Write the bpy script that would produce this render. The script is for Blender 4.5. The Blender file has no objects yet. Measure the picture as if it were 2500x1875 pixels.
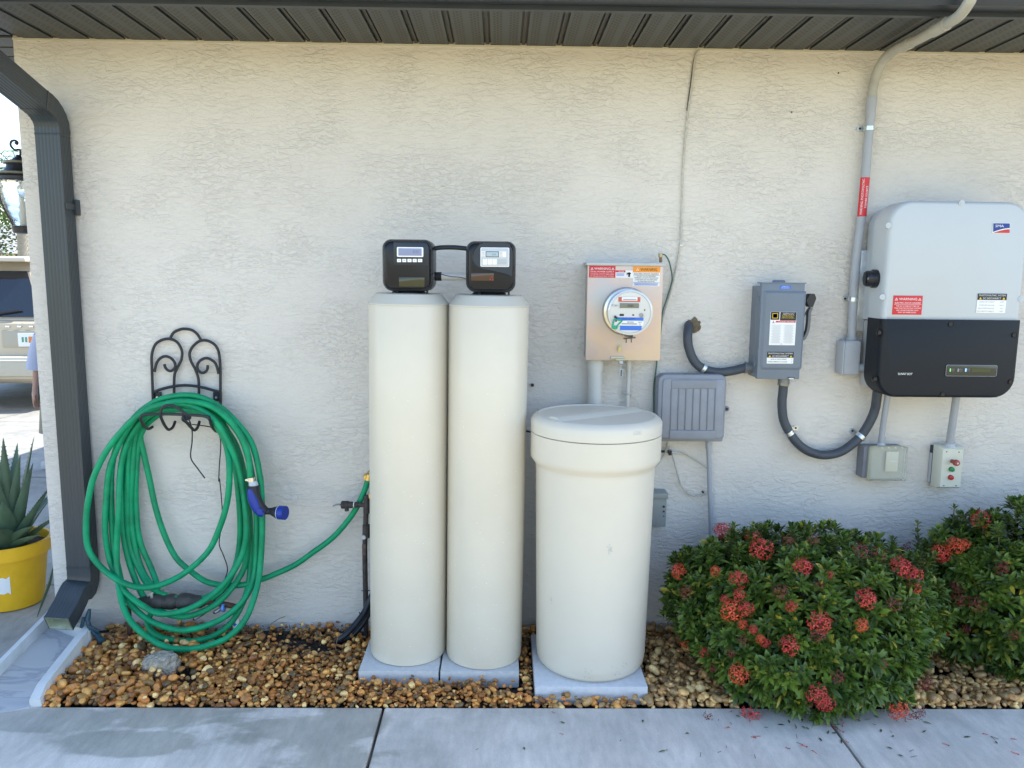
import bpy, bmesh, math, random
import numpy as np
from mathutils import Vector, Matrix
R = math.radians
# ------------------------------------------------------------------ camera, sky, sun, exposure
SC = bpy.context.scene
COL = SC.collection
CAM_P = Vector((0, -3.15, 1.5)); FPX = 1877.0
camd = bpy.data.cameras.new('camera'); cam = bpy.data.objects.new('camera', camd); COL.objects.link(cam)
CR = Matrix.Rotation(R(-0.9), 3, 'Z') @ Matrix.Rotation(R(82.0), 3, 'X') @ Matrix.Rotation(R(0.6), 3, 'Z')
cam.matrix_world = Matrix.Translation(CAM_P) @ CR.to_4x4()
camd.sensor_width = 36; camd.lens = 36 * FPX / 2500; camd.clip_end = 2000; camd.clip_start = .05
SC.camera = cam
SUN = Vector((.85, .32, 1.25)).normalized()
W = bpy.data.worlds.new('World'); SC.world = W; W.use_nodes = True
wn = W.node_tree.nodes; sky = wn.new('ShaderNodeTexSky'); sky.sky_type = 'NISHITA'; sky.sun_disc = False
sky.sun_elevation = math.asin(SUN.z); sky.sun_rotation = math.atan2(SUN.x, SUN.y); sky.air_density = 1.0; sky.dust_density = .6; sky.ozone_density = .7
W.node_tree.links.new(sky.outputs[0], wn['Background'].inputs[0]); wn['Background'].inputs[1].default_value = .15
sd = bpy.data.lights.new('sun', 'SUN'); sd.energy = 2.8; sd.angle = R(.53); sd.color = (1, .95, .86)
so = bpy.data.objects.new('sun', sd); COL.objects.link(so); so.rotation_euler = SUN.to_track_quat('Z', 'Y').to_euler(); so.location = (8, 6, 12)
SC.view_settings.view_transform = 'Standard'; SC.view_settings.look = 'None'; SC.view_settings.gamma = 1
SC.view_settings.exposure = 1.68

# ------------------------------------------------------------------ photograph measurements -> world
def ray(px, py):
    return (CR @ Vector(((px - 1250) / FPX, -(py - 937.5) / FPX, -1)))
def at(px, py, Y=0.0):
    d = ray(px, py); t = (Y - CAM_P.y) / d.y; return CAM_P + d * t
def onz(px, py, Z=0.0):
    d = ray(px, py); t = (Z - CAM_P.z) / d.z; return CAM_P + d * t
def onx(px, py, X):
    d = ray(px, py); t = (X - CAM_P.x) / d.x; return CAM_P + d * t
def pth(l, Y=None):
    return [at(p[0], p[1], p[2] if len(p) > 2 else Y) for p in l]

# ------------------------------------------------------------------ materials
MATS = {}
def M(name, col, rough=.5, metal=0, var=0, vs=6, bump=0, bs=60, spec=.5, coat=0, isl=0, emit=None, trans=0, ior=1.45, alpha=1, stretch=(1, 1, 1), col2=None, sss=0, bd=.002):
    if name in MATS: return MATS[name]
    m = bpy.data.materials.new(name); m.use_nodes = True; MATS[name] = m
    nt = m.node_tree; b = nt.nodes['Principled BSDF']; L = nt.links.new
    b.inputs['Base Color'].default_value = (*col, 1); b.inputs['Roughness'].default_value = rough; b.inputs['Metallic'].default_value = metal
    b.inputs['Specular IOR Level'].default_value = spec; b.inputs['Coat Weight'].default_value = coat; b.inputs['Coat Roughness'].default_value = .08
    b.inputs['Transmission Weight'].default_value = trans; b.inputs['IOR'].default_value = ior; b.inputs['Alpha'].default_value = alpha
    if emit: b.inputs['Emission Color'].default_value = (*emit[:3], 1); b.inputs['Emission Strength'].default_value = emit[3]
    if var or bump:
        tc = nt.nodes.new('ShaderNodeTexCoord'); mp = nt.nodes.new('ShaderNodeMapping'); mp.inputs['Scale'].default_value = stretch
        L(tc.outputs['Object'], mp.inputs[0])
    if var:
        n = nt.nodes.new('ShaderNodeTexNoise'); n.inputs['Scale'].default_value = vs; n.inputs['Detail'].default_value = 6; n.inputs['Roughness'].default_value = .62
        L(mp.outputs[0], n.inputs['Vector'])
        r = nt.nodes.new('ShaderNodeValToRGB'); r.color_ramp.elements[0].position = .3; r.color_ramp.elements[1].position = .72
        c2 = col2 or tuple(min(1, c * (1 + var)) for c in col)
        c1 = tuple(c * (1 - var) for c in col) if not col2 else col
        r.color_ramp.elements[0].color = (*c1, 1); r.color_ramp.elements[1].color = (*c2, 1)
        L(n.outputs['Fac'], r.inputs[0]); src = r.outputs[0]
        if isl:
            g = nt.nodes.new('ShaderNodeNewGeometry'); mx = nt.nodes.new('ShaderNodeMix'); mx.data_type = 'RGBA'; mx.blend_type = 'MULTIPLY'; mx.inputs['Factor'].default_value = 1
            mr = nt.nodes.new('ShaderNodeMapRange'); mr.inputs['To Min'].default_value = 1 - isl; mr.inputs['To Max'].default_value = 1 + isl
            L(g.outputs['Random Per Island'], mr.inputs['Value']); L(src, mx.inputs['A']); L(mr.outputs[0], mx.inputs['B']); src = mx.outputs['Result']
        L(src, b.inputs['Base Color'])
        mr2 = nt.nodes.new('ShaderNodeMapRange'); mr2.inputs['To Min'].default_value = max(0, rough - .1); mr2.inputs['To Max'].default_value = min(1, rough + .12)
        L(n.outputs['Fac'], mr2.inputs['Value']); L(mr2.outputs[0], b.inputs['Roughness'])
    if bump:
        n2 = nt.nodes.new('ShaderNodeTexNoise'); n2.inputs['Scale'].default_value = bs; n2.inputs['Detail'].default_value = 4; L(mp.outputs[0], n2.inputs['Vector'])
        bn = nt.nodes.new('ShaderNodeBump'); bn.inputs['Strength'].default_value = bump; bn.inputs['Distance'].default_value = bd
        L(n2.outputs['Fac'], bn.inputs['Height']); L(bn.outputs[0], b.inputs['Normal'])
    return m

# ------------------------------------------------------------------ geometry collector
def spline(pts, res):
    pts = [Vector(p) for p in pts]
    if res <= 1 or len(pts) < 3: return pts
    out = []
    for i in range(len(pts) - 1):
        p0 = pts[max(i - 1, 0)]; p1 = pts[i]; p2 = pts[i + 1]; p3 = pts[min(i + 2, len(pts) - 1)]
        for k in range(res):
            t = k / res
            out.append(.5 * ((2 * p1) + (p2 - p0) * t + (2 * p0 - 5 * p1 + 4 * p2 - p3) * t * t + (3 * p1 - p0 - 3 * p2 + p3) * t ** 3))
    out.append(pts[-1]); return out
def rrect(x0, x1, z0, z1, r, n=6):
    if not isinstance(r, (tuple, list)): r = (r,) * 4   # bl, br, tr, tl
    o = []
    for (cx, cz, rr, a0) in ((x0 + r[0], z0 + r[0], r[0], 180), (x1 - r[1], z0 + r[1], r[1], 270), (x1 - r[2], z1 - r[2], r[2], 0), (x0 + r[3], z1 - r[3], r[3], 90)):
        for k in range(n + 1):
            a = R(a0 + 90 * k / n); o.append((cx + rr * math.cos(a), cz + rr * math.sin(a)))
    return o
class G:
    def __init__(s): s.v = []; s.f = []; s.uv = None
    def add(s, v, f):
        o = len(s.v); s.v += [Vector(p) for p in v]; s.f += [[i + o for i in q] for q in f]; return s
    def xf(s, m): s.v = [m @ p for p in s.v]; return s
    def box(s, c, d, bev=0, rot=None, seg=2):
        bm = bmesh.new(); bmesh.ops.create_cube(bm, size=1)
        bmesh.ops.scale(bm, vec=d, verts=bm.verts)
        if bev: bmesh.ops.bevel(bm, geom=bm.edges[:], offset=bev, segments=seg, affect='EDGES', profile=.6)
        m = Matrix.Translation(c) @ (rot.to_4x4() if rot else Matrix.Identity(4))
        bm.verts.index_update()
        s.add([m @ v.co for v in bm.verts], [[v.index for v in f.verts] for f in bm.faces]); bm.free(); return s
    def bb(s, x0, x1, y0, y1, z0, z1, bev=0): return s.box(((x0 + x1) / 2, (y0 + y1) / 2, (z0 + z1) / 2), (abs(x1 - x0), abs(y1 - y0), abs(z1 - z0)), bev)
    def tube(s, pts, r, n=10, res=5, cap=True, sq=None):
        pts = spline(pts, res); m = len(pts)
        rr = r if callable(r) else (lambda t: r)
        t0 = (pts[1] - pts[0]).normalized(); up = Vector((0, -1, 0)) if abs(t0.y) < .9 else Vector((0, 0, 1))
        nrm = (up - t0 * up.dot(t0)).normalized(); vs = []; prev = t0
        for i, p in enumerate(pts):
            t = (pts[min(i + 1, m - 1)] - pts[max(i - 1, 0)]).normalized()
            q = prev.rotation_difference(t); nrm = (q @ nrm).normalized(); prev = t; bn = t.cross(nrm)
            ra = rr(i / (m - 1))
            if sq:   # rectangular section (half sizes along normal, binormal) given as outline
                vs += [p + nrm * a * ra + bn * b * ra for a, b in sq]
            else:
                vs += [p + (nrm * math.cos(2 * math.pi * k / n) + bn * math.sin(2 * math.pi * k / n)) * ra for k in range(n)]
        if sq: n = len(sq)
        f = [[i * n + k, i * n + (k + 1) % n, (i + 1) * n + (k + 1) % n, (i + 1) * n + k] for i in range(m - 1) for k in range(n)]
        if cap: f += [list(range(n))[::-1], [(m - 1) * n + k for k in range(n)]]
        return s.add(vs, f)
    def cyl(s, a, b, r0, r1=None, n=20): 
        r1 = r0 if r1 is None else r1
        return s.tube([a, b], lambda t: r0 + (r1 - r0) * t, n=n, res=1)
    def lathe(s, prof, c, n=40, axis='z', closed=True):
        c = Vector(c); vs = []
        for r, h in prof:
            for k in range(n):
                a = 2 * math.pi * k / n; u, w = r * math.cos(a), r * math.sin(a)
                vs.append(c + (Vector((u, w, h)) if axis == 'z' else Vector((u, h, w)) if axis == 'y' else Vector((h, u, w))))
        m = len(prof); f = [[i * n + k, i * n + (k + 1) % n, (i + 1) * n + (k + 1) % n, (i + 1) * n + k] for i in range(m - 1) for k in range(n)]
        if closed: f += [list(range(n))[::-1], [(m - 1) * n + k for k in range(n)]]
        return s.add(vs, f)
    def loft(s, rings, caps=True):
        n = len(rings[0]); vs = [p for r in rings for p in r]
        f = [[i * n + k, i * n + (k + 1) % n, (i + 1) * n + (k + 1) % n, (i + 1) * n + k] for i in range(len(rings) - 1) for k in range(n)]
        if caps: f += [list(range(n))[::-1], [(len(rings) - 1) * n + k for k in range(n)]]
        return s.add(vs, f)
    def rp(s, x0, x1, z0, z1, r, yf, yb, bev=.003, n=6):   # rounded plate facing -y
        rings = []
        rt = r if isinstance(r, (tuple, list)) else (r,) * 4
        for i, a in enumerate((0, 45, 90)):
            ins = bev * (1 - math.sin(R(a))); y = yf + bev * (1 - math.cos(R(a)))
            rings.append([Vector((u, y, w)) for u, w in rrect(x0 + ins, x1 - ins, z0 + ins, z1 - ins, tuple(max(q - ins, .0004) for q in rt), n)])
        rings.append([Vector((u, yb, w)) for u, w in rrect(x0, x1, z0, z1, rt, n)])
        return s.loft(rings)
    def build(s, name, mat, parent=None, label=None, smooth=35, cat=None, kind=None, group=None, origin=None):
        if parent is not None: o0 = ORG[parent.name]
        elif origin is not None: o0 = Vector(origin)
        elif kind == 'structure': o0 = Vector((0, 0, 0))
        else:
            a = np.array([tuple(p) for p in s.v]); o0 = Vector(((a[:, 0].min() + a[:, 0].max()) / 2, (a[:, 1].min() + a[:, 1].max()) / 2, a[:, 2].min()))
        me = bpy.data.meshes.new(name); me.from_pydata([tuple(p - o0) for p in s.v], [], s.f)
        for x in (mat if isinstance(mat, list) else [mat]): me.materials.append(x)
        bm = bmesh.new(); bm.from_mesh(me); bmesh.ops.recalc_face_normals(bm, faces=bm.faces); bm.to_mesh(me); bm.free()
        if smooth:
            me.polygons.foreach_set('use_smooth', [True] * len(me.polygons)); me.set_sharp_from_angle(angle=R(smooth))
        o = bpy.data.objects.new(name, me); COL.objects.link(o)
        if parent is not None: o.parent = parent
        else: o.location = o0
        ORG[o.name] = o0
        if label: o['label'] = label
        if cat: o['category'] = cat
        if kind: o['kind'] = kind
        if group: o['group'] = group
        return o
ORG = {}
def thing(name, label, cat, loc, group=None):
    o = bpy.data.objects.new(name, None); COL.objects.link(o); o.location = loc; ORG[o.name] = Vector(loc); o.empty_display_size = .05
    o['label'] = label; o['category'] = cat
    if group: o['group'] = group
    return o
def text_geo(g, s, cx, cz, y, w, h, rot=0, place=None):
    c = bpy.data.curves.new('t', 'FONT'); c.body = s; c.resolution_u = 2
    o = bpy.data.objects.new('t', c); me = bpy.data.meshes.new_from_object(o)
    if len(me.vertices):
        a = np.array([tuple(v.co) for v in me.vertices]); mn, mx = a.min(0), a.max(0)
        vs = []
        for p in a:
            u = ((p[0] - mn[0]) / max(mx[0] - mn[0], 1e-6) - .5) * w; v = ((p[1] - mn[1]) / max(mx[1] - mn[1], 1e-6) - .5) * h
            if rot: u, v = -v, u
            vs.append(place(cx + u, cz + v) if place else Vector((cx + u, y, cz + v)))
        g.add(vs, [list(f.vertices) for f in me.polygons])
    bpy.data.objects.remove(o); bpy.data.curves.remove(c); bpy.data.meshes.remove(me)
def sticker(parent, name, rect, y, base, blocks=(), texts=(), label=None, r=.001, th=.0012):
    """rect in photo pixels, converted at depth y; blocks/texts in 0..1 fractions (from left, from top)"""
    a = at(rect[0], rect[1], y); b = at(rect[2], rect[3], y)
    x0, x1, z1, z0 = a.x, b.x, a.z, b.z
    p = G().rp(x0, x1, z0, z1, r, y - th, y + .0005, .0003, 2).build(name, base, parent, label)
    ORG[p.name] = ORG[parent.name]
    X = lambda u: x0 + (x1 - x0) * u
    Z = lambda v: z1 + (z0 - z1) * v
    for i, (nm, m, u0, v0, u1, v1) in enumerate(blocks):
        G().bb(X(u0), X(u1), y - th - .0006, y - th + .0002, Z(v1), Z(v0)).build(nm, m, p, smooth=0)
    by = {}
    for (m, s, u, v, w, h) in texts: by.setdefault(m.name, (m, []))[1].append((s, u, v, w, h))
    for m, l in by.values():
        g = G()
        for s, u, v, w, h in l:
            if s == '#': 
                g.bb(X(u - w / 2), X(u + w / 2), y - th - .0012, y - th - .0007, Z(v + h / 2), Z(v - h / 2))
            elif s == '^':   # warning triangle outline
                cx, cz, ww, hh = X(u), Z(v), (x1 - x0) * w, (z1 - z0) * h; yy = y - th - .001
                o = [(-.5, -.5), (.5, -.5), (0, .5)]; q = [(-.3, -.38), (.3, -.38), (0, .25)]
                g.add([(cx + a_ * ww, yy, cz + b_ * hh) for a_, b_ in o + q], [[0, 1, 4, 3], [1, 2, 5, 4], [2, 0, 3, 5]])
                g.bb(cx - ww * .04, cx + ww * .04, yy - .0002, yy, cz - hh * .25, cz + hh * .1)
            elif s == '/\\':  # filled triangle
                cx, cz, ww, hh = X(u), Z(v), (x1 - x0) * w, (z1 - z0) * h
                g.add([(cx - ww / 2, y - th - .001, cz - hh / 2), (cx + ww / 2, y - th - .001, cz - hh / 2), (cx, y - th - .001, cz + hh / 2)], [[0, 1, 2]])
            else: text_geo(g, s, X(u), Z(v), y - th - .001, (x1 - x0) * w, (z1 - z0) * h)
        g.build('lettering', m, p, smooth=0)
    return p
WHITE = M('label_white', (.82, .82, .8), .5); BLACK = M('label_black', (.02, .02, .02), .5); RED = M('label_red', (.6, .03, .04), .45); ORANGE = M('label_orange', (.85, .3, .03), .5)
BLUE = M('label_blue', (.05, .17, .62), .5); YELLOW = M('label_yellow', (.85, .55, .03), .5); FINE = M('label_fine_print', (.35, .37, .4), .6); LGREY = M('label_grey', (.5, .53, .56), .5)
GALV = M('galvanised', (.62, .64, .66), .35, .8, .15, 30)
PVCG = M('grey_pvc', (.36, .38, .41), .45, 0, .07, 14, .1, 90)
IRON = M('black_iron', (.035, .037, .042), .55, .3, .2, 60, .3, 160)
DPIPE = M('dark_pipe', (.06, .05, .048), .6, .2, .5, 40, .4, 90)
DRK = M('black_rubber', (.018, .02, .024), .5, 0, .2, 40)

# ------------------------------------------------------------------ ground, paving, bed
XC = at(100, 1000, 0).x          # house corner
ZT = at(1250, 112, 0).z          # wall top
YP = onz(1250, 1727, 0).y        # near edge of the gravel bed
def gz(y): return 0 if y < .8 else -.2 * min((y - .8) / 6.5, 1)
def concrete(name, base, wet=False, joints=None):
    m = bpy.data.materials.new(name); m.use_nodes = True; nt = m.node_tree; L = nt.links.new; b = nt.nodes['Principled BSDF']
    tc = nt.nodes.new('ShaderNodeTexCoord')
    def noise(sc, det=6, st=(1, 1, 1), dist=0):
        mp = nt.nodes.new('ShaderNodeMapping'); mp.inputs['Scale'].default_value = st; L(tc.outputs['Object'], mp.inputs[0])
        n = nt.nodes.new('ShaderNodeTexNoise'); n.inputs['Scale'].default_value = sc; n.inputs['Detail'].default_value = det; n.inputs['Distortion'].default_value = dist; n.inputs['Roughness'].default_value = .6
        L(mp.outputs[0], n.inputs[0]); return n.outputs['Fac']
    def ramp(src, p0, p1, c0, c1):
        r = nt.nodes.new('ShaderNodeValToRGB'); r.color_ramp.elements[0].position = p0; r.color_ramp.elements[1].position = p1
        r.color_ramp.elements[0].color = (*c0, 1); r.color_ramp.elements[1].color = (*c1, 1); L(src, r.inputs[0]); return r.outputs[0]
    def mul(a, b_, f=1):
        x = nt.nodes.new('ShaderNodeMix'); x.data_type = 'RGBA'; x.blend_type = 'MULTIPLY'; x.inputs['Factor'].default_value = f; L(a, x.inputs['A']); L(b_, x.inputs['B']); return x.outputs['Result']
    c = ramp(noise(2.2, 8, dist=.4), .3, .7, tuple(v * .74 for v in base), tuple(v * 1.15 for v in base))
    c = mul(c, ramp(noise(45, 6, (1, .25, 1)), .3, .75, (.84, .84, .85), (1.06, 1.06, 1.05)))
    c = mul(c, ramp(noise(260, 3), .25, .6, (.82, .82, .82), (1.02, 1.02, 1.02)))
    c = mul(c, ramp(noise(7, 9, (1, .6, 1), .8), .38, .66, (.84, .86, .85), (1.05, 1.04, 1.03)))
    c = mul(c, ramp(noise(90, 2, (1, 1, 1)), .22, .27, (.45, .43, .4), (1, 1, 1)), .7)
    c = mul(c, ramp(noise(11, 9, dist=1), .22, .36, (.72, .74, .72), (1, 1, 1)), .6)
    b.inputs['Roughness'].default_value = .75
    if wet:   # water stains near the downspout end: dark where soaked
        n = noise(2.3, 8, (1, 1.6, 1), .5)
        sep = nt.nodes.new('ShaderNodeSeparateXYZ'); L(tc.outputs['Object'], sep.inputs[0])
        def blob(cx, cy, rx, ry):
            def mth(op, a, bb=None):
                q = nt.nodes.new('ShaderNodeMath'); q.operation = op
                for i, v in enumerate((a, bb)):
                    if v is None: continue
                    if isinstance(v, (int, float)): q.inputs[i].default_value = v
                    else: L(v, q.inputs[i])
                return q.outputs[0]
            dx = mth('DIVIDE', mth('SUBTRACT', sep.outputs[0], cx), rx); dy = mth('DIVIDE', mth('SUBTRACT', sep.outputs[1], cy), ry)
            d = mth('SUBTRACT', 1, mth('ADD', mth('MULTIPLY', dx, dx), mth('MULTIPLY', dy, dy)))
            return mth('ADD', mth('MAXIMUM', d, -2.0), mth('MULTIPLY', mth('SUBTRACT', n, .5), 9)), mth
        outs = []
        for q in wet:
            o_, mth = blob(*q); outs.append(o_)
        v = outs[0]
        for o_ in outs[1:]: v = mth('MAXIMUM', v, o_)
        wr = ramp(v, -.4, .6, (1, 1, 1), (.68, .70, .68)); c = mul(c, wr)
        rr = ramp(v, -.2, .4, (.75,) * 3, (.42,) * 3); L(rr, b.inputs['Roughness'])
    if joints:
        pass
    L(c, b.inputs['Base Color'])
    bn = nt.nodes.new('ShaderNodeBump'); bn.inputs['Strength'].default_value = .35; bn.inputs['Distance'].default_value = .003
    L(noise(120, 6, (1, .5, 1)), bn.inputs['Height']); L(bn.outputs[0], b.inputs['Normal'])
    return m
# far ground
g = G(); ys = [-60, -3.2, .8, 7.3, 60, 900]; xs = [-900, -60, 60, 900]
g.add([(x, y, gz(y) - .05) for y in ys for x in xs], [[j * 4 + i, j * 4 + i + 1, j * 4 + i + 5, j * 4 + i + 4] for j in range(5) for i in range(3)])
g.build('ground', M('dry_lawn', (.42, .34, .17), .9, 0, .25, 3, .4, 200), kind='structure', smooth=0)
# path slabs with real joints
jL = onz(932, 1740).x; jL2 = onz(898, 1875); jR = onz(2030, 1765)
def slab(x0, x1, y0, y1, sk0=0, sk1=0, z=0): # sk: skew of the joint towards the near edge
    b = .006; g = G()
    o = [(x0 + sk0, y0), (x1 + sk1, y0), (x1, y1), (x0, y1)]
    c = ((x0 + x1) / 2, (y0 + y1) / 2)
    rings = []
    for (ins, zz) in ((0, -.12), (0, -b), (b, 0)):
        rings.append([Vector((px + (ins if px < c[0] else -ins), py + (ins if py < c[1] else -ins), z + zz)) for px, py in o])
    return g.loft(rings)
cp = concrete('path_concrete', (.72, .675, .61), wet=[(onz(60, 1760).x, onz(60, 1760).y, .28, .06), (onz(500, 1745).x, onz(500, 1745).y, .28, .08), (onz(330, 1815).x, onz(330, 1815).y, .32, .06), (onz(720, 1800).x, onz(720, 1800).y, .34, .20)])
g = G(); yN = YP - 1.25
for (a, b_) in ((-5.2, jL - 2.45), (jL - 2.44, jL - .005), (jL + .005, jR.x - .005), (jR.x + .005, jR.x + 1.5), (jR.x + 1.51, jR.x + 3.2), (jR.x + 3.21, jR.x + 5)):
    s = slab(a, b_, yN, YP); g.add(s.v, s.f)
g.build('path', cp, kind='structure', smooth=20)
cd = concrete('driveway_concrete', (.40, .385, .35))
g = G(); yj = onz(110, 1427).y
cuts = [YP + .004, -.3, yj - .006, None, yj + .006, 2.6, None, 2.62, 5.2, None, 5.22, 8.5, None, 8.52, 16]
seg = []
for a, b_ in ((YP + .004, yj - .005), (yj + .005, .8), (.8, 2.6), (2.615, 5.2), (5.215, 7.3), (7.3, 14)):
    for xa, xb in ((-9, -5.61), (-5.6, XC + .06 if a < -.2 else XC + .1)) if a < .8 else ((-9, -5.61), (-5.6, XC + .1)):
        g.add([(xa, a, gz(a) - .002), (xb, a, gz(a) - .002), (xb, b_, gz(b_) - .002), (xa, b_, gz(b_) - .002)], [[0, 1, 2, 3]])
g.build('driveway', cd, kind='structure', smooth=0)
# joint shadow bed is the ground sheet beneath; soil bed
g = G(); nx = 80; ny = 14; rnd = random.Random(3)
x0b, x1b = XC - .25, 4.5
vs = [(x0b + (x1b - x0b) * i / nx, YP + .002 + (0.02 - YP) * j / ny, -.028 + rnd.uniform(-.006, .006)) for j in range(ny + 1) for i in range(nx + 1)]
g.add(vs, [[j * (nx + 1) + i, j * (nx + 1) + i + 1, (j + 1) * (nx + 1) + i + 1, (j + 1) * (nx + 1) + i] for j in range(ny) for i in range(nx)])
g.build('soil', M('soil', (.035, .026, .02), .95, 0, .5, 30, 1, 150, bd=.006), kind='structure')

# ------------------------------------------------------------------ gravel (uncountable stones)
def stones(spots, name, label, mat, seed=1):
    bm = bmesh.new(); bmesh.ops.create_icosphere(bm, subdivisions=2, radius=1)
    bv = np.array([tuple(v.co) for v in bm.verts]); bf = np.array([[v.index for v in f.verts] for f in bm.faces]); bm.free()
    rs = np.random.RandomState(seed); N = len(spots); S = np.array(spots)
    q = rs.normal(size=(N, 3)) * .35; q[:, 2] = rs.uniform(-3.14, 3.14, N)
    ca, sa = np.cos(q), np.sin(q)
    sc = np.stack([rs.uniform(.75, 1.35, N), rs.uniform(.65, 1.0, N), rs.uniform(.45, .8, N)], 1) * S[:, 3:4]
    # superquadric-like lumps: power law on coords + random directional dents
    base = np.sign(bv) * np.abs(bv) ** .88; base = np.repeat(base[None], N, 0)
    for _ in range(3):
        d = rs.normal(size=(N, 3)); d /= np.linalg.norm(d, axis=1, keepdims=True)
        dp = np.einsum('nvk,nk->nv', base, d); base = base - d[:, None, :] * (np.clip(dp - rs.uniform(.45, .8, N)[:, None], 0, 1) * .75)[..., None]
    v = base * sc[:, None, :]
    def rot(v, a, i, j):
        c, s = np.cos(a)[:, None], np.sin(a)[:, None]; x, y = v[..., i].copy(), v[..., j].copy(); v[..., i] = c * x - s * y; v[..., j] = s * x + c * y
    rot(v, q[:, 0], 1, 2); rot(v, q[:, 1], 0, 2); rot(v, q[:, 2], 0, 1)
    v += S[:, None, :3]
    V = v.reshape(-1, 3); F = (bf[None] + (np.arange(N) * len(bv))[:, None, None]).reshape(-1, 3)
    me = bpy.data.meshes.new(name); me.vertices.add(len(V)); me.vertices.foreach_set('co', V.ravel()); me.loops.add(F.size); me.loops.foreach_set('vertex_index', F.ravel().astype(np.int32))
    me.polygons.add(len(F)); me.polygons.foreach_set('loop_start', np.arange(0, F.size, 3, dtype=np.int32)); me.update(calc_edges=True); me.validate()
    me.polygons.foreach_set('use_smooth', np.ones(len(F), dtype=bool)); me.materials.append(mat)
    o = bpy.data.objects.new(name, me); COL.objects.link(o); o['label'] = label; o['category'] = 'gravel'; o['kind'] = 'stuff'; return o
def stone_mat(name, cols, spec=.5):
    m = bpy.data.materials.new(name); m.use_nodes = True; nt = m.node_tree; L = nt.links.new; b = nt.nodes['Principled BSDF']
    ge = nt.nodes.new('ShaderNodeNewGeometry'); r = nt.nodes.new('ShaderNodeValToRGB'); r.color_ramp.interpolation = 'CONSTANT'
    L(ge.outputs['Random Per Island'], r.inputs[0]); e = r.color_ramp.elements
    n = len(cols); e[0].color = (*cols[0], 1); e[1].position = 1 / n; e[1].color = (*cols[1], 1)
    for i in range(2, n):
        x = e.new(i / n); x.color = (*cols[i], 1)
    tc = nt.nodes.new('ShaderNodeTexCoord'); nz = nt.nodes.new('ShaderNodeTexNoise'); nz.inputs['Scale'].default_value = 70; nz.inputs['Detail'].default_value = 5; L(tc.outputs['Object'], nz.inputs[0])
    mr = nt.nodes.new('ShaderNodeMapRange'); mr.inputs['From Min'].default_value = .3; mr.inputs['From Max'].default_value = .7; mr.inputs['To Min'].default_value = .62; mr.inputs['To Max'].default_value = 1.2; L(nz.outputs['Fac'], mr.inputs['Value'])
    mx = nt.nodes.new('ShaderNodeMix'); mx.data_type = 'RGBA'; mx.blend_type = 'MULTIPLY'; mx.inputs['Factor'].default_value = 1; L(r.outputs[0], mx.inputs['A']); L(mr.outputs[0], mx.inputs['B']); L(mx.outputs['Result'], b.inputs['Base Color'])
    b.inputs['Roughness'].default_value = .36
    bp = nt.nodes.new('ShaderNodeBump'); bp.inputs['Strength'].default_value = .3; bp.inputs['Distance'].default_value = .002; L(nz.outputs['Fac'], bp.inputs['Height']); L(bp.outputs[0], b.inputs['Normal'])
    return m
rnd = random.Random(11)
# splash block footprint and pads to keep stones out of
sbA = onz(222, 1548, .05); sbB = onz(100, 1705, .0); 
PADS = []
for (xa, xb, yf, zt) in ((874, 1071, 1638, .045), (1074, 1268, 1639, .045), (1306, 1583, 1676, .05)):
    f0 = onz(xa, yf, zt); f1 = onz(xb, yf + 1, zt); PADS.append((f0.x, f1.x, (f0.y + f1.y) / 2, zt))
def free(x, y, r):
    for (a, b_, yf, zt) in PADS:
        if a - r * .6 < x < b_ + r * .6 and yf - r * .5 < y < yf + (b_ - a) + r * .3: return False
    # splash block: line from sbA to sbB, stones only on its right
    cr = (sbB.x - sbA.x) * (y - sbA.y) - (sbB.y - sbA.y) * (x - sbA.x)
    return cr > 0 and True
spA, spB = [], []
def region(px):  # photo column of a world x at bed middle
    return 1250 + px
x = XC - .1
for pas, (zof, dens) in enumerate(((-.012, 1.0), (.006, .55), (.016, .25))):
    y = YP + .008
    while y < 0.0:
        x = XC - .22
        while x < 3.2:
            fine = .5 + .5 * math.tanh((x + .95) * 5) if x < .2 else .5 - .5 * math.tanh((x - .3) * 5) * .6
            big = rnd.random()
            r = (.0148 - .0045 * fine) * (.6 + 1.0 * big ** 2.2)
            if x > .6: r *= 1.05
            px_, py_ = x + rnd.uniform(-.008, .008), y + rnd.uniform(-.006, .006)
            skip = rnd.random() > dens
            # bare dark patches of mulch
            mu = math.sin(px_ * 7.3 + 1.3) * math.sin(py_ * 11 + px_ * 3) + .5 * math.sin(px_ * 17 + py_ * 23)
            near = (py_ > -.22 and -1.3 < px_ < -.55)
            if mu > (.35 if near else .95) and rnd.random() < .8: skip = True
            if near and rnd.random() < .35: skip = True
            if not skip and True and py_ < -r * .6 and free(px_, py_, r) and py_ > YP + r * .62:
                zs = zof + .010 + rnd.uniform(-.004, .004) - (.012 if py_ > -.14 else 0)
                (spA if px_ < .35 + rnd.uniform(-.15, .15) else spB).append((px_, py_, zs, r))
            x += r * 1.7
        y += .018 if pas == 0 else .022
stA = [(0.541, 0.222, 0.048), (0.361, 0.144, 0.029), (0.75, 0.377, 0.095), (0.216, 0.083, 0.022), (0.646, 0.26, 0.058), (0.883, 0.517, 0.161), (0.449, 0.194, 0.048), (0.307, 0.11, 0.026), (0.754, 0.312, 0.071), (1.012, 0.668, 0.258), (0.391, 0.22, 0.068), (0.612, 0.222, 0.051), (0.251, 0.116, 0.032), (0.498, 0.259, 0.075), (0.176, 0.109, 0.046), (0.825, 0.39, 0.089)]
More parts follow.
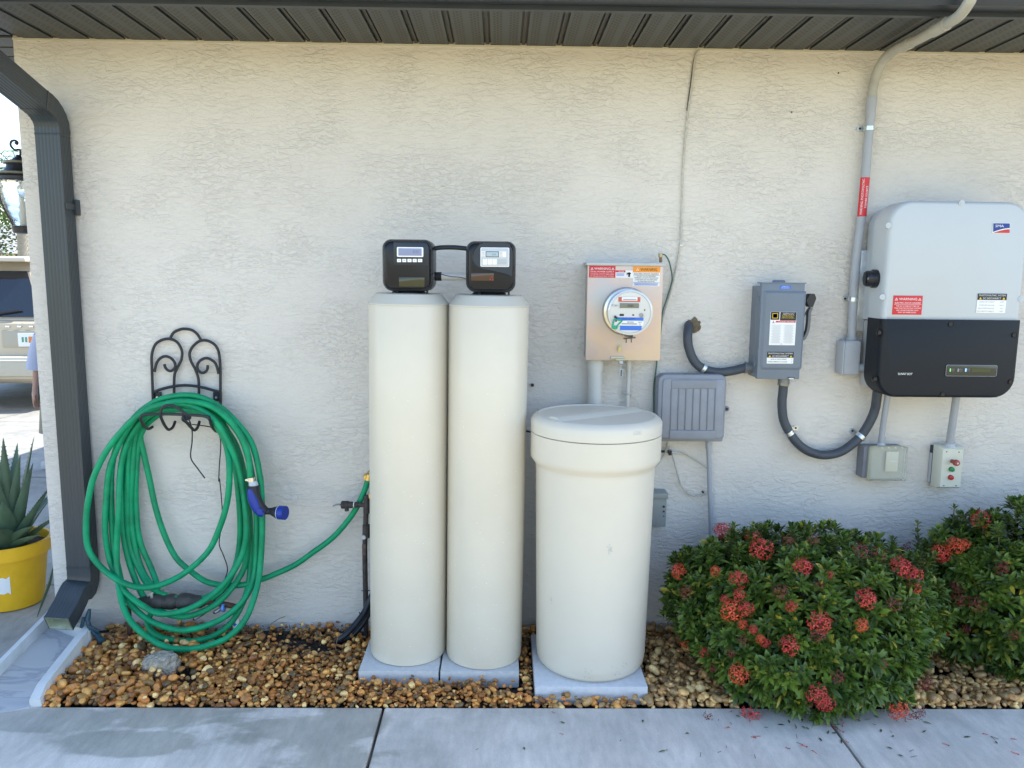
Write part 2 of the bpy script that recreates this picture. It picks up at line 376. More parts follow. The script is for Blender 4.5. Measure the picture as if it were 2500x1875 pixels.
stB = [(0.705, 0.409, 0.149), (0.549, 0.318, 0.118), (0.897, 0.573, 0.228), (0.369, 0.226, 0.094), (0.785, 0.454, 0.158), (0.643, 0.394, 0.157), (0.47, 0.256, 0.094), (0.966, 0.678, 0.291), (0.591, 0.303, 0.111), (0.29, 0.18, 0.079), (0.822, 0.499, 0.189), (0.428, 0.271, 0.117)]
stones(spA, 'gravel', 'brown and amber river gravel filling the bed around the hose and tanks', stone_mat('amber_stones', stA), 5)
stones(spB, 'gravel', 'paler tan river gravel between the brine tank and the shrubs', stone_mat('tan_stones', stB), 6)
# mulch fibres: dark shreds and twigs on the bed
g = G(); rnd = random.Random(5)
for i in range(1500):
    if i < 700: x, y = rnd.uniform(-1.45, -.62), rnd.uniform(-.3, -.03)
    else: x, y = rnd.uniform(XC + .15, 2.4), rnd.uniform(YP + .03, -.03)
    if not free(x, y, .02): continue
    mu = math.sin(x * 7.3 + 1.3) * math.sin(y * 11 + x * 3) + .5 * math.sin(x * 17 + y * 23)
    if i >= 700 and mu < .6: continue
    a = rnd.uniform(0, 6.28); l = rnd.uniform(.01, .035); z = rnd.uniform(-.006, .018); w = rnd.uniform(.0008, .0025)
    d = Vector((math.cos(a), math.sin(a), rnd.uniform(-.25, .35))) * l; p = Vector((x, y, z)); sd_ = Vector((-math.sin(a), math.cos(a), .3)) * w; u = Vector((0, 0, w))
    g.add([p - sd_, p + sd_, p + u, p + d - sd_ * .4, p + d + sd_ * .4, p + d + u * .4], [[0, 1, 4, 3], [1, 2, 5, 4], [2, 0, 3, 5]])
o = g.build('bark_mulch', M('bark', (.03, .022, .017), .9, 0, .5, 40), kind='stuff', label='dark shredded bark mulch showing between the stones', cat='mulch', smooth=0)

# ------------------------------------------------------------------ house
def stucco():
    m = bpy.data.materials.new('stucco'); m.use_nodes = True; nt = m.node_tree; L = nt.links.new; b = nt.nodes['Principled BSDF']
    tc = nt.nodes.new('ShaderNodeTexCoord')
    def noise(sc, det, st, dist=0, rough=.5):
        mp = nt.nodes.new('ShaderNodeMapping'); mp.inputs['Scale'].default_value = st; L(tc.outputs['Object'], mp.inputs[0])
        n = nt.nodes.new('ShaderNodeTexNoise'); n.inputs['Scale'].default_value = sc; n.inputs['Detail'].default_value = det; n.inputs['Distortion'].default_value = dist; n.inputs['Roughness'].default_value = rough
        L(mp.outputs[0], n.inputs[0]); return n.outputs['Fac']
    def mrange(s, a, b_, c=0, d=1, t='SMOOTHSTEP'):
        r = nt.nodes.new('ShaderNodeMapRange'); r.interpolation_type = t
        for k, v in zip(('From Min', 'From Max', 'To Min', 'To Max'), (a, b_, c, d)): r.inputs[k].default_value = v
        L(s, r.inputs['Value']); return r.outputs[0]
    def mt(op, a, b_):
        q = nt.nodes.new('ShaderNodeMath'); q.operation = op
        for i, v in enumerate((a, b_)):
            if isinstance(v, (int, float)): q.inputs[i].default_value = v
            else: L(v, q.inputs[i])
        return q.outputs[0]
    # skip-trowel: dense, small, mostly horizontal flattened ridges of uneven height
    a1 = mrange(noise(62, 5, (.5, 1, 1.1), .5, .6), .40, .60); a2 = mrange(noise(30, 6, (.5, 1, 1.3), .5, .6), .48, .54)
    msk = mrange(noise(3.5, 4, (1, 1, 1.3), .3), .38, .62, .5, 1.1); msk2 = mrange(noise(5, 3, (1, 1, 1.3), .3), .45, .62, .0, 1.0)
    h = mt('ADD', mt('MULTIPLY', mt('MULTIPLY', a1, msk), .75), mt('MULTIPLY', mt('MULTIPLY', a2, msk2), .26))
    h = mt('ADD', h, mt('MULTIPLY', noise(130, 3, (.7, 1, 1.2), .2, .6), .22))
    bn = nt.nodes.new('ShaderNodeBump'); bn.inputs['Strength'].default_value = 1; bn.inputs['Distance'].default_value = .0026; L(h, bn.inputs['Height']); L(bn.outputs[0], b.inputs['Normal'])
    r = nt.nodes.new('ShaderNodeValToRGB'); L(noise(1.3, 6, (1, 1, .7)), r.inputs[0]); e = r.color_ramp.elements
    e[0].position = .3; e[1].position = .7; e[0].color = (.64, .60, .545, 1); e[1].color = (.70, .66, .60, 1)
    L(r.outputs[0], b.inputs['Base Color']); b.inputs['Roughness'].default_value = .8; b.inputs['Specular IOR Level'].default_value = .25
    return m
STU = stucco()
house = thing('house', 'cream stucco house with dark bronze eave soffit and gutter', 'house', (XC, 0, 0))
XE, YE = 9.0, 9.0
g = G(); nn = 1
g.bb(XC, XE, 0, YE, -.15, ZT + .02); g.build('wall', STU, house, smooth=0)
OV = -at(1250, 17, -.45).y
OV = .43
G().bb(XC + .0, XE, -.005, .01, ZT - .006, ZT + .002).build('wall_trim', M('caulk', (.58, .54, .42), .6), house, 'narrow yellowish bead along the top of the wall', smooth=0)
# soffit
def soffit_mat():
    m = bpy.data.materials.new('soffit_metal'); m.use_nodes = True; nt = m.node_tree; L = nt.links.new; b = nt.nodes['Principled BSDF']
    tc = nt.nodes.new('ShaderNodeTexCoord'); sep = nt.nodes.new('ShaderNodeSeparateXYZ'); L(tc.outputs['Object'], sep.inputs[0])
    def mt(op, a, b_=None, c=None):
        q = nt.nodes.new('ShaderNodeMath'); q.operation = op
        for i, v in enumerate((a, b_, c)):
            if v is None: continue
            if isinstance(v, (int, float)): q.inputs[i].default_value = v
            else: L(v, q.inputs[i])
        return q.outputs[0]
    sp = .1385
    u = mt('FRACT', mt('DIVIDE', mt('ADD', sep.outputs[0], 50 * sp - S0X), sp))   # 0..1 in strip (groove centred at 0)
    # two perforated bands centred at .3 and .7
    band = mt('MAXIMUM', mt('LESS_THAN', mt('ABSOLUTE', mt('SUBTRACT', u, .3)), .125), mt('LESS_THAN', mt('ABSOLUTE', mt('SUBTRACT', u, .7)), .125))
    cx = mt('FRACT', mt('MULTIPLY', u, 12.0)); row = mt('FLOOR', mt('MULTIPLY', u, 12.0)); off = mt('MULTIPLY', mt('MODULO', row, 2), .5)
    cy = mt('FRACT', mt('ADD', mt('DIVIDE', sep.outputs[1], .027), off))
    d = mt('ADD', mt('POWER', mt('DIVIDE', mt('SUBTRACT', cx, .5), .42), 2), mt('POWER', mt('DIVIDE', mt('SUBTRACT', cy, .5), .36), 2))
    dot = mt('MULTIPLY', mt('LESS_THAN', d, 1), band)
    nz = nt.nodes.new('ShaderNodeTexNoise'); nz.inputs['Scale'].default_value = 3; nz.inputs['Detail'].default_value = 5; L(tc.outputs['Object'], nz.inputs[0])
    r = nt.nodes.new('ShaderNodeValToRGB'); r.color_ramp.elements[0].color = (.034, .045, .052, 1); r.color_ramp.elements[1].color = (.052, .066, .074, 1); L(nz.outputs['Fac'], r.inputs[0])
    mx = nt.nodes.new('ShaderNodeMix'); mx.data_type = 'RGBA'; L(dot, mx.inputs['Factor']); L(r.outputs[0], mx.inputs['A']); mx.inputs['B'].default_value = (.012, .012, .011, 1)
    L(mx.outputs['Result'], b.inputs['Base Color']); b.inputs['Roughness'].default_value = .45; b.inputs['Metallic'].default_value = .0
    return m
SX = at(1190.6, 112, 0).x; SP = .1385; S0X = SX - XC
SOF = soffit_mat(); DBRZ = M('bronze_metal', (.032, .04, .052), .38, .0, .15, 8, .05, 200); GRV = M('soffit_groove', (.03, .03, .03), .5)
g = G(); k = -20; gw = .027
while True:
    xa = SX + k * SP + gw / 2; xb = SX + (k + 1) * SP - gw / 2; k += 1
    if xa > XE: break
    if xb < XC - OV: continue
    y1 = min(0, (xa + xb) / 2 - XC)
    g.bb(xa, xb, -OV, y1 - .002 if y1 < 0 else -.002, ZT, ZT + .006)
g.build('soffit', SOF, house, 'perforated dark soffit boards', smooth=0)
g = G(); g.bb(XC - OV, XE, -OV, 0, ZT + .011, ZT + .03)
k = -20
while True:
    xa = SX + k * SP; k += 1
    if xa > XE: break
    if xa < XC - OV: continue
    y1 = min(-.004, xa - XC); g.bb(xa - .0055, xa + .0055, -OV, y1, ZT + .004, ZT + .0105)
g.build('soffit_backing', GRV, house, smooth=0)
# side soffit (boards run the other way), left of the corner
g = G(); y = -OV
while y < YE - .1:
    x1 = XC - .002 if y + .06 > 0 else XC + y + .06
    g.bb(XC - OV, x1, y + .0105, y + SP - .0105, ZT + .0005, ZT + .0065); y += SP
g.build('side_soffit', M('soffit_plain', (.07, .078, .08), .45, 0, .2, 200, .6, 300), house, smooth=0)
G().bb(XC - OV, XC, 0, YE, ZT + .011, ZT + .03).build('side_soffit_backing', GRV, house, smooth=0)
# fascia lip, fascia, gutter
G().bb(XC - OV, XE, -OV - .022, -OV - .001, ZT - .012, ZT + .008, .003).build('soffit_channel', M('channel', (.06, .066, .068), .45), house)
FB = ZT + .004
g = G(); g.bb(XC - OV - .03, XE, -OV - .045, -OV - .0225, ZT - .02, ZT + .17); g.bb(XC - OV - .045, XC - OV - .0225, -OV, YE, ZT - .02, ZT + .17)
g.build('fascia', DBRZ, house, smooth=0)
prof = [(-.0455, -.005), (-.115, -.008), (-.15, .03), (-.165, .06), (-.17, .13), (-.158, .138), (-.155, .125), (-.15, .065), (-.11, .005), (-.0475, .006)]
g = G(); rings = [[Vector((x_, -OV + a, ZT + b_)) for a, b_ in prof] for x_ in (XC - OV - .17, XE)]
g.loft(rings); g.build('gutter', DBRZ, house)
# hip roof
rz = ZT + .17; g = G(); e = OV + .05; x0, x1, y0, y1 = XC - e, XE + e, -e, YE + e; hz = (y1 - y0) / 2 * .36
my = (y0 + y1) / 2; hh = (y1 - y0) / 2
g.add([(x0, y0, rz), (x1, y0, rz), (x1, y1, rz), (x0, y1, rz), (x0 + hh, my, rz + hz), (x1 - hh + .01, my, rz + hz)], [[0, 1, 5, 4], [2, 3, 4, 5], [3, 0, 4], [1, 2, 5], [0, 3, 2, 1]])
g.build('roof', M('roof_tile', (.3, .25, .2), .8, 0, .3, 12, .6, 40), house, smooth=0)

# ------------------------------------------------------------------ downspout
DB = M('downspout_bronze', (.038, .048, .055), .33, 0, .12, 3, .12, 40, stretch=(6, 6, .3))
DBI = M('downspout_inside', (.42, .46, .34), .55, 0, .2, 40)
a = at(110, 700, -.095); b = at(172, 700, -.095); xm = (a.x + b.x) / 2; hw = (b.x - a.x) / 2 - .002; hd = .036
ds = thing('downspout', 'dark bronze corrugated downspout at the house corner emptying onto the splash block', 'downspout', (xm, -.055, 0))
def dsec(hw, hd, rib=.0011, n=7):   # corrugated rectangular section as (depth, width) outline; n1 = -y side is front
    o = []
    def side(p, q, nrm):
        k = n * 4
        for i in range(k):
            t = i / k; u = max(0, math.sin(t * math.pi * 2 * n)) if .08 < t < .92 else 0
            o.append((p[0] + (q[0] - p[0]) * t - nrm[0] * rib * u, p[1] + (q[1] - p[1]) * t - nrm[1] * rib * u))
    side((hd, -hw), (hd, hw), (1, 0)); side((hd, hw), (-hd, hw), (0, 1)); side((-hd, hw), (-hd, -hw), (-1, 0)); side((-hd, -hw), (hd, -hw), (0, -1))
    return o
zt_ = at(110, 316, -.09).z; zb_ = at(170, 1450, -.09).z; yc = -.057
sec = dsec(hw, hd)
xt = at(120, 330, -.095).x; xb_ = (at(149, 1384, -.095).x + at(203, 1384, -.095).x) / 2
G().tube([(xm, yc, at(170, 1400, -.09).z), (xm, yc, zt_ + .01)], 1, sq=sec, res=1).build('pipe', DB, ds, smooth=25)
def crimp(t, n=6, amp=.03): return 1 + .035 + amp * -abs(math.sin(t * math.pi * n))
up = [(xm, yc, zt_ - .02), (xm, yc, zt_ + .02), (xm, yc - .018, zt_ + .052), (xm, yc - .055, zt_ + .078), (xm, yc - .105, zt_ + .093)]
G().tube(up, lambda t: crimp(t, 7), sq=dsec(hw, hd, .0009), res=5).build('upper_elbow', DB, ds, smooth=50)
e0 = Vector(up[-1]); e1 = Vector((xm, -OV - .06, zt_ + .093 + .33 * .27)); ex = Vector((xm, -OV - .10, ZT + .01))
G().tube([e0 - (e1 - e0).normalized() * .02, e1], 1, sq=sec, res=1).build('offset_pipe', DB, ds, smooth=25)
G().tube([e1 + (e0 - e1).normalized() * .02, e1, e1.lerp(ex, .5) + Vector((0, -.012, 0)), ex], lambda t: crimp(t, 5), sq=dsec(hw, hd), res=4).build('gutter_elbow', DB, ds, smooth=50)
pO = at(143, 1523, -.235); za = at(170, 1400, -.09).z
lo = [Vector((xm, yc, za + .03)), Vector((xm, yc, za - .02)), Vector((xm - .003, yc - .015, za - .07)), Vector((xm * .6 + pO.x * .4, yc - .055, pO.z + .085)), Vector((xm * .25 + pO.x * .75, yc - .105, pO.z + .042)), pO]
def shell(pts, f, secm, mat, nm, par, res=5, cap=False):
    return G().tube(pts, f, sq=secm, res=res, cap=cap).build(nm, mat, par, smooth=50)
shell(lo, lambda t: crimp(t, 7, .02), dsec(hw, hd, .0007), DB, 'lower_elbow', ds)
shell(lo, lambda t: .965, dsec(hw, hd, .001), DBI, 'elbow_lining', ds)
g = G(); zz = at(170, 505, -.05).z
g.bb(xm + hw - .002, xm + hw + .012, -.03, -.001, zz - .03, zz + .03, .002); g.bb(xm + hw + .003, xm + hw + .006, -.092, -.0305, zz - .012, zz + .012)
g.build('wall_strap', DB, ds)

# splash block
SPL = M('splash_concrete', (.62, .63, .62), .6, 0, .12, 10, .35, 80)
def marbled():
    m = bpy.data.materials.new('splash_trough'); m.use_nodes = True; nt = m.node_tree; L = nt.links.new; b = nt.nodes['Principled BSDF']
    tc = nt.nodes.new('ShaderNodeTexCoord'); mp = nt.nodes.new('ShaderNodeMapping'); mp.inputs['Rotation'].default_value = (0, 0, .5); mp.inputs['Scale'].default_value = (1, 2.4, 1); L(tc.outputs['Object'], mp.inputs[0])
    n = nt.nodes.new('ShaderNodeTexNoise'); n.inputs['Scale'].default_value = 3.2; n.inputs['Detail'].default_value = 6; n.inputs['Distortion'].default_value = .7; n.inputs['Roughness'].default_value = .55; L(mp.outputs[0], n.inputs[0])
    r = nt.nodes.new('ShaderNodeValToRGB'); e = r.color_ramp.elements; e[0].position = .34; e[0].color = (.40, .41, .43, 1); e[1].position = .68; e[1].color = (.5, .5, .47, 1)
    x = e.new(.46); x.color = (.48, .49, .5, 1); x = e.new(.5); x.color = (.36, .37, .39, 1); x = e.new(.535); x.color = (.52, .53, .53, 1)
    L(n.outputs['Fac'], r.inputs[0]); L(r.outputs[0], b.inputs['Base Color']); b.inputs['Roughness'].default_value = .4
    return m
A = onz(222, 1548, .055); B = onz(100, 1700, .04); A2 = onz(112, 1506, .055); B2 = onz(-120, 1757, 0); dv = (B - A); dv.z = 0
sp_ = thing('splash_block', 'white splash block with a grey marbled trough under the downspout', 'splash block', ((A.x + B.x) / 2, (A.y + B.y) / 2, 0))
dn = dv.normalized(); sn = Vector((-dn.y, dn.x, 0)); 
if sn.x > 0: sn = -sn
wd0 = abs((A2 - A).dot(sn)); wd0 = min(max(wd0, .2), .34); wd1 = wd0 + .09
L0 = dv.length
def P3(t, s, z):  # t along length 0..1, s across 0(right)..1(left)
    q = A.lerp(A2, s).lerp(B.lerp(B2, s), t); return Vector((q.x, q.y, z))
g = G(); rings = []
for i in range(9):
    t = i / 8; zf = .028 - .02 * t
    rings.append([P3(t, .14, -.02), P3(t, .14, zf), P3(t, .3, zf - .005), P3(t, .5, zf - .008), P3(t, .7, zf - .005), P3(t, .90, zf), P3(t, .90, -.02)])
g.loft(rings); g.build('trough', marbled(), sp_)
for s0, s1 in ((0, .15), (.895, 1)):
    g = G(); rings = []
    for i in range(9):
        t = -.02 + i / 8 * 1.0; h = .078 - .03 * t if i < 8 else .028
        rings.append([P3(t, s0, -.025), P3(t, s1, -.025), P3(t, s1 - (.0 if s0 == 0 else .03), h), P3(t, s0 + (.03 if s0 == 0 else 0), h)])
    g.loft(rings); g.build('rim', SPL, sp_, smooth=25)
G().loft([[P3(-.03, 0, -.025), P3(-.03, 1, -.025), P3(-.03, 1, .075), P3(-.03, 0, .075)], [P3(.02, 0, -.025), P3(.02, 1, -.025), P3(.02, 1, .07), P3(.02, 0, .07)]]).build('back_rim', SPL, sp_, smooth=25)

# ------------------------------------------------------------------ impulse sprinkler beside the splash block
SPK = M('sprinkler_plastic', (.02, .055, .075), .4, 0, .3, 40); 
p = onz(232, 1560, .03)
s0 = thing('lawn_sprinkler', 'small dark teal sprinkler head leaning beside the downspout foot', 'sprinkler', (p.x, p.y, 0))
q = [at(249, 1567, p.y - .02), at(236, 1550, p.y), at(221, 1535, p.y), at(213, 1512, p.y + .01), at(219, 1487, p.y + .02)]
G().tube([q[0], q[1]], .013, n=14, res=1).build('threaded_inlet', SPK, s0)
G().tube([q[0] + (q[0] - q[1]) * .05, q[0] - (q[0] - q[1]) * .25], .016, n=14, res=1).build('collar', SPK, s0)
G().tube([q[1], q[2], q[3]], lambda t: .011 - .003 * t, n=12, res=3).build('body', SPK, s0)
G().tube([q[3], q[4]], lambda t: .012 - .006 * t, n=10, res=1).build('nozzle', SPK, s0)
g = G(); g.box(q[2] + Vector((.018, -.01, .005)), (.05, .008, .012), .002, Matrix.Rotation(.5, 3, 'Y')); g.box(q[3] + Vector((-.015, -.008, -.01)), (.012, .01, .045), .002, Matrix.Rotation(.3, 3, 'Y')); g.box(q[2] + Vector((-.03, -.01, -.025)), (.018, .01, .035), .003, Matrix.Rotation(-.6, 3, 'Y'))
g.build('swing_arm', SPK, s0)

# ------------------------------------------------------------------ yellow pot and aloe
pc = Vector((onz(28, 1501).x, .23, 0)); pc = at(28, 1400, .23); pc.z = 0
POT = M('yellow_plastic', (.78, .44, .015), .4, 0, .12, 8, .1, 60)
pt = thing('flower_pot', 'yellow plastic flower pot with a torn white label', 'flower pot', pc)
zr = .30
G().lathe([(.115, 0), (.122, .004), (.15, .235), (.158, .24), (.16, .26)], pc, 44).build('pot_body', POT, pt)
G().lathe([(.158, .238), (.168, .24), (.172, .298), (.168, .302), (.158, .30), (.155, .25), (.1, .245)], pc, 44, closed=False).build('rim', POT, pt)
G().lathe([(.155, .26), (.09, .272), (.0, .275)], pc, 30, closed=False).build('potting_soil', M('pot_soil', (.05, .035, .025), .95, 0, .5, 60, .6, 150), pt)
g = G(); vs = []; na = 10
for i in range(na + 1):
    for zz_, rr_ in ((.09, .1333), (.165, .1427)):
        a_ = R(-112 + 52 * i / na); jit = .006 * math.sin(i * 2.7); vs.append((pc.x + (rr_) * math.cos(a_), pc.y + (rr_) * math.sin(a_), zz_ + (jit if zz_ > .1 else -jit)))
g.add(vs, [[i * 2, i * 2 + 2, i * 2 + 3, i * 2 + 1] for i in range(na)]); pl = g.build('torn_label', WHITE, pt)
g = G(); 
for i in range(3):
    vs = []
    for k in range(7):
        a_ = R(-108 + 5 * k + i * 4); vs += [(pc.x + .1345 * math.cos(a_), pc.y + .1345 * math.sin(a_), .10 + i * .022), (pc.x + .1355 * math.cos(a_), pc.y + .1355 * math.sin(a_), .106 + i * .022)]
    g.add(vs, [[k * 2, k * 2 + 2, k * 2 + 3, k * 2 + 1] for k in range(6)])
g.build('lettering', FINE, pl)
ALO = M('aloe_green', (.085, .14, .085), .45, 0, .35, 9, .1, 60, stretch=(1, 1, .35))
al = thing('aloe_plant', 'tall grey green aloe with spiny leaves growing in the yellow pot', 'aloe', (pc.x, pc.y, .27))
rnd = random.Random(8)
def aloe_leaf(az, tilt, L_, w, curl, base_off=.02):
    n = 12; g = G(); rings = []
    d = Vector((math.cos(az), math.sin(az), 0)); sdv = Vector((-math.sin(az), math.cos(az), 0)); pos = Vector((pc.x, pc.y, .265)) + d * base_off; th = tilt
    for i in range(n + 1):
        t = i / n; dirv = d * math.sin(th) + Vector((0, 0, 1)) * math.cos(th); nm = d * -math.cos(th) + Vector((0, 0, 1)) * math.sin(th)
        ww = w * 1.25 * (1 - t ** 1.9) * (.85 + .3 * math.sin(min(t * 3, 1.57))) + .0008; tk = .010 * (1 - t) + .0006
        tooth = .0
        rings.append([pos - sdv * ww + nm * ww * .35, pos - sdv * ww * .5 - nm * tk, pos - nm * tk * 1.3, pos + sdv * ww * .5 - nm * tk, pos + sdv * ww + nm * ww * .35, pos + nm * tk * .2])
        pos = pos + dirv * L_ / n; th += curl / n
    g.loft(rings)
    for i in range(1, n * 2):
        j = min(i // 2, n - 1); f_ = (i % 2) * .5
        for c_ in (0, 4):
            p_ = rings[j][c_].lerp(rings[j + 1][c_], f_); o_ = (p_ - (rings[j][2])).normalized()
            u_ = (rings[j + 1][c_] - rings[j][c_]).normalized() * .003
            g.add([p_ - u_, p_ + u_, p_ + o_ * .006 + u_], [[0, 1, 2]])
    return g
leaves = [(R(-80), .05, .50, .030, .1), (R(-20), .12, .44, .027, .15), (R(200), .18, .40, .028, .2), (R(-140), .3, .36, .032, .35), (R(-60), .38, .30, .034, .35), (R(20), .35, .34, .028, .4), (R(100), .2, .46, .026, .2), (R(160), .5, .36, .03, .4),
          (R(-100), .55, .30, .036, .7), (R(-170), .75, .3, .034, .8), (R(-35), .75, .26, .034, .5), (R(-120), .95, .22, .036, 1.0), (R(60), .55, .3, .028, .5), (R(-75), .2, .42, .028, .05), (R(-10), .5, .3, .03, .2), (R(-50), .1, .52, .026, .05), (R(-90), .32, .40, .032, .15), (R(-15), .28, .42, .028, .1), (R(40), .15, .5, .026, .1), (R(-30), 1.0, .24, .03, .3), (R(5), .8, .26, .03, .3), (R(-65), .7, .28, .036, .6), (R(-120), .4, .4, .03, .25), (R(-160), .12, .46, .026, .25), (R(-130), .15, .50, .022, .3)]
for i, l in enumerate(leaves): aloe_leaf(*l, base_off=.03 + .02 * (l[1])).build('leaf', ALO, al, smooth=50)
# one leaf fallen and hanging over the side
q = [at(130, 1385, .12), at(121, 1425, .10), at(104, 1470, .09), onz(90, 1508, .004)]
G().tube(q, lambda t: .011 * math.sin(.3 + 2.8 * t) + .001, n=6, res=5, sq=[(1, 0), (.3, .5), (-.3, .5), (-1, 0), (-.3, -.4), (.3, -.4)]).build('drooping_leaf', ALO, al)

# ------------------------------------------------------------------ wall lantern round the corner
lc = at(49, 430, .42)
ln = thing('wall_lantern', 'black ornate wall lantern with a seeded glass shade behind the corner', 'lantern', (XC, .42, lc.z))
LB = M('lantern_black', (.03, .032, .04), .4, .3, .2, 40); RIM = M('lantern_rim', (.16, .15, .11), .4, .3, .2, 40)
def lz(py): return at(49, py, .42).z
def lr(px): return px / FPX * 3.5
c0 = (lc.x, .42, 0)
G().tube([at(49, 383, .42), at(49, 366, .42), at(36, 366, .42), at(26, 355, .42), at(28, 345, .42), at(37, 343, .42), at(43, 348, .42), at(41, 353, .42)], lambda t: lr(2.6), n=10, res=4).build('finial_hook', LB, ln)
G().tube([at(42, 348, .42), at(38, 351, .42)], lr(4), n=10, res=1).build('hook_ball', LB, ln)
G().tube([Vector((XC, .42, lz(368))), Vector((XC - .08, .42, lz(362))), at(52, 368, .42)], lr(4), n=10, res=4).build('bracket_arm', LB, ln)
G().bb(XC - .018, XC - .0005, .36, .48, lz(450), lz(350), .006).build('back_plate', LB, ln)
G().lathe([(lr(4), lz(378)), (lr(6), lz(382)), (lr(13), lz(388)), (lr(17), lz(394))], c0, 30).build('cap', LB, ln)
G().lathe([(lr(30), lz(394)), (lr(33), lz(396)), (lr(33), lz(400)), (lr(28), lz(402))], c0, 30).build('cap_ring', RIM, ln)
G().lathe([(lr(26), lz(402)), (lr(29), lz(412)), (lr(37), lz(421))], c0, 30).build('chimney', LB, ln)
G().lathe([(lr(44), lz(421)), (lr(53), lz(424)), (lr(53), lz(428)), (lr(46), lz(430))], c0, 36).build('brim', RIM, ln)
G().lathe([(lr(46), lz(430)), (lr(50), lz(434)), (lr(50), lz(441)), (lr(46), lz(443))], c0, 36).build('gallery', LB, ln)
GL = M('seeded_glass', (.9, .92, .9), .1, 0, 0, 1, 1, 30, trans=.93, ior=1.3, bd=.01)
G().lathe([(lr(45), lz(443)), (lr(47), lz(460)), (lr(45), lz(490)), (lr(37), lz(515)), (lr(27), lz(538)), (lr(22), lz(552))], c0, 36, closed=False).build('glass_shade', GL, ln)
for k in range(4):
    a_ = R(45 + 90 * k + 12); cs, sn_ = math.cos(a_), math.sin(a_)
    G().tube([(lc.x + lr(r_) * cs, .42 + lr(r_) * sn_, lz(z_)) for r_, z_ in ((48, 443), (50, 462), (48, 490), (40, 516), (30, 538), (25, 552))], lr(1.8), n=6, res=3).build('cage_rib', LB, ln)
G().lathe([(lr(22), lz(552)), (lr(26), lz(554)), (lr(24), lz(568)), (lr(18), lz(570))], c0, 30).build('base_cup', LB, ln)
G().lathe([(lr(5), lz(552)), (lr(6), lz(500)), (lr(4), lz(480))], c0, 14).build('candle_sleeve', M('candle', (.8, .78, .7), .5), ln)
G().lathe([(lr(3), lz(480)), (lr(8), lz(470)), (lr(7), lz(460)), (lr(1), lz(445))], c0, 14).build('bulb', M('bulb_glass', (.9, .9, .88), .1, trans=.9), ln)

# ------------------------------------------------------------------ hose hanger
def z5(x, y): return (180 + x / 3.95, 780 + y / 3.95)
def z6(x, y): return (180 + x / 3.319, 1150 + y / 3.319)
hb = at(437, 1000, -.02)
hh_ = thing('hose_hanger', 'black wrought iron hose hanger with arches and scrolls on the stucco wall', 'hose hanger', (hb.x, 0, hb.z))
def irn(nm, pts, Y=-.016, r=.0058, res=5): return G().tube(pth([z5(*p) for p in pts], Y), r, n=8, res=res).build(nm, IRON, hh_)
irn('side_rail', [(770, 860), (765, 780), (755, 500), (752, 350), (785, 245), (850, 198), (930, 188), (1000, 222), (1042, 300), (1040, 380), (1005, 455), (975, 520), (968, 620), (970, 800)])
irn('side_rail', [(1415, 860), (1415, 700), (1410, 400), (1380, 270), (1310, 212), (1230, 203), (1160, 248), (1118, 320), (1130, 400), (1172, 480), (1200, 560), (1207, 640), (1207, 800)])
irn('top_arch', [(925, 195), (960, 130), (1020, 98), (1075, 90), (1140, 103), (1190, 140), (1225, 195)])
irn('scroll', [(778, 505), (800, 420), (840, 370), (890, 355), (940, 375), (975, 420), (975, 465), (940, 495), (905, 488), (882, 460), (875, 430)], -.020)
irn('scroll', [(1398, 525), (1370, 430), (1320, 385), (1270, 373), (1215, 400), (1190, 450), (1205, 495), (1240, 515), (1275, 500), (1290, 470), (1292, 442)], -.020)
irn('cross_bar', [(775, 697), (870, 665), (980, 642), (1080, 635), (1190, 645), (1300, 670), (1408, 702)], -.024)
for (u0, u1) in ((775, 848), (1345, 1412)):
    a = at(*z5(u0, 700), -.008); b = at(*z5(u1, 785), -.008)
    tb = G().bb(a.x, b.x, -.012, -.003, b.z, a.z, .002).build('mounting_tab', IRON, hh_)
    G().lathe([(.0045, -.0165), (.0045, -.0125)], ((a.x + b.x) / 2, 0, (a.z + b.z) / 2 - .003), 12, 'y').build('screw', M('bright_screw', (.7, .72, .74), .3, .6), tb)
yF = -.175
irn('hose_cradle', [(735, 1045, -.02), (700, 1052, -.06), (668, 1010, -.12), (648, 950, yF), (670, 922, yF), (760, 912, yF), (1000, 915, yF), (1270, 933, yF), (1310, 960, yF), (1330, 1030, -.13), (1375, 1080, -.06), (1400, 1080, -.02)] if 0 else [], ) if 0 else None
def irn3(nm, pts, r=.0058): return G().tube([at(*z5(p[0], p[1]), p[2]) for p in pts], r, n=8, res=5).build(nm, IRON, hh_)
irn3('hose_cradle', [(760, 1035, -.016), (715, 1055, -.05), (668, 1010, -.12), (645, 950, yF), (672, 922, yF), (760, 912, yF), (1000, 915, yF), (1270, 933, yF), (1310, 962, yF), (1330, 1030, -.12), (1372, 1078, -.05), (1410, 1075, -.016)])
irn3('front_loop', [(1100, 928, yF), (1040, 880, yF - .004), (975, 838, yF - .006), (905, 828, yF - .006), (850, 858, yF - .005), (835, 912, yF - .005), (850, 965, -.16), (880, 1025, -.13), (915, 1062, -.10), (955, 1040, -.06), (978, 985, -.02)])
irn3('front_hook', [(1060, 930, yF), (1052, 965, yF), (1085, 990, -.16), (1130, 1040, -.12), (1165, 1068, -.09), (1195, 1040, -.05), (1212, 985, -.016)])

# ------------------------------------------------------------------ garden hose: one continuous tube
top = lambda px, py, y: (px, py, y)
Y1, Y2, Y3, Y4, Y5, Y6 = -.150, -.125, -.10, -.075, -.055, -.045
hose = []
def seg_(pts, y0, y1, src=True):
    n = len(pts)
    for i, (a_, b_) in enumerate(pts): hose.append((a_, b_, y0 + (y1 - y0) * i / max(n - 1, 1) - max(0, min(1.05, (b_ - 1380) / 205)) * .15))
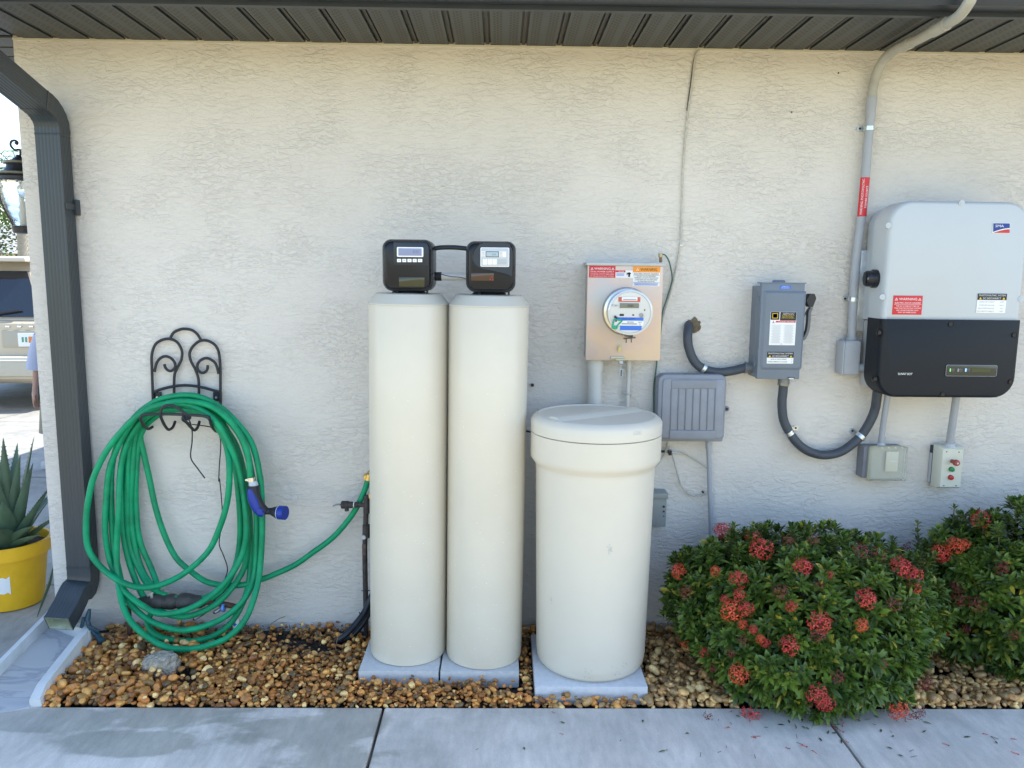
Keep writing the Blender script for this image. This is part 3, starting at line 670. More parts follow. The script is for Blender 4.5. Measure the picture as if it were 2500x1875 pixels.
# nozzle end on the right, up over the top, then loops anticlockwise
seg_([(611, 1168), (609, 1130), (600, 1090), (580, 1052), (552, 1018), (512, 993), (462, 982), (420, 984), (375, 996), (335, 1018), (305, 1055), (283, 1100), (268, 1150)], -.165, -.12)
seg_([(258, 1225), (258, 1300), (268, 1373), (291, 1421), (310, 1451), (349, 1482), (391, 1498), (439, 1496), (481, 1479), (526, 1444), (566, 1402), (591, 1355), (600, 1300), (596, 1215), (580, 1140)], -.12, -.13)
seg_([(558, 1080), (525, 1028), (480, 995), (430, 985), (380, 992), (335, 1014), (299, 1050), (262, 1100), (232, 1160)], -.14, -.14)
seg_([(216, 1215), (209, 1270), (216, 1337), (249, 1384), (300, 1421), (349, 1436), (397, 1428), (451, 1398), (505, 1352), (535, 1295), (553, 1225), (560, 1150)], -.15, -.15)
seg_([(552, 1085), (528, 1038), (495, 1005), (440, 998), (385, 1005), (340, 1035), (310, 1085), (296, 1150)], -.11, -.10)
seg_([(290, 1240), (285, 1330), (285, 1400), (296, 1470), (322, 1520), (367, 1560), (409, 1580), (457, 1585), (505, 1578), (557, 1554), (598, 1511), (622, 1451), (634, 1391), (642, 1300), (640, 1210), (631, 1140)], -.13, -.14)
seg_([(612, 1080), (580, 1030), (539, 995), (496, 972), (450, 966), (395, 976), (345, 1002), (312, 1040), (285, 1090), (272, 1150)], -.13, -.10)
seg_([(270, 1240), (276, 1330), (290, 1400), (310, 1460), (345, 1500), (390, 1525), (445, 1537), (505, 1528), (555, 1503), (600, 1460), (622, 1400), (627, 1300), (622, 1200), (608, 1120)], -.10, -.11)
seg_([(585, 1060), (545, 1015), (495, 988), (440, 980), (390, 992), (350, 1020), (322, 1065), (312, 1150)], -.09, -.07)
seg_([(310, 1250), (318, 1330), (338, 1390), (361, 1428), (398, 1452), (440, 1462), (500, 1458), (545, 1430), (575, 1380), (585, 1300), (583, 1200), (572, 1120)], -.07, -.08)
seg_([(560, 1060), (520, 1010), (470, 975), (430, 970), (380, 984), (340, 1012), (312, 1060), (298, 1150)], -.08, -.075)
seg_([(298, 1240), (302, 1320), (322, 1400), (355, 1465), (400, 1495), (450, 1505), (510, 1488), (555, 1450), (598, 1385), (606, 1300), (598, 1210), (584, 1120)], -.075, -.085)
seg_([(556, 1060), (520, 1022), (475, 990), (430, 982), (385, 990), (350, 1015), (330, 1065), (322, 1150)], -.085, -.065)
seg_([(320, 1240), (328, 1320), (346, 1385), (372, 1432), (415, 1470), (465, 1478), (520, 1462), (560, 1420), (583, 1350), (590, 1270), (588, 1190), (580, 1110)], -.065, -.07)
seg_([(552, 1055), (515, 1018), (470, 1004), (420, 1002), (375, 1020), (345, 1060), (332, 1150)], -.07, -.055)
seg_([(332, 1240), (342, 1320), (368, 1385), (385, 1440), (372, 1490), (358, 1515), (375, 1545), (420, 1562), (478, 1564), (530, 1548), (575, 1505), (605, 1430), (612, 1330), (606, 1230), (592, 1140)], -.055, -.06)
seg_([(570, 1075), (530, 1028), (480, 1008), (425, 1000), (385, 1006), (355, 1028), (343, 1060), (350, 1110), (366, 1170)], -.055, -.05)
seg_([(380, 1240), (400, 1305), (430, 1358), (463, 1392), (502, 1418), (545, 1430), (596, 1426), (640, 1414), (680, 1398), (722, 1378), (762, 1350), (814, 1311), (859, 1258), (884, 1212), (899, 1172)], -.05, -.075)
HG = M('green_hose', (.003, .27, .115), .42, 0, .28, 14, .1, 300, spec=.35)
rh = random.Random(9); hose = [(a_ + rh.uniform(-2, 2), b_ + rh.uniform(-2, 2), c_ + rh.uniform(-.004, .004)) if 3 < k_ < len(hose) - 8 else (a_, b_, c_) for k_, (a_, b_, c_) in enumerate(hose)]
hs = thing('garden_hose', 'long green garden hose coiled on the iron hanger and running to the brass tap', 'garden hose', (at(437, 1585, -.1).x, -.1, at(437, 1585, -.1).z))
G().tube([at(*p) for p in hose], .0122, n=10, res=4).build('hose_tube', HG, hs, smooth=60)
e1 = at(899, 1172, -.075); e2 = at(902, 1158, -.075)
G().tube([e1, e2], .015, n=14, res=1).build('hose_coupling', M('brass', (.62, .45, .16), .3, .9, .15, 30), hs)

# spray nozzle
nz_ = thing('spray_nozzle', 'blue and black spray nozzle hanging off the green hose end', 'spray nozzle', at(640, 1240, -.17))
NB = M('nozzle_blue', (.01, .035, .28), .4); ND = M('nozzle_black', (.02, .022, .03), .5)
yN_ = -.172
G().tube(pth([z6(1437, 50), z6(1440, 82)], yN_), .0165, n=20, res=1).build('hose_clamp', M('steel_clamp', (.7, .68, .6), .25, .9, .2, 60), nz_)
g = G(); g.box(at(*z6(1405, 72), yN_ - .01), (.012, .012, .008), .002); g.build('clamp_screw', MATS['steel_clamp'], nz_)
G().tube(pth([z6(1452, 82), z6(1458, 118)], yN_), lambda t: .0155 + .004 * t, n=20, res=1).build('swivel_collar', LGREY, nz_)
g = G(); g.tube(pth([z6(1458, 116), z6(1462, 160), z6(1475, 220), z6(1510, 290), z6(1540, 330)], yN_ - .004), lambda t: .0235 - .002 * math.sin(t * 3), n=14, res=4); g.build('handle', ND, nz_)
g = G(); g.tube(pth([z6(1440, 140), z6(1445, 190), z6(1465, 250), z6(1500, 320), z6(1545, 345)], yN_ - .012), lambda t: .015 + .006 * math.sin(t * 3.1), n=12, res=4); g.build('grip_trigger', NB, nz_)
g = G(); g.lathe([(.012, -.012), (.013, -.008), (.013, .03)], at(*z6(1512, 322), yN_ - .022) , 18, 'y'); g.build('flow_knob', NB, nz_)
d0 = at(*z6(1545, 325), yN_); d1 = at(*z6(1600, 325), yN_); d2 = at(*z6(1655, 335), yN_ - .01); d3 = at(*z6(1665, 336), yN_ - .012); d4 = at(*z6(1715, 340), yN_ - .02)
G().tube([d0, d1], .0135, n=16, res=1).build('neck', ND, nz_)
G().tube([d1, d2], lambda t: .0145 + .0115 * t, n=20, res=1).build('bell', ND, nz_)
G().tube([d3, d4], lambda t: .0275 + .0008 * math.sin(t * 3), n=24, res=4).build('dial_ring', NB, nz_)
G().tube([d3 - (d4 - d3) * .03, d3 + (d4 - d3) * .05], .0282, n=24, res=1).build('dial_trim', LGREY, nz_)

# cords
CRD = M('black_cord', (.02, .022, .025), .7, 0, .3, 300, .5, 900)
g = G(); g.tube([at(*z5(a, b), y) for a, b, y in ((1075, 940, -.18), (1110, 965, -.188), (1140, 1060, -.16), (1141, 1180, -.12), (1128, 1330, -.11), (1190, 1430, -.11), (1265, 1530, -.115))], .0026, n=6, res=4)
g.lathe([(.009, -.006), (.013, -.003), (.013, .004), (.009, .008)], at(*z5(1100, 942), -.176), 10, 'y'); 
g.tube([at(*z5(a, b), -.185) for a, b in ((1050, 930), (1085, 985), (1115, 1000))], .003, n=6, res=3)
g.build('cord', CRD, None, 'frayed black cord knotted on the hanger, its bent end dangling inside the coil', cat='cord')
g = G(); g.tube([at(*p) for p in [(*z5(1140, 1012), -.15), (*z5(1230, 1022), -.13), (*z5(1330, 1042), -.08), (*z5(1395, 1095), -.04), (*z5(1418, 1200), -.03), (*z5(1405, 1400), -.03), (*z5(1398, 1560), -.03), (*z6(1180, 60), -.03), (*z6(1195, 200), -.03), (*z6(1205, 400), -.03), (*z6(1178, 580), -.03), (*z6(1212, 680), -.03), (*z6(1245, 780), -.03), (*z6(1235, 850), -.03), (*z6(1205, 910), -.03)]], .0022, n=6, res=4)
g.build('cord', CRD, None, 'thin wavy black cord hanging down the wall behind the hose loops', cat='cord')

# ------------------------------------------------------------------ backflow assembly behind the hose
yb = -.135
bf = thing('backflow_preventer', 'dark weathered backflow valve on two rusty risers behind the hose', 'backflow valve', (at(455, 1620, yb).x, yb, 0))
RST = M('rust_brown', (.09, .045, .03), .75, .2, .5, 40, .5, 90)
G().tube([onz(314, 1600, -.04).lerp(onz(314, 1600, -.04), 0) * 0 + Vector((at(314, 1500, yb).x, yb, -.06)), at(313, 1478, yb)], .0105, n=14, res=1).build('riser', RST, bf)
xr = at(575, 1500, yb).x
G().tube([Vector((xr, yb, -.06)), Vector((xr, yb, at(575, 1480, yb).z))], .0105, n=14, res=1).build('riser', RST, bf)
g = G(); zz = at(455, 1469, yb).z; X_ = lambda p: at(p, 1469, yb).x
g.lathe([(.014, X_(338)), (.024, X_(350)), (.024, X_(362)), (.03, X_(370)), (.033, X_(380)), (.033, X_(395)), (.029, X_(400)), (.032, X_(410)), (.032, X_(425)), (.024, X_(433)), (.034, X_(440)), (.036, X_(450)), (.033, X_(465)), (.028, X_(475)), (.026, X_(492)), (.014, X_(503))], (0, yb, zz), 22, 'x')
g.build('valve_body', M('aged_bronze', (.065, .06, .055), .6, .3, .4, 40, .6, 70), bf)
G().tube([(X_(313), yb, zz), (X_(345), yb, zz)], .0115, n=14, res=1).build('inlet_pipe', RST, bf)
G().tube([(X_(500), yb, zz), (X_(545), yb, zz - .01), Vector((xr, yb, zz - .02))], .0115, n=14, res=3).build('outlet_pipe', RST, bf)
for (u, v) in ((1140, 1148), (975, 1200)):
    p = at(*z6(u, v), yb - .03); g = G(); g.tube([p + Vector((.03, .03, .014)), p], .008, n=12, res=1); tp = g.build('test_cock', M('dull_metal', (.3, .29, .27), .4, .7, .3, 40), bf)
    G().lathe([(.0055, -.001), (.0055, .001)], p, 12, 'y').build('cock_opening', BLACK, tp)
p = at(*z6(1212, 1108), yb - .01); G().tube([p - Vector((.004, 0, 0)), p + Vector((.006, 0, 0))], .0165, n=18, res=1).build('blue_band', M('blue_tape', (.1, .25, .6), .5), bf)
p = at(*z6(1306, 1240), yb); G().tube([Vector((xr, yb, p.z - .027)), Vector((xr, yb, p.z + .027))], .013, n=18, res=1).build('paper_tag', WHITE, bf)
g = G(); g.box((xr, yb - .0135, p.z + .004), (.012, .002, .012), .0, Matrix.Rotation(.78, 3, 'Y')); g.box((xr, yb - .0135, p.z - .015), (.016, .002, .005)); g.build('tag_marking', BLUE, bf, smooth=0)
p = at(*z6(620, 1000), yb - .02); g = G(); g.box(p, (.03, .006, .008), .002, Matrix.Rotation(-.5, 3, 'Y')); g.box(p + Vector((.005, 0, -.008)), (.012, .006, .016), .002); g.build('shutoff_lever', M('dull_metal2', (.4, .4, .38), .4, .6), bf)
p = at(*z6(640, 1400), yb - .05)

# concrete chunk
bm = bmesh.new(); bmesh.ops.create_icosphere(bm, subdivisions=4, radius=1); rnd = random.Random(2)
from mathutils import noise as MN
g = G(); c_ = onz(395, 1625, .02)
vs = []
for v in bm.verts:
    n_ = v.co.normalized(); k_ = 1 + .22 * MN.noise(n_ * 1.7 + Vector((3, 1, 2))) + .16 * MN.noise(n_ * 4) + .09 * MN.noise(n_ * 9)
    q_ = n_ * k_; q_ = Vector((max(-.85, min(.85, q_.x)), max(-.8, min(.8, q_.y)), max(-.8, min(.78, q_.z)))); vs.append(c_ + Vector((q_.x * .072, q_.y * .05, q_.z * .056)))
g.add(vs, [[v.index for v in f.verts] for f in bm.faces]); bm.free()
g.build('concrete_chunk', M('chunk', (.38, .34, .27), .9, 0, .6, 60, 1, 110, bd=.012), None, 'rough grey lump of concrete lying on the gravel below the hose coil', cat='rock', smooth=60)

# ------------------------------------------------------------------ standpipe, tap, black drain tubes
yq = -.095
def z7(x, y): return (780 + x / 3.017, 1100 + y / 3.017)
st = thing('standpipe', 'dark standpipe with ball valve and side relief valve beside the left tank', 'pipe', (at(893, 1540, yq).x, yq, 0))
xp = at(*z7(338, 1000), yq).x
G().tube([(xp, yq, -.05), (xp, yq, at(893, 1340, yq).z), at(*z7(348, 330), yq)], .0105, n=14, res=1).build('pipe', DPIPE, st)
zz = at(*z7(348, 400), yq).z
G().tube([at(*z7(348, 350), yq), at(*z7(348, 460), yq)], .014, n=16, res=1).build('tee', DPIPE, st)
g = G(); X_ = lambda u: at(*z7(u, 400), yq).x
g.lathe([(.009, X_(345)), (.0095, X_(285)), (.012, X_(283)), (.012, X_(262)), (.0085, X_(258)), (.0085, X_(248)), (.0135, X_(245)), (.0135, X_(215)), (.016, X_(212)), (.016, X_(165)), (.013, X_(160))], (0, yq, zz), 20, 'x'); g.tube([(X_(200), yq, zz - .005), (X_(200), yq, zz - .026)], .0085, n=14, res=1)
rv = g.build('relief_valve', DPIPE, st); 
G().tube([(X_(160), yq, zz), (X_(135), yq - .005, zz + .003), (X_(102), yq - .008, zz - .003)], .0038, n=8, res=2).build('lever', M('lever_steel', (.25, .26, .27), .4, .6), rv)
G().tube([(X_(257), yq, zz), (X_(250), yq, zz)], .0105, n=14, res=1).build('seal_ring', WHITE, rv)
g = G(); g.tube([at(*z7(345, 545), yq), at(*z7(343, 640), yq)], .0155, n=10, res=1); bv = g.build('ball_valve', DPIPE, st)
G().lathe([(.0085, -.022), (.0085, -.008)], at(*z7(332, 628), yq), 12, 'y').build('valve_nut', LGREY, bv)
a = at(*z7(328, 730), yq - .028); G().box(a, (.016, .004, .046), .002).build('valve_handle', M('handle_dirty', (.1, .07, .06), .6, 0, .7, 60), bv)
g = G(); p = at(*z7(338, 1030), yq - .012); g.tube([p + Vector((-.016, 0, -.002)), p + Vector((0, -.003, 0)), p + Vector((.02, 0, 0))], .0022, n=6, res=2); g.build('cable_tie', DRK, st)
tp = thing('brass_tap', 'brass hose tap on the wall at the left tank edge where the hose ends', 'tap', at(900, 1160, -.02))
BR = MATS['brass']
p = at(899, 1158, -.03)
G().lathe([(.010, -.055), (.013, -.05), (.013, -.02), (.010, -.015), (.010, .03)], p, 18, 'y').build('tap_body', BR, tp)
G().tube([p + Vector((.0, -.04, 0)), p + Vector((.005, -.045, -.012))], .012, n=16, res=1).build('spout', BR, tp)
G().tube([at(*z7(372, 320), yq), at(*z7(372, 360), yq)], .007, n=10, res=1).build('handle', BR, tp)
def tubeobj(pts, r, mat, name, label, cat, Y=None, n=8, res=5, group=None):
    return G().tube([at(*p) if len(p) == 3 else at(*p, Y) for p in pts], r, n=n, res=res).build(name, mat, None, label, cat=cat, group=group)
bl = M('black_poly_tube', (.012, .016, .024), .35, 0, .2, 20)
k0 = thing('drain_tube', 'front black drain tube curving from behind the left tank into the gravel', 'tube', onz(812, 1585, 0))
G().tube([at(*z7(420, 1000), -.10), at(*z7(375, 1090), -.11), at(*z7(330, 1190), -.13), at(*z7(255, 1290), -.16), at(*z7(165, 1380), -.19), onz(*z7(85, 1440), -.012)], .0125, n=12, res=4).build('tube', bl, k0)
p = at(*z7(318, 1205), -.135); G().tube([p + Vector((-.014, -.006, .012)), p + Vector((0, -.016, 0)), p + Vector((.028, -.006, -.012))], .0022, n=6, res=3).build('cable_tie', DRK, k0)
G().tube([at(*z7(425, 1060), -.08), at(*z7(385, 1140), -.09), at(*z7(345, 1230), -.11), at(*z7(290, 1310), -.13), at(*z7(215, 1385), -.15), onz(*z7(130, 1440), -.02)], .0125, n=12, res=4).build('drain_tube', bl, None, 'rear black drain tube running behind its twin at the standpipe foot', cat='tube')

# ------------------------------------------------------------------ pads, tanks
PAD = M('paver_concrete', (.54, .54, .53), .85, 0, .1, 60, .5, 300)
PADW = M('paver_white', (.60, .61, .62), .85, 0, .08, 60, .5, 300)
for i, ((a, b, yf, zt), lab) in enumerate(zip(PADS, ('grey concrete paver under the left tank', 'grey concrete paver under the right tall tank', 'wide pale concrete paver under the squat brine tank'))):
    G().bb(a + .001, b - .001, yf, yf + (b - a), -.02, zt, .004).build('paver', PADW if i == 2 else PAD, None, lab, cat='paver')
CREAM = M('cream_jacket', (.665, .605, .485), .33, 0, .055, 2.2, .03, 200, coat=.1)
def specks(c_, r, z0, z1, n, seed):
    rnd = random.Random(seed); g = G()
    for i in range(n):
        a_ = R(rnd.uniform(-150, -30)); z = z0 + (z1 - z0) * rnd.random() ** 1.6; s = rnd.uniform(.0006, .0016)
        p = Vector((c_.x + (r + .0006) * math.cos(a_), c_.y + (r + .0006) * math.sin(a_), z)); t = Vector((-math.sin(a_), math.cos(a_), 0)) * s; u = Vector((0, 0, s * rnd.uniform(.8, 1.3)))
        g.add([p - t, p - u, p + t, p + u], [[0, 1, 2, 3]])
    return g
def water_tank(lab, pxc, pxw, bot, topy, seed):
    zt = .045; ff = onz(pxc, bot, zt); r = None
    # radius from photo width at mid height
    y = ff.y + .14
    for _ in range(8):
        a = at(pxc - pxw / 2, 1560, y); b = at(pxc + pxw / 2, 1560, y); r = (b.x - a.x) / 2; y = ff.y + r - .008
    cx = (at(pxc - pxw / 2, 1560, y).x + at(pxc + pxw / 2, 1560, y).x) / 2
    TL = Matrix.Translation((cx, y, zt)) @ Matrix.Rotation(R(.5), 4, 'Y') @ Matrix.Translation((-cx, -y, -zt))
    c = Vector((cx, y, 0)); t = thing('water_softener', lab, 'water softener', (cx, y, zt))
    zs = at(pxc, topy, y - r).z
    G().lathe([(r - .012, zt + .0008), (r - .002, zt + .004), (r, zt + .02), (r, zs - .5), (r, zs - .003), (r - .0015, zs)], c, 56).xf(TL).build('tank_jacket', CREAM, t, smooth=45)
    G().lathe([(r + .0015, zs - .003), (r + .0015, zs + .002), (r - .003, zs + .008), (r - .026, zs + .036), (r - .034, zs + .039), (.0, zs + .039)], c, 56, closed=False).xf(TL).build('shoulder_cap', M('cap_cream', (.56, .53, .45), .4), t, smooth=30)
    specks(c, r, zt + .02, zs * .8, 160, seed).xf(TL).build('water_spots', M('mineral_spots', (.9, .9, .88), .5), t, smooth=0)
    G().lathe([(.062, zs + .037), (.062, zs + .043), (.05, zs + .052), (.05, zs + .07)], c, 30).xf(TL).build('neck_collar', DRK, t)
    return t, c, r, zs
tL, cL, rL, zL = water_tank('left tall cream softener tank with a five button control head', 997.5, 183.5, 1627, 745, 1)
tR, cR, rR, zR = water_tank('right tall cream softener tank with a round grey keypad panel', 1181.5, 183, 1635, 749, 2)
def z8(x, y): return (900 + x / 5.53, 560 + y / 5.53)
HB = M('head_gloss_black', (.012, .014, .02), .25, 0, 0, spec=.4); HN = M('head_navy_panel', (.014, .022, .036), .3); HBR = M('head_smoked_cover', (.008, .010, .015), .22, spec=.35)
LCD = M('lcd_blue', (.24, .27, .42), .25); LCD2 = M('lcd_grey', (.38, .47, .52), .25); DIG = M('lcd_digit', (.10, .12, .22), .5)
def head(t, c, corners, lab):
    x0p, y0p, x1p, y1p = corners; yf = c.y - .115
    a = at(*z8(x0p, y0p), yf + .02); b = at(*z8(x1p, y1p), yf + .02)
    hd_ = G().rp(a.x, b.x, b.z, a.z, (.036, .034, .03, .032), yf + .015, c.y + .05, .014, 8).build('control_head', HB, t, lab); ORG[hd_.name] = ORG[t.name]
    # bulged cover
    ins = .006; rings = []
    for dy, i2 in ((.016, 0), (.007, .002), (.0015, .007), (.0, .012)):
        rings.append([Vector((u, yf + dy, w)) for u, w in rrect(a.x + ins + i2, b.x - ins - i2, b.z + ins + i2, a.z - ins - i2, .029, 8)])
    G().loft(rings).build('front_cover', HBR, hd_)
    g = G(); g.bb(a.x + .045, a.x + .052, c.y - .07, c.y - .055, b.z - .009, b.z + .002); g.bb(b.x - .027, b.x - .02, c.y - .07, c.y - .055, b.z - .009, b.z + .002); g.build('latch_foot', DRK, hd_, smooth=0)
    return hd_, yf, a, b
h1, yf1, a1, b1 = head(tL, cL, (178, 130, 868, 838), 'control head with a wide screen over five white buttons')
def R8(r, y): 
    p, q = at(*z8(r[0], r[1]), y), at(*z8(r[2], r[3]), y); return p.x, q.x, q.z, p.z
x0, x1, z0, z1 = R8((335, 172, 805, 490), yf1); G().rp(x0, x1, z0, z1, (.012, .002, .016, .004), yf1 - .0022, yf1 + .001, .0015, 5).build('keypad_panel', HN, h1)
x0, x1, z0, z1 = R8((382, 238, 740, 375), yf1); G().rp(x0, x1, z0, z1, .003, yf1 - .0042, yf1 - .002, .001, 3).build('screen_bezel', WHITE, h1)
x0, x1, z0, z1 = R8((403, 255, 718, 358), yf1); G().rp(x0, x1, z0, z1, .001, yf1 - .0048, yf1 - .004, .0003, 2).build('screen', LCD, h1)
g = G(); p = at(*z8(635, 300), yf1 - .0055); text_geo(g, '3:11', p.x, p.z, yf1 - .0056, .018, .0105); g.build('screen_digits', DIG, h1, smooth=0)
for i in range(5):
    u = 385 + i * 70; x0, x1, z0, z1 = R8((u, 398, u + (56 if i < 4 else 60), 443), yf1)
    G().rp(x0, x1, z0, z1, .0012, yf1 - .0048, yf1 - .002, .0008, 3).build('button', WHITE, h1)
    g = G(); cx, cz = (x0 + x1) / 2, (z0 + z1) / 2; yy = yf1 - .0052
    if i in (2, 3):
        s = 1 if i == 2 else -1; g.add([(cx - .002, yy, cz - .0016 * s), (cx + .002, yy, cz - .0016 * s), (cx, yy, cz + .002 * s)], [[0, 1, 2]])
    else: g.bb(cx - .0035, cx + .0035, yy - .0002, yy, cz - .0008, cz + .0008)
    g.build('button_mark', FINE, h1, smooth=0)
x0, x1, z0, z1 = R8((410, 645, 755, 775), yf1); G().rp(x0, x1, z0, z1, .001, yf1 - .001, yf1 + .001, .0004, 2).build('smoked_window', M('smoked_olive', (.022, .026, .012), .15, coat=.5), h1)
h2, yf2, a2, b2 = head(tR, cR, (1312, 155, 1982, 855), 'control head with a grey keypad plate and red lit window')
g = G(); pl2 = [(1545, 180), (1480, 215), (1420, 300), (1405, 400), (1440, 480), (1530, 535), (1700, 570), (1850, 605), (1935, 640), (1935, 260), (1900, 200), (1850, 180)]
g.loft([[at(*z8(*p), yf2 + .002) for p in pl2], [at(*z8(*p), yf2 - .002) for p in pl2]]); g.build('keypad_panel', HN, h2)
g = G(); g.tube([at(*z8(*p), yf2 - .003) for p in pl2[:9]], .0016, n=6, res=4); g.build('panel_groove', M('groove_black', (.006, .006, .008), .25), h2)
x0, x1, z0, z1 = R8((1510, 243, 1897, 508), yf2); G().rp(x0, x1, z0, z1, .004, yf2 - .0038, yf2 - .0018, .0008, 4).build('keypad_rim', WHITE, h2)
x0, x1, z0, z1 = R8((1520, 252, 1888, 500), yf2); G().rp(x0, x1, z0, z1, .004, yf2 - .0043, yf2 - .0037, .0003, 4).build('keypad_plate', LGREY, h2)
x0, x1, z0, z1 = R8((1525, 297, 1855, 375), yf2); G().rp(x0, x1, z0, z1, .001, yf2 - .0047, yf2 - .0042, .0002, 2).build('legend_strip', WHITE, h2)
x0, x1, z0, z1 = R8((1580, 298, 1760, 375), yf2); G().rp(x0, x1, z0, z1, .001, yf2 - .0054, yf2 - .0046, .0002, 2).build('screen_bezel', DRK, h2)
x0, x1, z0, z1 = R8((1588, 305, 1752, 368), yf2); G().rp(x0, x1, z0, z1, .001, yf2 - .0058, yf2 - .0052, .0002, 2).build('screen', LCD2, h2)
g = G(); p = at(*z8(1690, 338), yf2 - .006); text_geo(g, '3:10', p.x, p.z, yf2 - .0062, .0125, .006); g.build('screen_digits', DIG, h2, smooth=0)
for i in range(3):
    u = 1542 + i * 65; x0, x1, z0, z1 = R8((u, 398, u + 57, 476), yf2); G().rp(x0, x1, z0, z1, .0012, yf2 - .0052, yf2 - .004, .0006, 3).build('button', WHITE, h2)
    g = G(); cx, cz = (x0 + x1) / 2, z1 - .003; g.bb(cx - .0015, cx + .0015, yf2 - .0056, yf2 - .0053, cz - .0008, cz + .0008); g.build('button_mark', FINE, h2, smooth=0)
g = G()
for k in range(4):
    for (u0, u1) in ((1530, 1568), (1770, 1808)):
        x0, x1, z0, z1 = R8((u0, 308 + k * 17, u1, 315 + k * 17), yf2); g.bb(x0, x1, yf2 - .0051, yf2 - .0048, z0, z1)
    x0, x1, z0, z1 = R8((1742, 408 + k * 17, 1862, 415 + k * 17), yf2); g.bb(x0, x1, yf2 - .0047, yf2 - .0044, z0, z1)
g.build('legend_print', FINE, h2, smooth=0)
x0, x1, z0, z1 = R8((1385, 588, 1690, 695), yf2); G().rp(x0, x1, z0, z1, .001, yf2 - .001, yf2 + .001, .0004, 2).build('smoked_window', M('smoked_red', (.05, .02, .015), .15, coat=.5), h2)
g = G()
for (u, v) in ((1665, 645), (1675, 680), (1640, 672)):
    p = at(*z8(u, v), yf2 - .0015); g.lathe([(.0022, -.0006), (.0022, 0)], p, 8, 'y')
g.build('indicator_light', M('red_led', (.3, .02, .02), .4, emit=(1, .05, .05, .04)), h2)
# pipes between the heads
yb_ = cL.y + .02
G().tube([at(*z8(850, 285), yb_), at(*z8(920, 252), yb_), at(*z8(1050, 243), yb_), at(*z8(1200, 246), yb_), at(*z8(1345, 262), yb_)], .0085, n=12, res=4).build('black_tube', bl, None, 'black bowed tube bridging the tops of the two control heads', cat='tube')
cp_ = thing('transfer_pipe', 'white pipe with black coupling joining the two control heads', 'pipe', at(*z8(1090, 640), yb_ + .02))
G().tube([at(*z8(975, 638), yb_ + .02), at(*z8(1330, 638), yb_ + .02)], .0138, n=18, res=1).build('pipe', M('white_pvc', (.74, .74, .72), .35), cp_)
G().tube([at(*z8(850, 635), yb_ + .02), at(*z8(985, 635), yb_ + .02)], .0165, n=18, res=1).build('coupling', DRK, cp_)
tubeobj([(*z8(870, 580), cL.y - .03), (*z8(960, 600), cL.y - .045), (*z8(1100, 635), cL.y - .045), (*z8(1240, 648), cL.y - .04), (*z8(1330, 675), cL.y - .03)], .0016, DRK, 'wire', 'thin black wire sagging between the two control heads', 'wire', n=6)
tubeobj([(*z8(1850, 850), cR.y), (*z8(1845, 880), cR.y + .01)], .002, WHITE, 'drain_stub', 'tiny white stub under the right control head', 'tube')

# brine tank
zt = PADS[2][3]; ff = onz(1445, 1666, zt); wz = 1450
r = .2; y = ff.y + r
for _ in range(8):
    a = at(1310, 1560, y); b = at(1572, 1560, y); r = (b.x - a.x) / 2; y = ff.y + r - .018
cB = Vector(((a.x + b.x) / 2, y, 0)); cx2 = (at(1302, 1200, y).x + at(1598, 1200, y).x) / 2
tb = thing('brine_tank', 'squat cream brine tank with a wide lidded collar on a pale paver', 'brine tank', (cB.x, cB.y, zt))
rT = (at(1592, 1230, y).x - at(1306, 1230, y).x) / 2; rBd = (at(1612, 1080, y).x - at(1296, 1080, y).x) / 2
zb0 = at(1298, 1125, y).z; zsm = at(1298, 1050, y).z; zl = at(1298, 1022, y).z
CRB = M('brine_plastic', (.66, .61, .505), .38, 0, .03, 4, .05, 150)
G().lathe([(r - .035, zt + .0006), (r - .012, zt + .005), (r - .003, zt + .018), (r + .001, zt + .05), (rT, zb0 - .02), (rT + .0005, zb0 - .006), (rT + .004, zb0 + .0), (rBd - .008, zb0 + .012), (rBd - .001, zb0 + .022), (rBd, zb0 + .035), (rBd, zsm - .001), (rBd - .003, zsm)], cB, 72).build('tank_body', CRB, tb, smooth=60)
ld = G().lathe([(rBd - .004, zsm + .0015), (rBd + .0005, zsm + .003), (rBd + .001, zl - .002), (rBd - .004, zl + .007), (rBd - .016, zl + .018), (rBd - .027, zl + .020), (rBd - .031, zl + .016), (0, zl + .017)], cB, 72, closed=False).build('lid', CRB, tb, smooth=40)
g = G(); Mx = Matrix.Translation((cB.x, cB.y, zl + .0165)) @ Matrix.Rotation(R(34), 4, 'Z')
rr = rBd - .036; w0 = .045; o = []
for k in range(13):
    a_ = -math.asin(w0 / rr) + 2 * math.asin(w0 / rr) * k / 12; o.append((rr * math.cos(a_), rr * math.sin(a_)))
for k in range(13):
    a_ = math.pi - math.asin(w0 / rr) + 2 * math.asin(w0 / rr) * k / 12; o.append((rr * math.cos(a_), rr * math.sin(a_)))
g.loft([[Mx @ Vector((u, v, 0)) for u, v in o], [Mx @ Vector((u * .985, v * .35, .011)) for u, v in o]]); g.build('lid_ridge', CRB, tb, smooth=25)
a_ = R(-61); p = Vector((cB.x + (rBd + .0005) * math.cos(a_), cB.y + (rBd + .0005) * math.sin(a_), zl - .008))
RM = Matrix.Rotation(a_ + R(90), 3, 'Z')
mk = G().box(p, (.034, .004, .011), .003, RM).build('lid_mark', CRB, tb)
G().box(p + Vector((.0022 * math.cos(a_), .0022 * math.sin(a_), .0)), (.022, .0012, .004), 0, RM).build('lettering', LGREY, mk)
g = G(); rnd = random.Random(4)
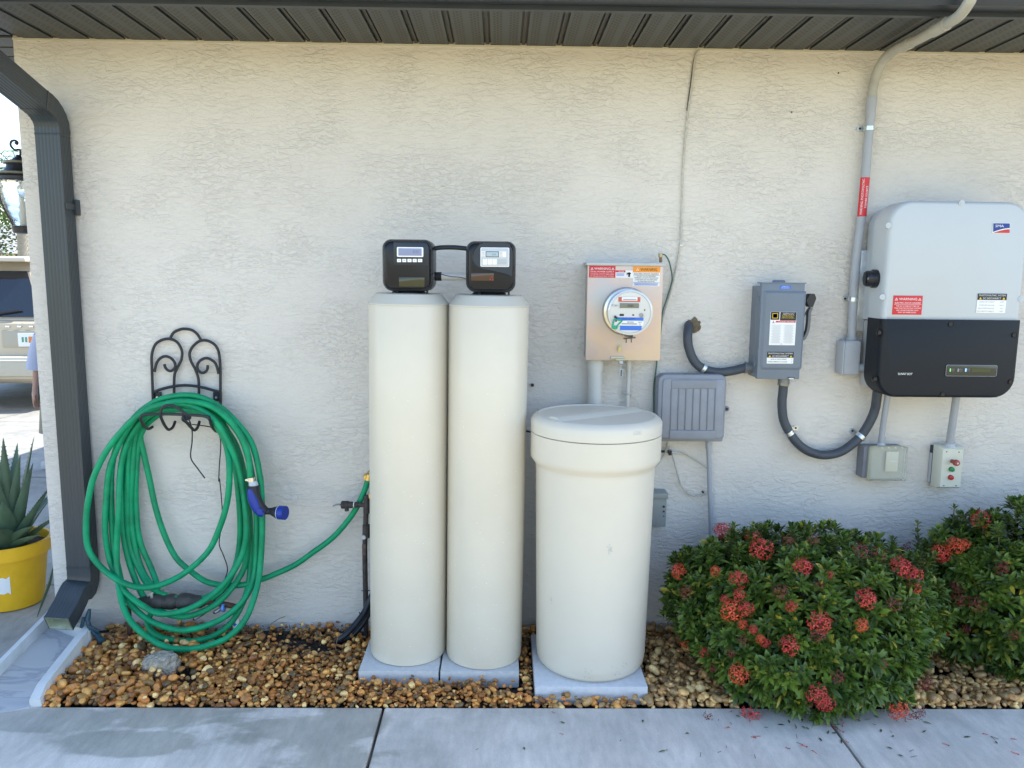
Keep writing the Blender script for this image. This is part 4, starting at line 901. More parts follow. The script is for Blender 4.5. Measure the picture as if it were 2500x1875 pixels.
def smudge(azd, z, n, spread):
    for i in range(n):
        a_ = R(azd + rnd.gauss(0, spread)); zz = z + rnd.gauss(0, .006 * spread); s = rnd.uniform(.001, .004); tt_ = (zz - zt - .05) / max(zb0 - .02 - zt - .05, .1); rl = (r + .001) + (rT - r - .001) * tt_ + .0006
        p = Vector((cB.x + rl * math.cos(a_), cB.y + rl * math.sin(a_), zz)); t = Vector((-math.sin(a_), math.cos(a_), 0)) * s; u = Vector((0, 0, s * .7))
        g.add([p - t, p - u, p + t, p + u], [[0, 1, 2, 3]])
pz = at(1474, 1340, cB.y - r).z; smudge(-81, pz, 40, 1.2)
for az_, zz_, n_, sp_ in ((-100, zt + .045, 14, 2.0), (-72, zt + .04, 12, 2.5), (-60, zt + .06, 8, 1.5), (-140, .34, 12, .8), (-97, .86, 8, 1.5)): smudge(az_, zz_, n_, sp_)
g.build('scuff_mark', M('scuff', (.52, .50, .44), .5), tb, smooth=0)
g = G(); zz_ = at(1215, 1128, cR.y - rR).z
for a0_, a1_ in ((-82, -76), (-75, -70)): g.tube([Vector((cR.x + (rR + .0006) * math.cos(R(q_)), cR.y + (rR + .0006) * math.sin(R(q_)), zz_ + .0004 * q_ / 10)) for q_ in (a0_, (a0_ + a1_) / 2, a1_)], .0006, n=4, res=2)
g.build('scratch', MATS['scuff'], tR)

# ------------------------------------------------------------------ electric meter
def zm(x, y): return (1400 + x / 5.186, 600 + y / 5.186)
yM = -.105
a = at(1436, 641, yM); b = at(1620, 878, yM); bl_ = at(1429, 880, yM); br_ = at(1609, 880, yM)
x0 = (a.x + bl_.x) / 2; x1 = (at(1622, 641, yM).x + br_.x) / 2; z1 = (a.z + at(1622, 642, yM).z) / 2; z0 = (bl_.z + br_.z) / 2
mb = thing('meter_box', 'iridescent galvanised electric meter box with warning stickers behind the brine tank', 'electric meter', ((x0 + x1) / 2, 0, z0))
def zinc():
    m = bpy.data.materials.new('zinc_iridescent'); m.use_nodes = True; nt = m.node_tree; L = nt.links.new; b = nt.nodes['Principled BSDF']
    tc = nt.nodes.new('ShaderNodeTexCoord'); n = nt.nodes.new('ShaderNodeTexNoise'); n.inputs['Scale'].default_value = 5; n.inputs['Detail'].default_value = 5; n.inputs['Distortion'].default_value = .5; L(tc.outputs['Object'], n.inputs[0])
    r = nt.nodes.new('ShaderNodeValToRGB'); e = r.color_ramp.elements; e[0].position = .32; e[0].color = (.50, .50, .49, 1); e[1].position = .7; e[1].color = (.60, .52, .40, 1)
    x = e.new(.47); x.color = (.60, .48, .43, 1); x = e.new(.56); x.color = (.64, .51, .39, 1)
    L(n.outputs['Fac'], r.inputs[0]); L(r.outputs[0], b.inputs['Base Color']); b.inputs['Metallic'].default_value = .5; b.inputs['Roughness'].default_value = .45
    return m
ZN = zinc(); ZG = M('zinc_grey', (.45, .45, .44), .4, .5, .1, 20)
G().bb(x0 + .004, x1 - .004, yM + .006, 0, z0 + .003, z1 - .01, .002).build('enclosure', ZG, mb)
G().rp(x0, x1, z0, z1 - .012, .002, yM, yM + .02, .0015, 2).build('front_cover', ZN, mb)
G().bb(x0 - .006, x1 + .006, yM - .004, 0, z1 - .012, z1, .002).build('rain_hood', ZG, mb)
cm = at(1528, 760, yM); RG = M('ring_steel', (.62, .61, .58), .22, .9, .1, 20)
rm = 61 / FPX * (at(1528, 760, yM) - CAM_P).dot(ray(1250, 937.5).normalized()); rm = .0955
G().lathe([(rm - .02, .0), (rm, -.001), (rm, -.008), (rm - .006, -.018), (rm - .014, -.02), (rm - .014, -.045), (rm - .012, -.05), (rm - .016, -.052)], Vector((cm.x, yM, cm.z)), 48, 'y').build('socket_ring', RG, mb)
mt_y = yM - .105; rf = .083
mt = G().lathe([(rf, -.05), (rf, -.098), (rf - .004, -.105), (0, -.105)], Vector((cm.x, yM, cm.z)), 48, 'y', closed=False).build('meter', M('meter_face_grey', (.48, .53, .58), .35, coat=.5), mb, 'round glass fronted meter'); ORG[mt.name] = ORG[mb.name]
G().lathe([(rf + .0005, -.10), (rf + .003, -.098), (rf + .003, -.107), (rf - .004, -.1085), (rf - .006, -.1055)], Vector((cm.x, yM, cm.z)), 48, 'y').build('bezel', M('clear_rim', (.6, .62, .63), .12, .2), mt)
def fr(rect, m, nm, dy=.002, rad=.001):
    p, q = at(*zm(rect[0], rect[1]), mt_y), at(*zm(rect[2], rect[3]), mt_y)
    return G().rp(p.x, q.x, q.z, p.z, rad, mt_y - dy, mt_y + .0005, .0002, 2).build(nm, m, mt)
fr((570, 648, 845, 712), M('faded_red', (.55, .12, .09), .5), 'red_label', .002); fr((612, 650, 808, 696), WHITE, 'barcode_label', .003); fr((628, 672, 796, 688), FINE, 'barcode', .0036)
fr((575, 718, 838, 800), M('lcd_frame', (.6, .62, .6), .4), 'screen_bezel', .002); fr((585, 725, 828, 790), M('lcd_olive', (.2, .2, .16), .3), 'screen', .003)
g = G(); p = at(*zm(720, 758), mt_y); text_geo(g, '01201', p.x, p.z, mt_y - .0042, .021, .0085); g.build('screen_digits', BLACK, mt, smooth=0)
fr((525, 745, 558, 768), FINE, 'port'); fr((585, 862, 638, 890), BLACK, 'optical_port'); fr((745, 868, 768, 886), BLACK, 'status_dot'); fr((897, 803, 907, 825), BLACK, 'side_slot')
p = at(*zm(860, 880), mt_y); G().lathe([(.0082, -.001), (.0082, -.005), (.006, -.006), (.006, -.003), (0, -.003)], p, 24, 'y', closed=False).build('optical_ring', M('beige_ring', (.4, .38, .33), .4), mt)
p = at(*zm(505, 755), mt_y); G().lathe([(.004, -.001), (.004, -.008), (0, -.008)], p, 16, 'y', closed=False).build('reset_knob', LGREY, mt)
fr((545, 905, 885, 948), BLUE, 'blue_band'); fr((515, 948, 885, 1012), WHITE, 'rating_label', .0024); fr((590, 1012, 860, 1070), BLUE, 'blue_band', .002)
g = G()
for (s, u, v, w, h) in (('FOCUS', 650, 925, 60, 16), ('KILOWATT', 740, 925, 90, 14), ('4', 690, 966, 10, 16), ('HOURS', 720, 966, 80, 16), ('2017', 840, 970, 46, 18), ('9Y', 840, 996, 26, 14)):
    p = at(*zm(u, v), mt_y); text_geo(g, s, p.x, p.z, mt_y - .0036, w / 5.186 / FPX * 2.95, h / 5.186 / FPX * 2.95)
p, q = at(*zm(610, 984), mt_y), at(*zm(805, 994), mt_y); g.bb(p.x, q.x, mt_y - .0036, mt_y - .003, q.z, p.z)
g.build('lettering', BLACK, mt, smooth=0)
g = G(); pg = [at(*zm(a_, b_), mt_y - .006) for a_, b_ in ((510, 960), (495, 1010), (490, 1040), (545, 1050), (560, 1005), (615, 950), (560, 938), (520, 930), (510, 960))]
g.tube(pg, .0032, n=6, res=2); p = at(*zm(520, 1030), mt_y - .008); g.box(p, (.012, .003, .009), .001); g.build('green_seal', M('seal_green', (.03, .38, .22), .4), mt)
g = G(); g.box(at(*zm(535, 905), mt_y - .006), (.013, .006, .009), .002, Matrix.Rotation(.7, 3, 'Y')); g.box(at(*zm(540, 940), mt_y - .006), (.005, .004, .014), .001); g.build('seal_clip', M('clip_navy', (.02, .025, .05), .4), mt)
# bracket below ring
SB = M('seal_bracket', (.16, .13, .12), .4, .6, .2, 40); g = G()
p = at(*zm(708, 1168), yM - .05); g.box(p, (.047, .018, .006), .002, Matrix.Rotation(R(-6), 3, 'Y')); g.box(at(*zm(668, 1200), yM - .06), (.004, .01, .018), .001); g.box(at(*zm(733, 1195), yM - .06), (.004, .01, .018), .001); g.box(p + Vector((0, .02, .01)), (.03, .03, .012), .002)
g.build('locking_bracket', SB, mb)
p = at(*zm(583, 1310), yM - .012); g = G(); g.box(p, (.0105, .002, .022), .001, Matrix.Rotation(R(6), 3, 'Y')); g.tube([p + Vector((.003, 0, .011)), at(*zm(610, 1230), yM - .02), at(*zm(632, 1205), yM - .04)], .0006, n=5, res=3); g.build('yellow_tag', M('tag_yellow', (.62, .55, .18), .5), mb)
g = G(); p, q = at(*zm(470, 1402), yM - .004), at(*zm(645, 1440), yM - .004); g.rp(p.x, q.x, q.z, p.z, .003, yM - .006, yM + .001, .001, 4); g.bb(p.x + .02, q.x + .003, yM - .014, yM - .006, q.z - .002, q.z + .003); g.tube([at(*zm(570, 1450), yM - .01), at(*zm(600, 1500), yM - .01), at(*zm(630, 1500), yM - .01)], .003, n=8, res=2); g.build('hasp', M('hasp_metal', (.42, .42, .34), .35, .7), mb)
g = G(); p = at(*zm(603, 1475), yM - .012); g.box(p, (.014, .008, .012), .002); g.tube([at(*zm(600, 1500), yM - .01), at(*zm(598, 1560), yM)], .002, n=6, res=1); g.build('hasp_pin', LGREY, mb)
g = G(); p = at(*zm(600, 1610), -.09); g.box(p, (.013, .006, .034), .002); kb = g.build('hanging_lock', LGREY, mb); g = G(); g.box(p + Vector((.001, -.004, 0)), (.004, .002, .026)); g.build('lock_slot', BLACK, kb)
sticker(mb, 'warning_sticker', (1438.5, 648.5, 1502, 678), yM, RED, (), [(WHITE, 'WARNING', .5, .24, .62, .2), (WHITE, '^', .11, .24, .11, .22), (WHITE, '^', .9, .24, .11, .22), (WHITE, 'DUAL POWER SUPPLY', .5, .5, .88, .13), (WHITE, 'SOURCES: UTILITY GRID AND', .5, .7, .88, .09), (WHITE, 'PV SOLAR ELECTRIC SYSTEM', .5, .88, .88, .09)], 'red warning sticker')
sticker(mb, 'danger_sticker', (1503, 660, 1545, 679), yM, WHITE, [('red_band', RED, .0, .0, .56, .26)], [(WHITE, 'DANGER', .32, .13, .3, .12), (BLACK, '#', .78, .55, .1, .6), (BLACK, '#', .78, .4, .18, .16), (BLACK, '#', .66, .45, .04, .3), (BLUE, '#', .27, .42, .46, .05), (BLUE, '#', .27, .55, .46, .05), (BLUE, '#', .27, .68, .46, .05)], 'small white danger sticker with a hand symbol')
sticker(mb, 'shock_hazard_sticker', (1545.5, 650.5, 1610, 699), yM, WHITE, [('orange_band', ORANGE, 0, 0, 1, .30)], [(BLACK, 'WARNING', .58, .15, .62, .15), (WHITE, '^', .17, .15, .1, .12), (BLACK, 'ELECTRIC SHOCK HAZARD', .5, .37, .9, .075), (BLACK, '#', .5, .44, .96, .012), (BLACK, 'DO NOT TOUCH TERMINALS', .5, .5, .7, .06), (BLACK, 'TERMINALS ON BOTH THE LINE AND', .5, .58, .9, .06), (BLACK, 'LOAD SIDES MAY BE ENERGIZED', .5, .67, .82, .06), (BLACK, 'IN THE OPEN POSITION', .5, .76, .6, .06), (BLACK, '#', .5, .82, .98, .012), (BLUE, '#', .5, .88, .88, .03), (BLUE, '#', .5, .94, .85, .03)], 'white sticker with an orange band')
# pipes beneath the meter
PW = M('painted_pvc', (.55, .54, .50), .45, 0, .05, 10, .15, 80)
m1 = thing('service_conduit', 'thick painted conduit dropping from the meter box behind the brine tank', 'conduit', at(1452, 1100, -.045))
ya = -.045; G().tube([Vector((at(1453, 920, ya).x, ya, z0 + .001)), Vector((at(1453, 920, ya).x, ya, -.02))], .0305, n=24, res=1).build('pipe', PW, m1)
xx = at(1453, 920, ya).x; G().tube([(xx, ya, z0 - .001), (xx, ya, at(1452, 902, ya).z)], .0345, n=24, res=1).build('collar', PW, m1)
m1 = thing('ground_conduit', 'slim painted conduit right of the thick one under the meter box', 'conduit', at(1533, 1000, -.03))
xx = at(1534, 930, -.03).x; G().tube([(xx, -.03, z0 + .001), (xx, -.03, .4)], .0095, n=16, res=1).build('pipe', PW, m1); G().tube([(xx, -.03, z0 - .001), (xx, -.03, at(1534, 897, -.03).z)], .0125, n=16, res=1).build('collar', PW, m1)
g = G(); p = at(1533, 960, -.03); g.bb(p.x - .02, p.x + .02, -.014, -.002, p.z - .007, p.z + .007, .002); g.tube([p + Vector((-.013, 0, 0)), p + Vector((0, -.0135, 0)), p + Vector((.013, 0, 0))], .004, n=6, res=3); g.build('pipe_strap', PW, m1)
# ground clamp and green wire
gc = thing('ground_clamp', 'bronze grounding clamp on a rod stub above the meter box right corner', 'clamp', at(1613, 640, -.05))
G().tube([at(1613, 641, -.05), at(1613, 626, -.05)], .006, n=10, res=1).build('rod', M('rod_brown', (.2, .13, .09), .5, .5), gc)
G().tube([at(1613, 628, -.05), at(1612, 618, -.05)], .0085, n=10, res=1).build('clamp_body', M('clamp_bronze', (.42, .36, .22), .4, .7), gc)
G().tube([at(1613, 618, -.05), at(1613, 612, -.05)], .0045, n=8, res=1).build('screw', LGREY, gc)
tubeobj([(1614, 621, -.05), (1624, 623, -.04), (1634, 640, -.03), (1641, 677, -.02), (1637, 700, -.015), (1626, 735, -.015), (1617, 764, -.014), (1614, 800, -.014), (1606, 860, -.012), (1602, 900, -.014), (1596, 945, -.02), (1596, 1000, -.03), (1597, 1010, -.03)], .0028, M('green_wire', (.05, .13, .1), .5), 'ground_wire', 'dark green ground wire looping down the right side of the meter box', 'wire', n=6)
WC = M('painted_cable', (.5, .48, .42), .6, 0, .2, 60)
tubeobj([(1706, 122, -.006), (1697, 140, -.007), (1690, 200, -.007), (1680, 270, -.006), (1673, 340, -.006), (1667, 420, -.006), (1665, 500, -.007), (1663, 560, -.006), (1661, 598, -.007), (1652, 650, -.006), (1640, 705, -.007), (1626, 750, -.009), (1616, 790, -.008), (1608, 850, -.007), (1602, 900, -.009), (1597, 960, -.01), (1598, 1030, -.02), (1602, 1060, -.03)], .0036, WC, 'cable', 'long thin painted cable running from the soffit down to the grey utility box', 'cable', n=6)
tubeobj([(1700, 132, -.005), (1693, 150, -.005), (1685, 210, -.005), (1677, 270, -.005)], .0022, M('dark_cable', (.1, .09, .08), .6), 'wire', 'short dark wire beside the top of the long painted cable', 'wire', n=5)
p = at(1663, 599, -.01); G().box(p, (.012, .01, .008), .002).build('cable_clip', GALV, None, 'small nail clip holding the long cable above the meter box', cat='clip')

# ------------------------------------------------------------------ utility box (telephone interface)
def zu(x, y): return (1560 + x / 4.148, 740 + y / 4.148)
UB = M('utility_grey', (.23, .245, .275), .5, 0, .12, 10, .1, 60); UB2 = M('utility_grey_pale', (.26, .275, .305), .5, 0, .1, 14, .1, 60)
yU = -.10; ub = thing('utility_box', 'grey plastic utility box with vertical ribs below the flexible conduit', 'utility box', at(1688, 1078, 0))
p, q = at(*zu(203, 722), yU), at(*zu(868, 1385), yU)
G().rp(p.x + .004, q.x - .002, q.z - .012, p.z - .02, .008, yU + .02, 0, .002, 3).build('back_box', M('utility_back', (.235, .25, .275), .5, 0, .1, 10), ub)
cv = G().rp(p.x, q.x, q.z + .006, p.z, (.006, .006, .03, .03), yU + .006, yU + .06, .008, 6).build('cover', UB, ub); ORG[cv.name] = ORG[ub.name]
p1, q1 = at(*zu(245, 768), yU), at(*zu(845, 1370), yU); G().rp(p1.x, q1.x, q1.z, p1.z, (.012, .012, .012, .012), yU, yU + .008, .004, 4).build('raised_field', UB2, cv)
p1, q1 = at(*zu(330, 778), yU), at(*zu(785, 866), yU); G().rp(p1.x, q1.x, q1.z, p1.z, .002, yU - .004, yU + .001, .002, 2).build('upper_plate', UB, cv)
p1, q1 = at(*zu(310, 1285), yU), at(*zu(765, 1376), yU); G().rp(p1.x, q1.x, q1.z, p1.z, .002, yU - .006, yU + .001, .002, 2).build('lower_plate', UB, cv)
for i in range(7):
    u0 = 330 + i * 74.5; u1 = 318 + i * 74; a_ = at(*zu(u0, 868), yU - .002); b_ = at(*zu(u1, 1284), yU - .002)
    G().tube([a_, b_], .0022, n=6, res=1).build('rib', M('rib_grey', (.2, .21, .235), .5), cv)
g = G(); 
for v in (835, 960): g.bb(*sorted((at(*zu(165, v), -.05).x, at(*zu(205, v), -.05).x)), -.06, -.04, at(*zu(180, v + 14), -.05).z, at(*zu(180, v), -.05).z, .002)
g.bb(at(*zu(180, 900), -.05).x, at(*zu(200, 900), -.05).x, -.06, -.045, at(*zu(180, 965), -.05).z, at(*zu(180, 835), -.05).z, .001)
g.build('hinge', UB, cv)
g = G(); p1 = at(*zu(882, 1068), -.02); g.lathe([(.011, -.01), (.011, 0)], p1, 18, 'y'); g.bb(p1.x - .02, p1.x, -.03, -.012, p1.z - .01, p1.z + .01, .002); lg = g.build('mounting_lug', UB, ub); G().lathe([(.005, -.0125), (.005, -.009)], p1, 12, 'y').build('lug_screw', DRK, lg)
uc = thing('utility_conduit', 'grey blue conduit running from the utility box down behind the big shrub', 'conduit', at(1737, 1500, -.03))
G().tube([at(1729, 1070, -.04), at(1730, 1090, -.04), at(1733, 1200, -.035), at(1737, 1334, -.03), at(1741, 1520, -.03)], .0098, n=14, res=3).build('pipe', PVCG, uc)
G().tube([at(1729, 1076, -.04), at(1730, 1095, -.04)], .0122, n=14, res=1).build('collar', PVCG, uc)
def zv(x, y): return (1560 + x / 5.529, 1000 + y / 5.529)
yw = -.02
tubeobj([(*zv(380, 440), -.05), (*zv(375, 510), yw), (*zv(345, 600), yw), (*zv(300, 680), yw), (*zv(230, 760), yw), (*zv(150, 830), yw)], .0036, WC, 'cable', 'pale cable dropping from the utility box behind the brine tank collar', 'cable', n=6)
tubeobj([(*zv(385, 470), -.04), (*zv(430, 540), yw), (*zv(470, 680), yw), (*zv(510, 830), yw), (*zv(560, 1000), -.012), (*zv(640, 1110), -.012), (*zv(740, 1165), -.012), (*zv(840, 1160), -.012), (*zv(930, 1120), -.012)], .0034, WC, 'cable', 'pale cable sagging in a loop below the utility box', 'cable', n=6)
tubeobj([(*zv(480, 575), -.03), (*zv(600, 590), -.014), (*zv(720, 650), -.012), (*zv(830, 725), -.012), (*zv(920, 800), -.012)], .0028, WC, 'cable', 'thin pale cable arching from the black splitter to the conduit', 'cable', n=6)
sp2 = thing('cable_splitter', 'black coaxial cable splitter joint under the utility box left corner', 'cable splitter', at(*zv(410, 580), -.03))
G().tube([at(*zv(285, 563), -.03), at(*zv(345, 566), -.03)], .005, n=10, res=1).build('connector', DRK, sp2); G().tube([at(*zv(385, 568), -.03), at(*zv(440, 575), -.03)], .007, n=10, res=1).build('body', DRK, sp2)
G().tube([at(*zv(440, 575), -.03), at(*zv(515, 580), -.03)], .0042, n=10, res=1).build('connector', LGREY, sp2); G().box(at(*zv(418, 598), -.028), (.012, .01, .012), .002).build('ground_lug', DRK, sp2)
p = at(*zv(865, 1115), -.014); G().lathe([(.004, -.004), (.004, .01)], p, 10, 'y').build('cable_screw', DRK, None, 'tiny dark screw holding the looped cable to the wall', cat='screw')
# small junction box behind the brine tank
def zj(x, y): return (1270 + x / 3.607, 960 + y / 3.607)
yJ = -.065; jb = thing('junction_box', 'small grey weatherproof junction box half hidden behind the brine tank', 'junction box', at(1600, 1290, 0))
JG = M('junction_grey', (.25, .27, .26), .5, 0, .08, 12); p, q = at(*zj(1010, 885), yJ), at(*zj(1282, 1178), yJ)
G().rp(p.x, q.x, q.z, p.z, .004, yJ, 0, .003, 3).build('box', JG, jb); G().rp(p.x - .004, q.x + .004, p.z - .02, p.z + .004, .003, yJ - .008, 0, .003, 3).build('hood', JG, jb)
G().bb(p.x, p.x + .07, yJ + .01, 0, q.z - .02, q.z - .001, .003).build('hub', JG, jb)
for v, rr_ in ((998, .0048), (1040, .004), (1082, .0025)):
    G().lathe([(rr_, -.003), (rr_, .001)], at(*zj(1264, v), yJ), 14, 'y').build('screw', DRK, jb)

# ------------------------------------------------------------------ flexible conduit from the wall hole
FX = M('flex_conduit', (.055, .065, .08), .5, 0, .15, 30, .15, 60); STP = M('strap_zinc', (.62, .65, .66), .28, .85, .15, 40)
FIT = M('fitting_grey', (.2, .21, .22), .4, .4, .15, 30)
def ribbed(r, n): return lambda t: r * (1 + .018 * math.sin(t * n))
fa = thing('flexible_conduit', 'short dark flexible conduit curving from the wall hole to the grey disconnect switch', 'conduit', at(1750, 909, -.045))
G().tube([at(*p) for p in ((1682, 789, .02), (1681, 800, -.02), (1679, 820, -.042), (1681, 846, -.045), (1694, 880, -.045), (1717, 900, -.045), (1753, 909, -.045), (1789, 905, -.045), (1820, 898, -.045))], ribbed(.0185, 330), n=16, res=14).build('tube', FX, fa)
def strap(par, pc_, pd, lug, r=.0215):
    pc_ = Vector(pc_); d = (Vector(pd) - pc_).normalized(); g = G()
    g.tube([pc_ - d * .008, pc_ - d * .0015], r, n=20, res=1); g.tube([pc_ + d * .0015, pc_ + d * .008], r, n=20, res=1); g.tube([pc_ - d * .002, pc_ + d * .002], r - .001, n=20, res=1)
    l = Vector(lug); l.y = -.004; side = (l - pc_); 
    mid = pc_ + (l - pc_) * .5; mid.y = -.006
    g.tube([Vector((pc_.x, -.006, pc_.z)), l], 1, sq=[(.0015, .008), (-.0015, .008), (-.0015, -.008), (.0015, -.008)], res=1)
    g.lathe([(.0095, -.0035), (.0095, .003)], l, 18, 'y')
    s = g.build('strap', STP, par); G().lathe([(.0045, -.0055), (.0045, -.003)], l, 12, 'y').build('strap_screw', DRK, s); return s
pc1 = at(*zu(652, 660), -.045); d1_ = at(*zu(700, 690), -.045); g = G(); dd = (d1_ - pc1).normalized()
g.tube([pc1 - dd * .007, pc1 - dd * .001], .0212, n=20, res=1); g.tube([pc1 + dd * .001, pc1 + dd * .007], .0212, n=20, res=1); g.tube([pc1 - dd * .002, pc1 + dd * .002], .0202, n=20, res=1)
g.build('strap', STP, fa)
G().tube([at(1817, 898, -.045), at(1822, 898, -.045)], .023, n=8, res=1).build('gland_nut', FIT, fa); G().tube([at(1822, 898, -.045), at(1836, 897, -.045)], .021, n=20, res=1).build('connector', FIT, fa)
# foam collar round the hole
g = G(); bm = bmesh.new(); bmesh.ops.create_icosphere(bm, subdivisions=3, radius=1); cc = at(1693, 796, 0)
g.add([cc + Vector((v.co.x * .03, v.co.y * .014, v.co.z * .031)) * (1 + .35 * MN.noise(v.co * 2.5 + Vector((5, 0, 0))) + .15 * MN.noise(v.co * 7)) for v in bm.verts], [[v.index for v in f.verts] for f in bm.faces]); bm.free()
g.build('sealing_foam', M('brown_foam', (.15, .12, .075), .9, 0, .4, 60, 1, 120), None, 'crumbly brown sealing foam around the conduit hole in the wall', cat='foam')

# ------------------------------------------------------------------ disconnect switch
def zd(x, y): return (1820 + x / 5.922, 660 + y / 5.922)
yD = -.125; GD = M('switch_grey', (.16, .19, .23), .42, 0, .05, 10, .08, 120)
tl, tr, blc, brc = at(*zd(235, 185), yD), at(*zd(860, 190), yD), at(*zd(168, 1565), yD), at(*zd(780, 1580), yD)
x0 = (tl.x + blc.x) / 2; x1 = (tr.x + brc.x) / 2; z1 = (tl.z + tr.z) / 2; z0 = (blc.z + brc.z) / 2
dsw = thing('disconnect_switch', 'blue grey electrical disconnect switch box with a side lever', 'disconnect switch', ((x0 + x1) / 2, 0, z0))
G().bb(x0 + .003, x1 - .003, yD + .01, 0, z0 + .002, z1 - .012, .003).build('enclosure', GD, dsw)
dr = G().rp(x0, x1, z0, z1, .002, yD, yD + .02, .002, 2).build('door', GD, dsw); ORG[dr.name] = ORG[dsw.name]
G().bb(x0 - .003, x1 + .004, yD - .003, yD + .05, z1 - .001, z1 + .003, .001).build('drip_hood', GD, dsw)
p = at(*zd(480, 150), -.06); G().rp(p.x - .024, p.x + .024, z1 - .01, z1 + .013, (.001, .001, .008, .008), -.07, -.055, .002, 4).build('top_tab', GD, dsw)
p, q = at(*zd(300, 292), yD), at(*zd(785, 1440), yD); px0 = p.x + .002; px1 = q.x + .006
rings = []
for ins, dy, rad in ((0, 0, .014), (.005, -.0035, .012), (.009, -.007, .012), (.0105, -.0075, .011)):
    rings.append([Vector((u, yD + dy, w)) for u, w in rrect(px0 - .012 + ins, px1 + .0 - ins, q.z + ins, p.z - ins, (.012, .012, .006, .006), 5)])
yR = yD - .0075; G().loft(rings).build('raised_panel', GD, dr)
sticker(dsw, 'rating_label', (1881.5, 761, 1940, 843), yR, WHITE, [('black_band', BLACK, .01, .005, .34, .24), ('black_band', BLACK, .37, .005, .99, .26), ('red_band', RED, .22, .27, .98, .32)],
        [(YELLOW, '#', .175, .12, .21, .15), (BLACK, '#', .175, .12, .17, .12), (YELLOW, 'D', .175, .12, .09, .07), (WHITE, 'GENERAL DUTY', .7, .04, .44, .022), (WHITE, 'SAFETY SWITCH', .68, .075, .42, .022), (YELLOW, 'INTERRUPTOR DE', .68, .11, .46, .022), (YELLOW, 'SEGURIDAD DE', .66, .145, .42, .022), (YELLOW, 'SERVICIO GENERAL', .68, .18, .5, .022), (WHITE, 'DANGER / PELIGRO', .62, .295, .6, .028), (RED, '#', .12, .3, .02, .06), (RED, '#', .13, .33, .12, .012)]
        + [(LGREY, '#', .25 + .0 * k, .4 + k * .028, .38 - .05 * ((k * 7) % 3), .009) for k in range(20)] + [(LGREY, '#', .73, .4 + k * .028, .4 - .06 * ((k * 5) % 3), .009) for k in range(20)] + [(FINE, '#', .47, .965, .05, .02)], 'white label with black and yellow heading')
sticker(dsw, 'photovoltaic_sticker', (1873, 858.5, 1936, 888), yR, WHITE, [('black_band', BLACK, 0, 0, 1, .5)], [(WHITE, 'PHOTOVOLTAIC SYSTEM', .5, .14, .9, .13), (WHITE, 'AC DISCONNECT', .5, .36, .62, .14), (YELLOW, '/\\', .1, .37, .09, .17), (YELLOW, '/\\', .9, .37, .09, .17), (BLACK, 'RATED AC OUTPUT CURRENT', .45, .63, .6, .09), (BLACK, 'A', .94, .65, .035, .1), (BLACK, 'NOMINAL OPERATING AC VOLTAGE', .4, .84, .72, .09), (BLACK, 'V', .94, .86, .035, .1)], 'black and white sticker low on the door')
sticker(dsw, 'service_sticker', (1904.5, 697, 1930, 706), yD, BLUE, (), [(WHITE, 'SERVICE', .5, .3, .6, .22), (WHITE, 'DISCONNECT', .5, .68, .8, .22)], 'small blue sticker')
g = G(); p, q = at(*zd(612, 1545), yD), at(*zd(705, 1568), yD); g.bb(p.x, q.x, yD - .001, yD + .002, q.z, p.z); hp = g.build('latch_recess', BLACK, dr, smooth=0); 
g = G(); g.bb(p.x + .002, q.x - .004, yD - .006, yD - .001, q.z - .001, q.z + .004, .001); g.build('latch_tab', GALV, dr)
for v0, v1 in ((370, 500), (1260, 1390)):
    zz1, zz0 = at(*zd(200, v0), yD + .04).z, at(*zd(200, v1), yD + .04).z; G().tube([(x0 + .001, yD + .035, zz0), (x0 + .001, yD + .035, zz1)], .004, n=8, res=1).build('hinge', GD, dsw)
# handle lever
xl = x1 + .012; G().bb(x1 - .004, x1 + .012, -.085, -.06, at(*zd(855, 700), -.07).z, at(*zd(855, 530), -.07).z, .002).build('lever_bracket', GD, dsw)
g = G(); g.tube([at(*zd(a_, b_), -.10) for a_, b_ in ((945, 540), (915, 610), (905, 750), (885, 880), (840, 975), (822, 1000))], 1, sq=[(.012, .005), (-.012, .005), (-.012, -.005), (.012, -.005)], res=4)
g.tube([at(*zd(a_, b_), -.085) for a_, b_ in ((905, 560), (870, 620), (838, 690), (835, 800), (828, 980))], .0035, n=8, res=3); g.build('lever', M('lever_grey', (.12, .13, .15), .35, .3), dsw)
g = G(); kn = [at(*zd(a_, b_), -.125) for a_, b_ in ((935, 340), (1000, 338), (1025, 395), (1020, 420), (975, 535), (925, 530), (885, 440))]
kb_ = [v + Vector((0, .035, 0)) for v in kn]; g.loft([kn, kb_]); g.build('lever_knob', M('knob_black', (.015, .017, .022), .35), dsw, smooth=20)
# lower flexible conduit to the inverter
fb = thing('flexible_conduit', 'long dark flexible conduit hanging in a U between disconnect switch and inverter', 'conduit', at(2010, 1111, -.05))
G().tube([at(*p) for p in ((1913, 935, -.06), (1911, 960, -.055), (1909, 985, -.05), (1913, 1025, -.045), (1929, 1058, -.045), (1951, 1086, -.045), (1982, 1105, -.045), (2018, 1111, -.045), (2058, 1100, -.045), (2099, 1067, -.045), (2123, 1031, -.055), (2136, 999, -.07), (2141, 966, -.09), (2143, 945, -.10))], ribbed(.0185, 520), n=16, res=14).build('tube', FX, fb)
G().tube([Vector((at(1913, 930, -.06).x, -.06, z0 + .001)), at(1913, 937, -.06)], .023, n=20, res=1).build('connector', FIT, fb); G().tube([at(1913, 935, -.06), at(1912, 941, -.06)], .0245, n=8, res=1).build('gland_nut', M('nut_olive', (.25, .24, .2), .4, .5), fb)
strap(fb, at(1926, 1057, -.045), at(1935, 1070, -.045), at(1941, 1044, 0)); strap(fb, at(2101, 1066, -.045), at(2092, 1075, -.045), at(2079, 1051, 0))

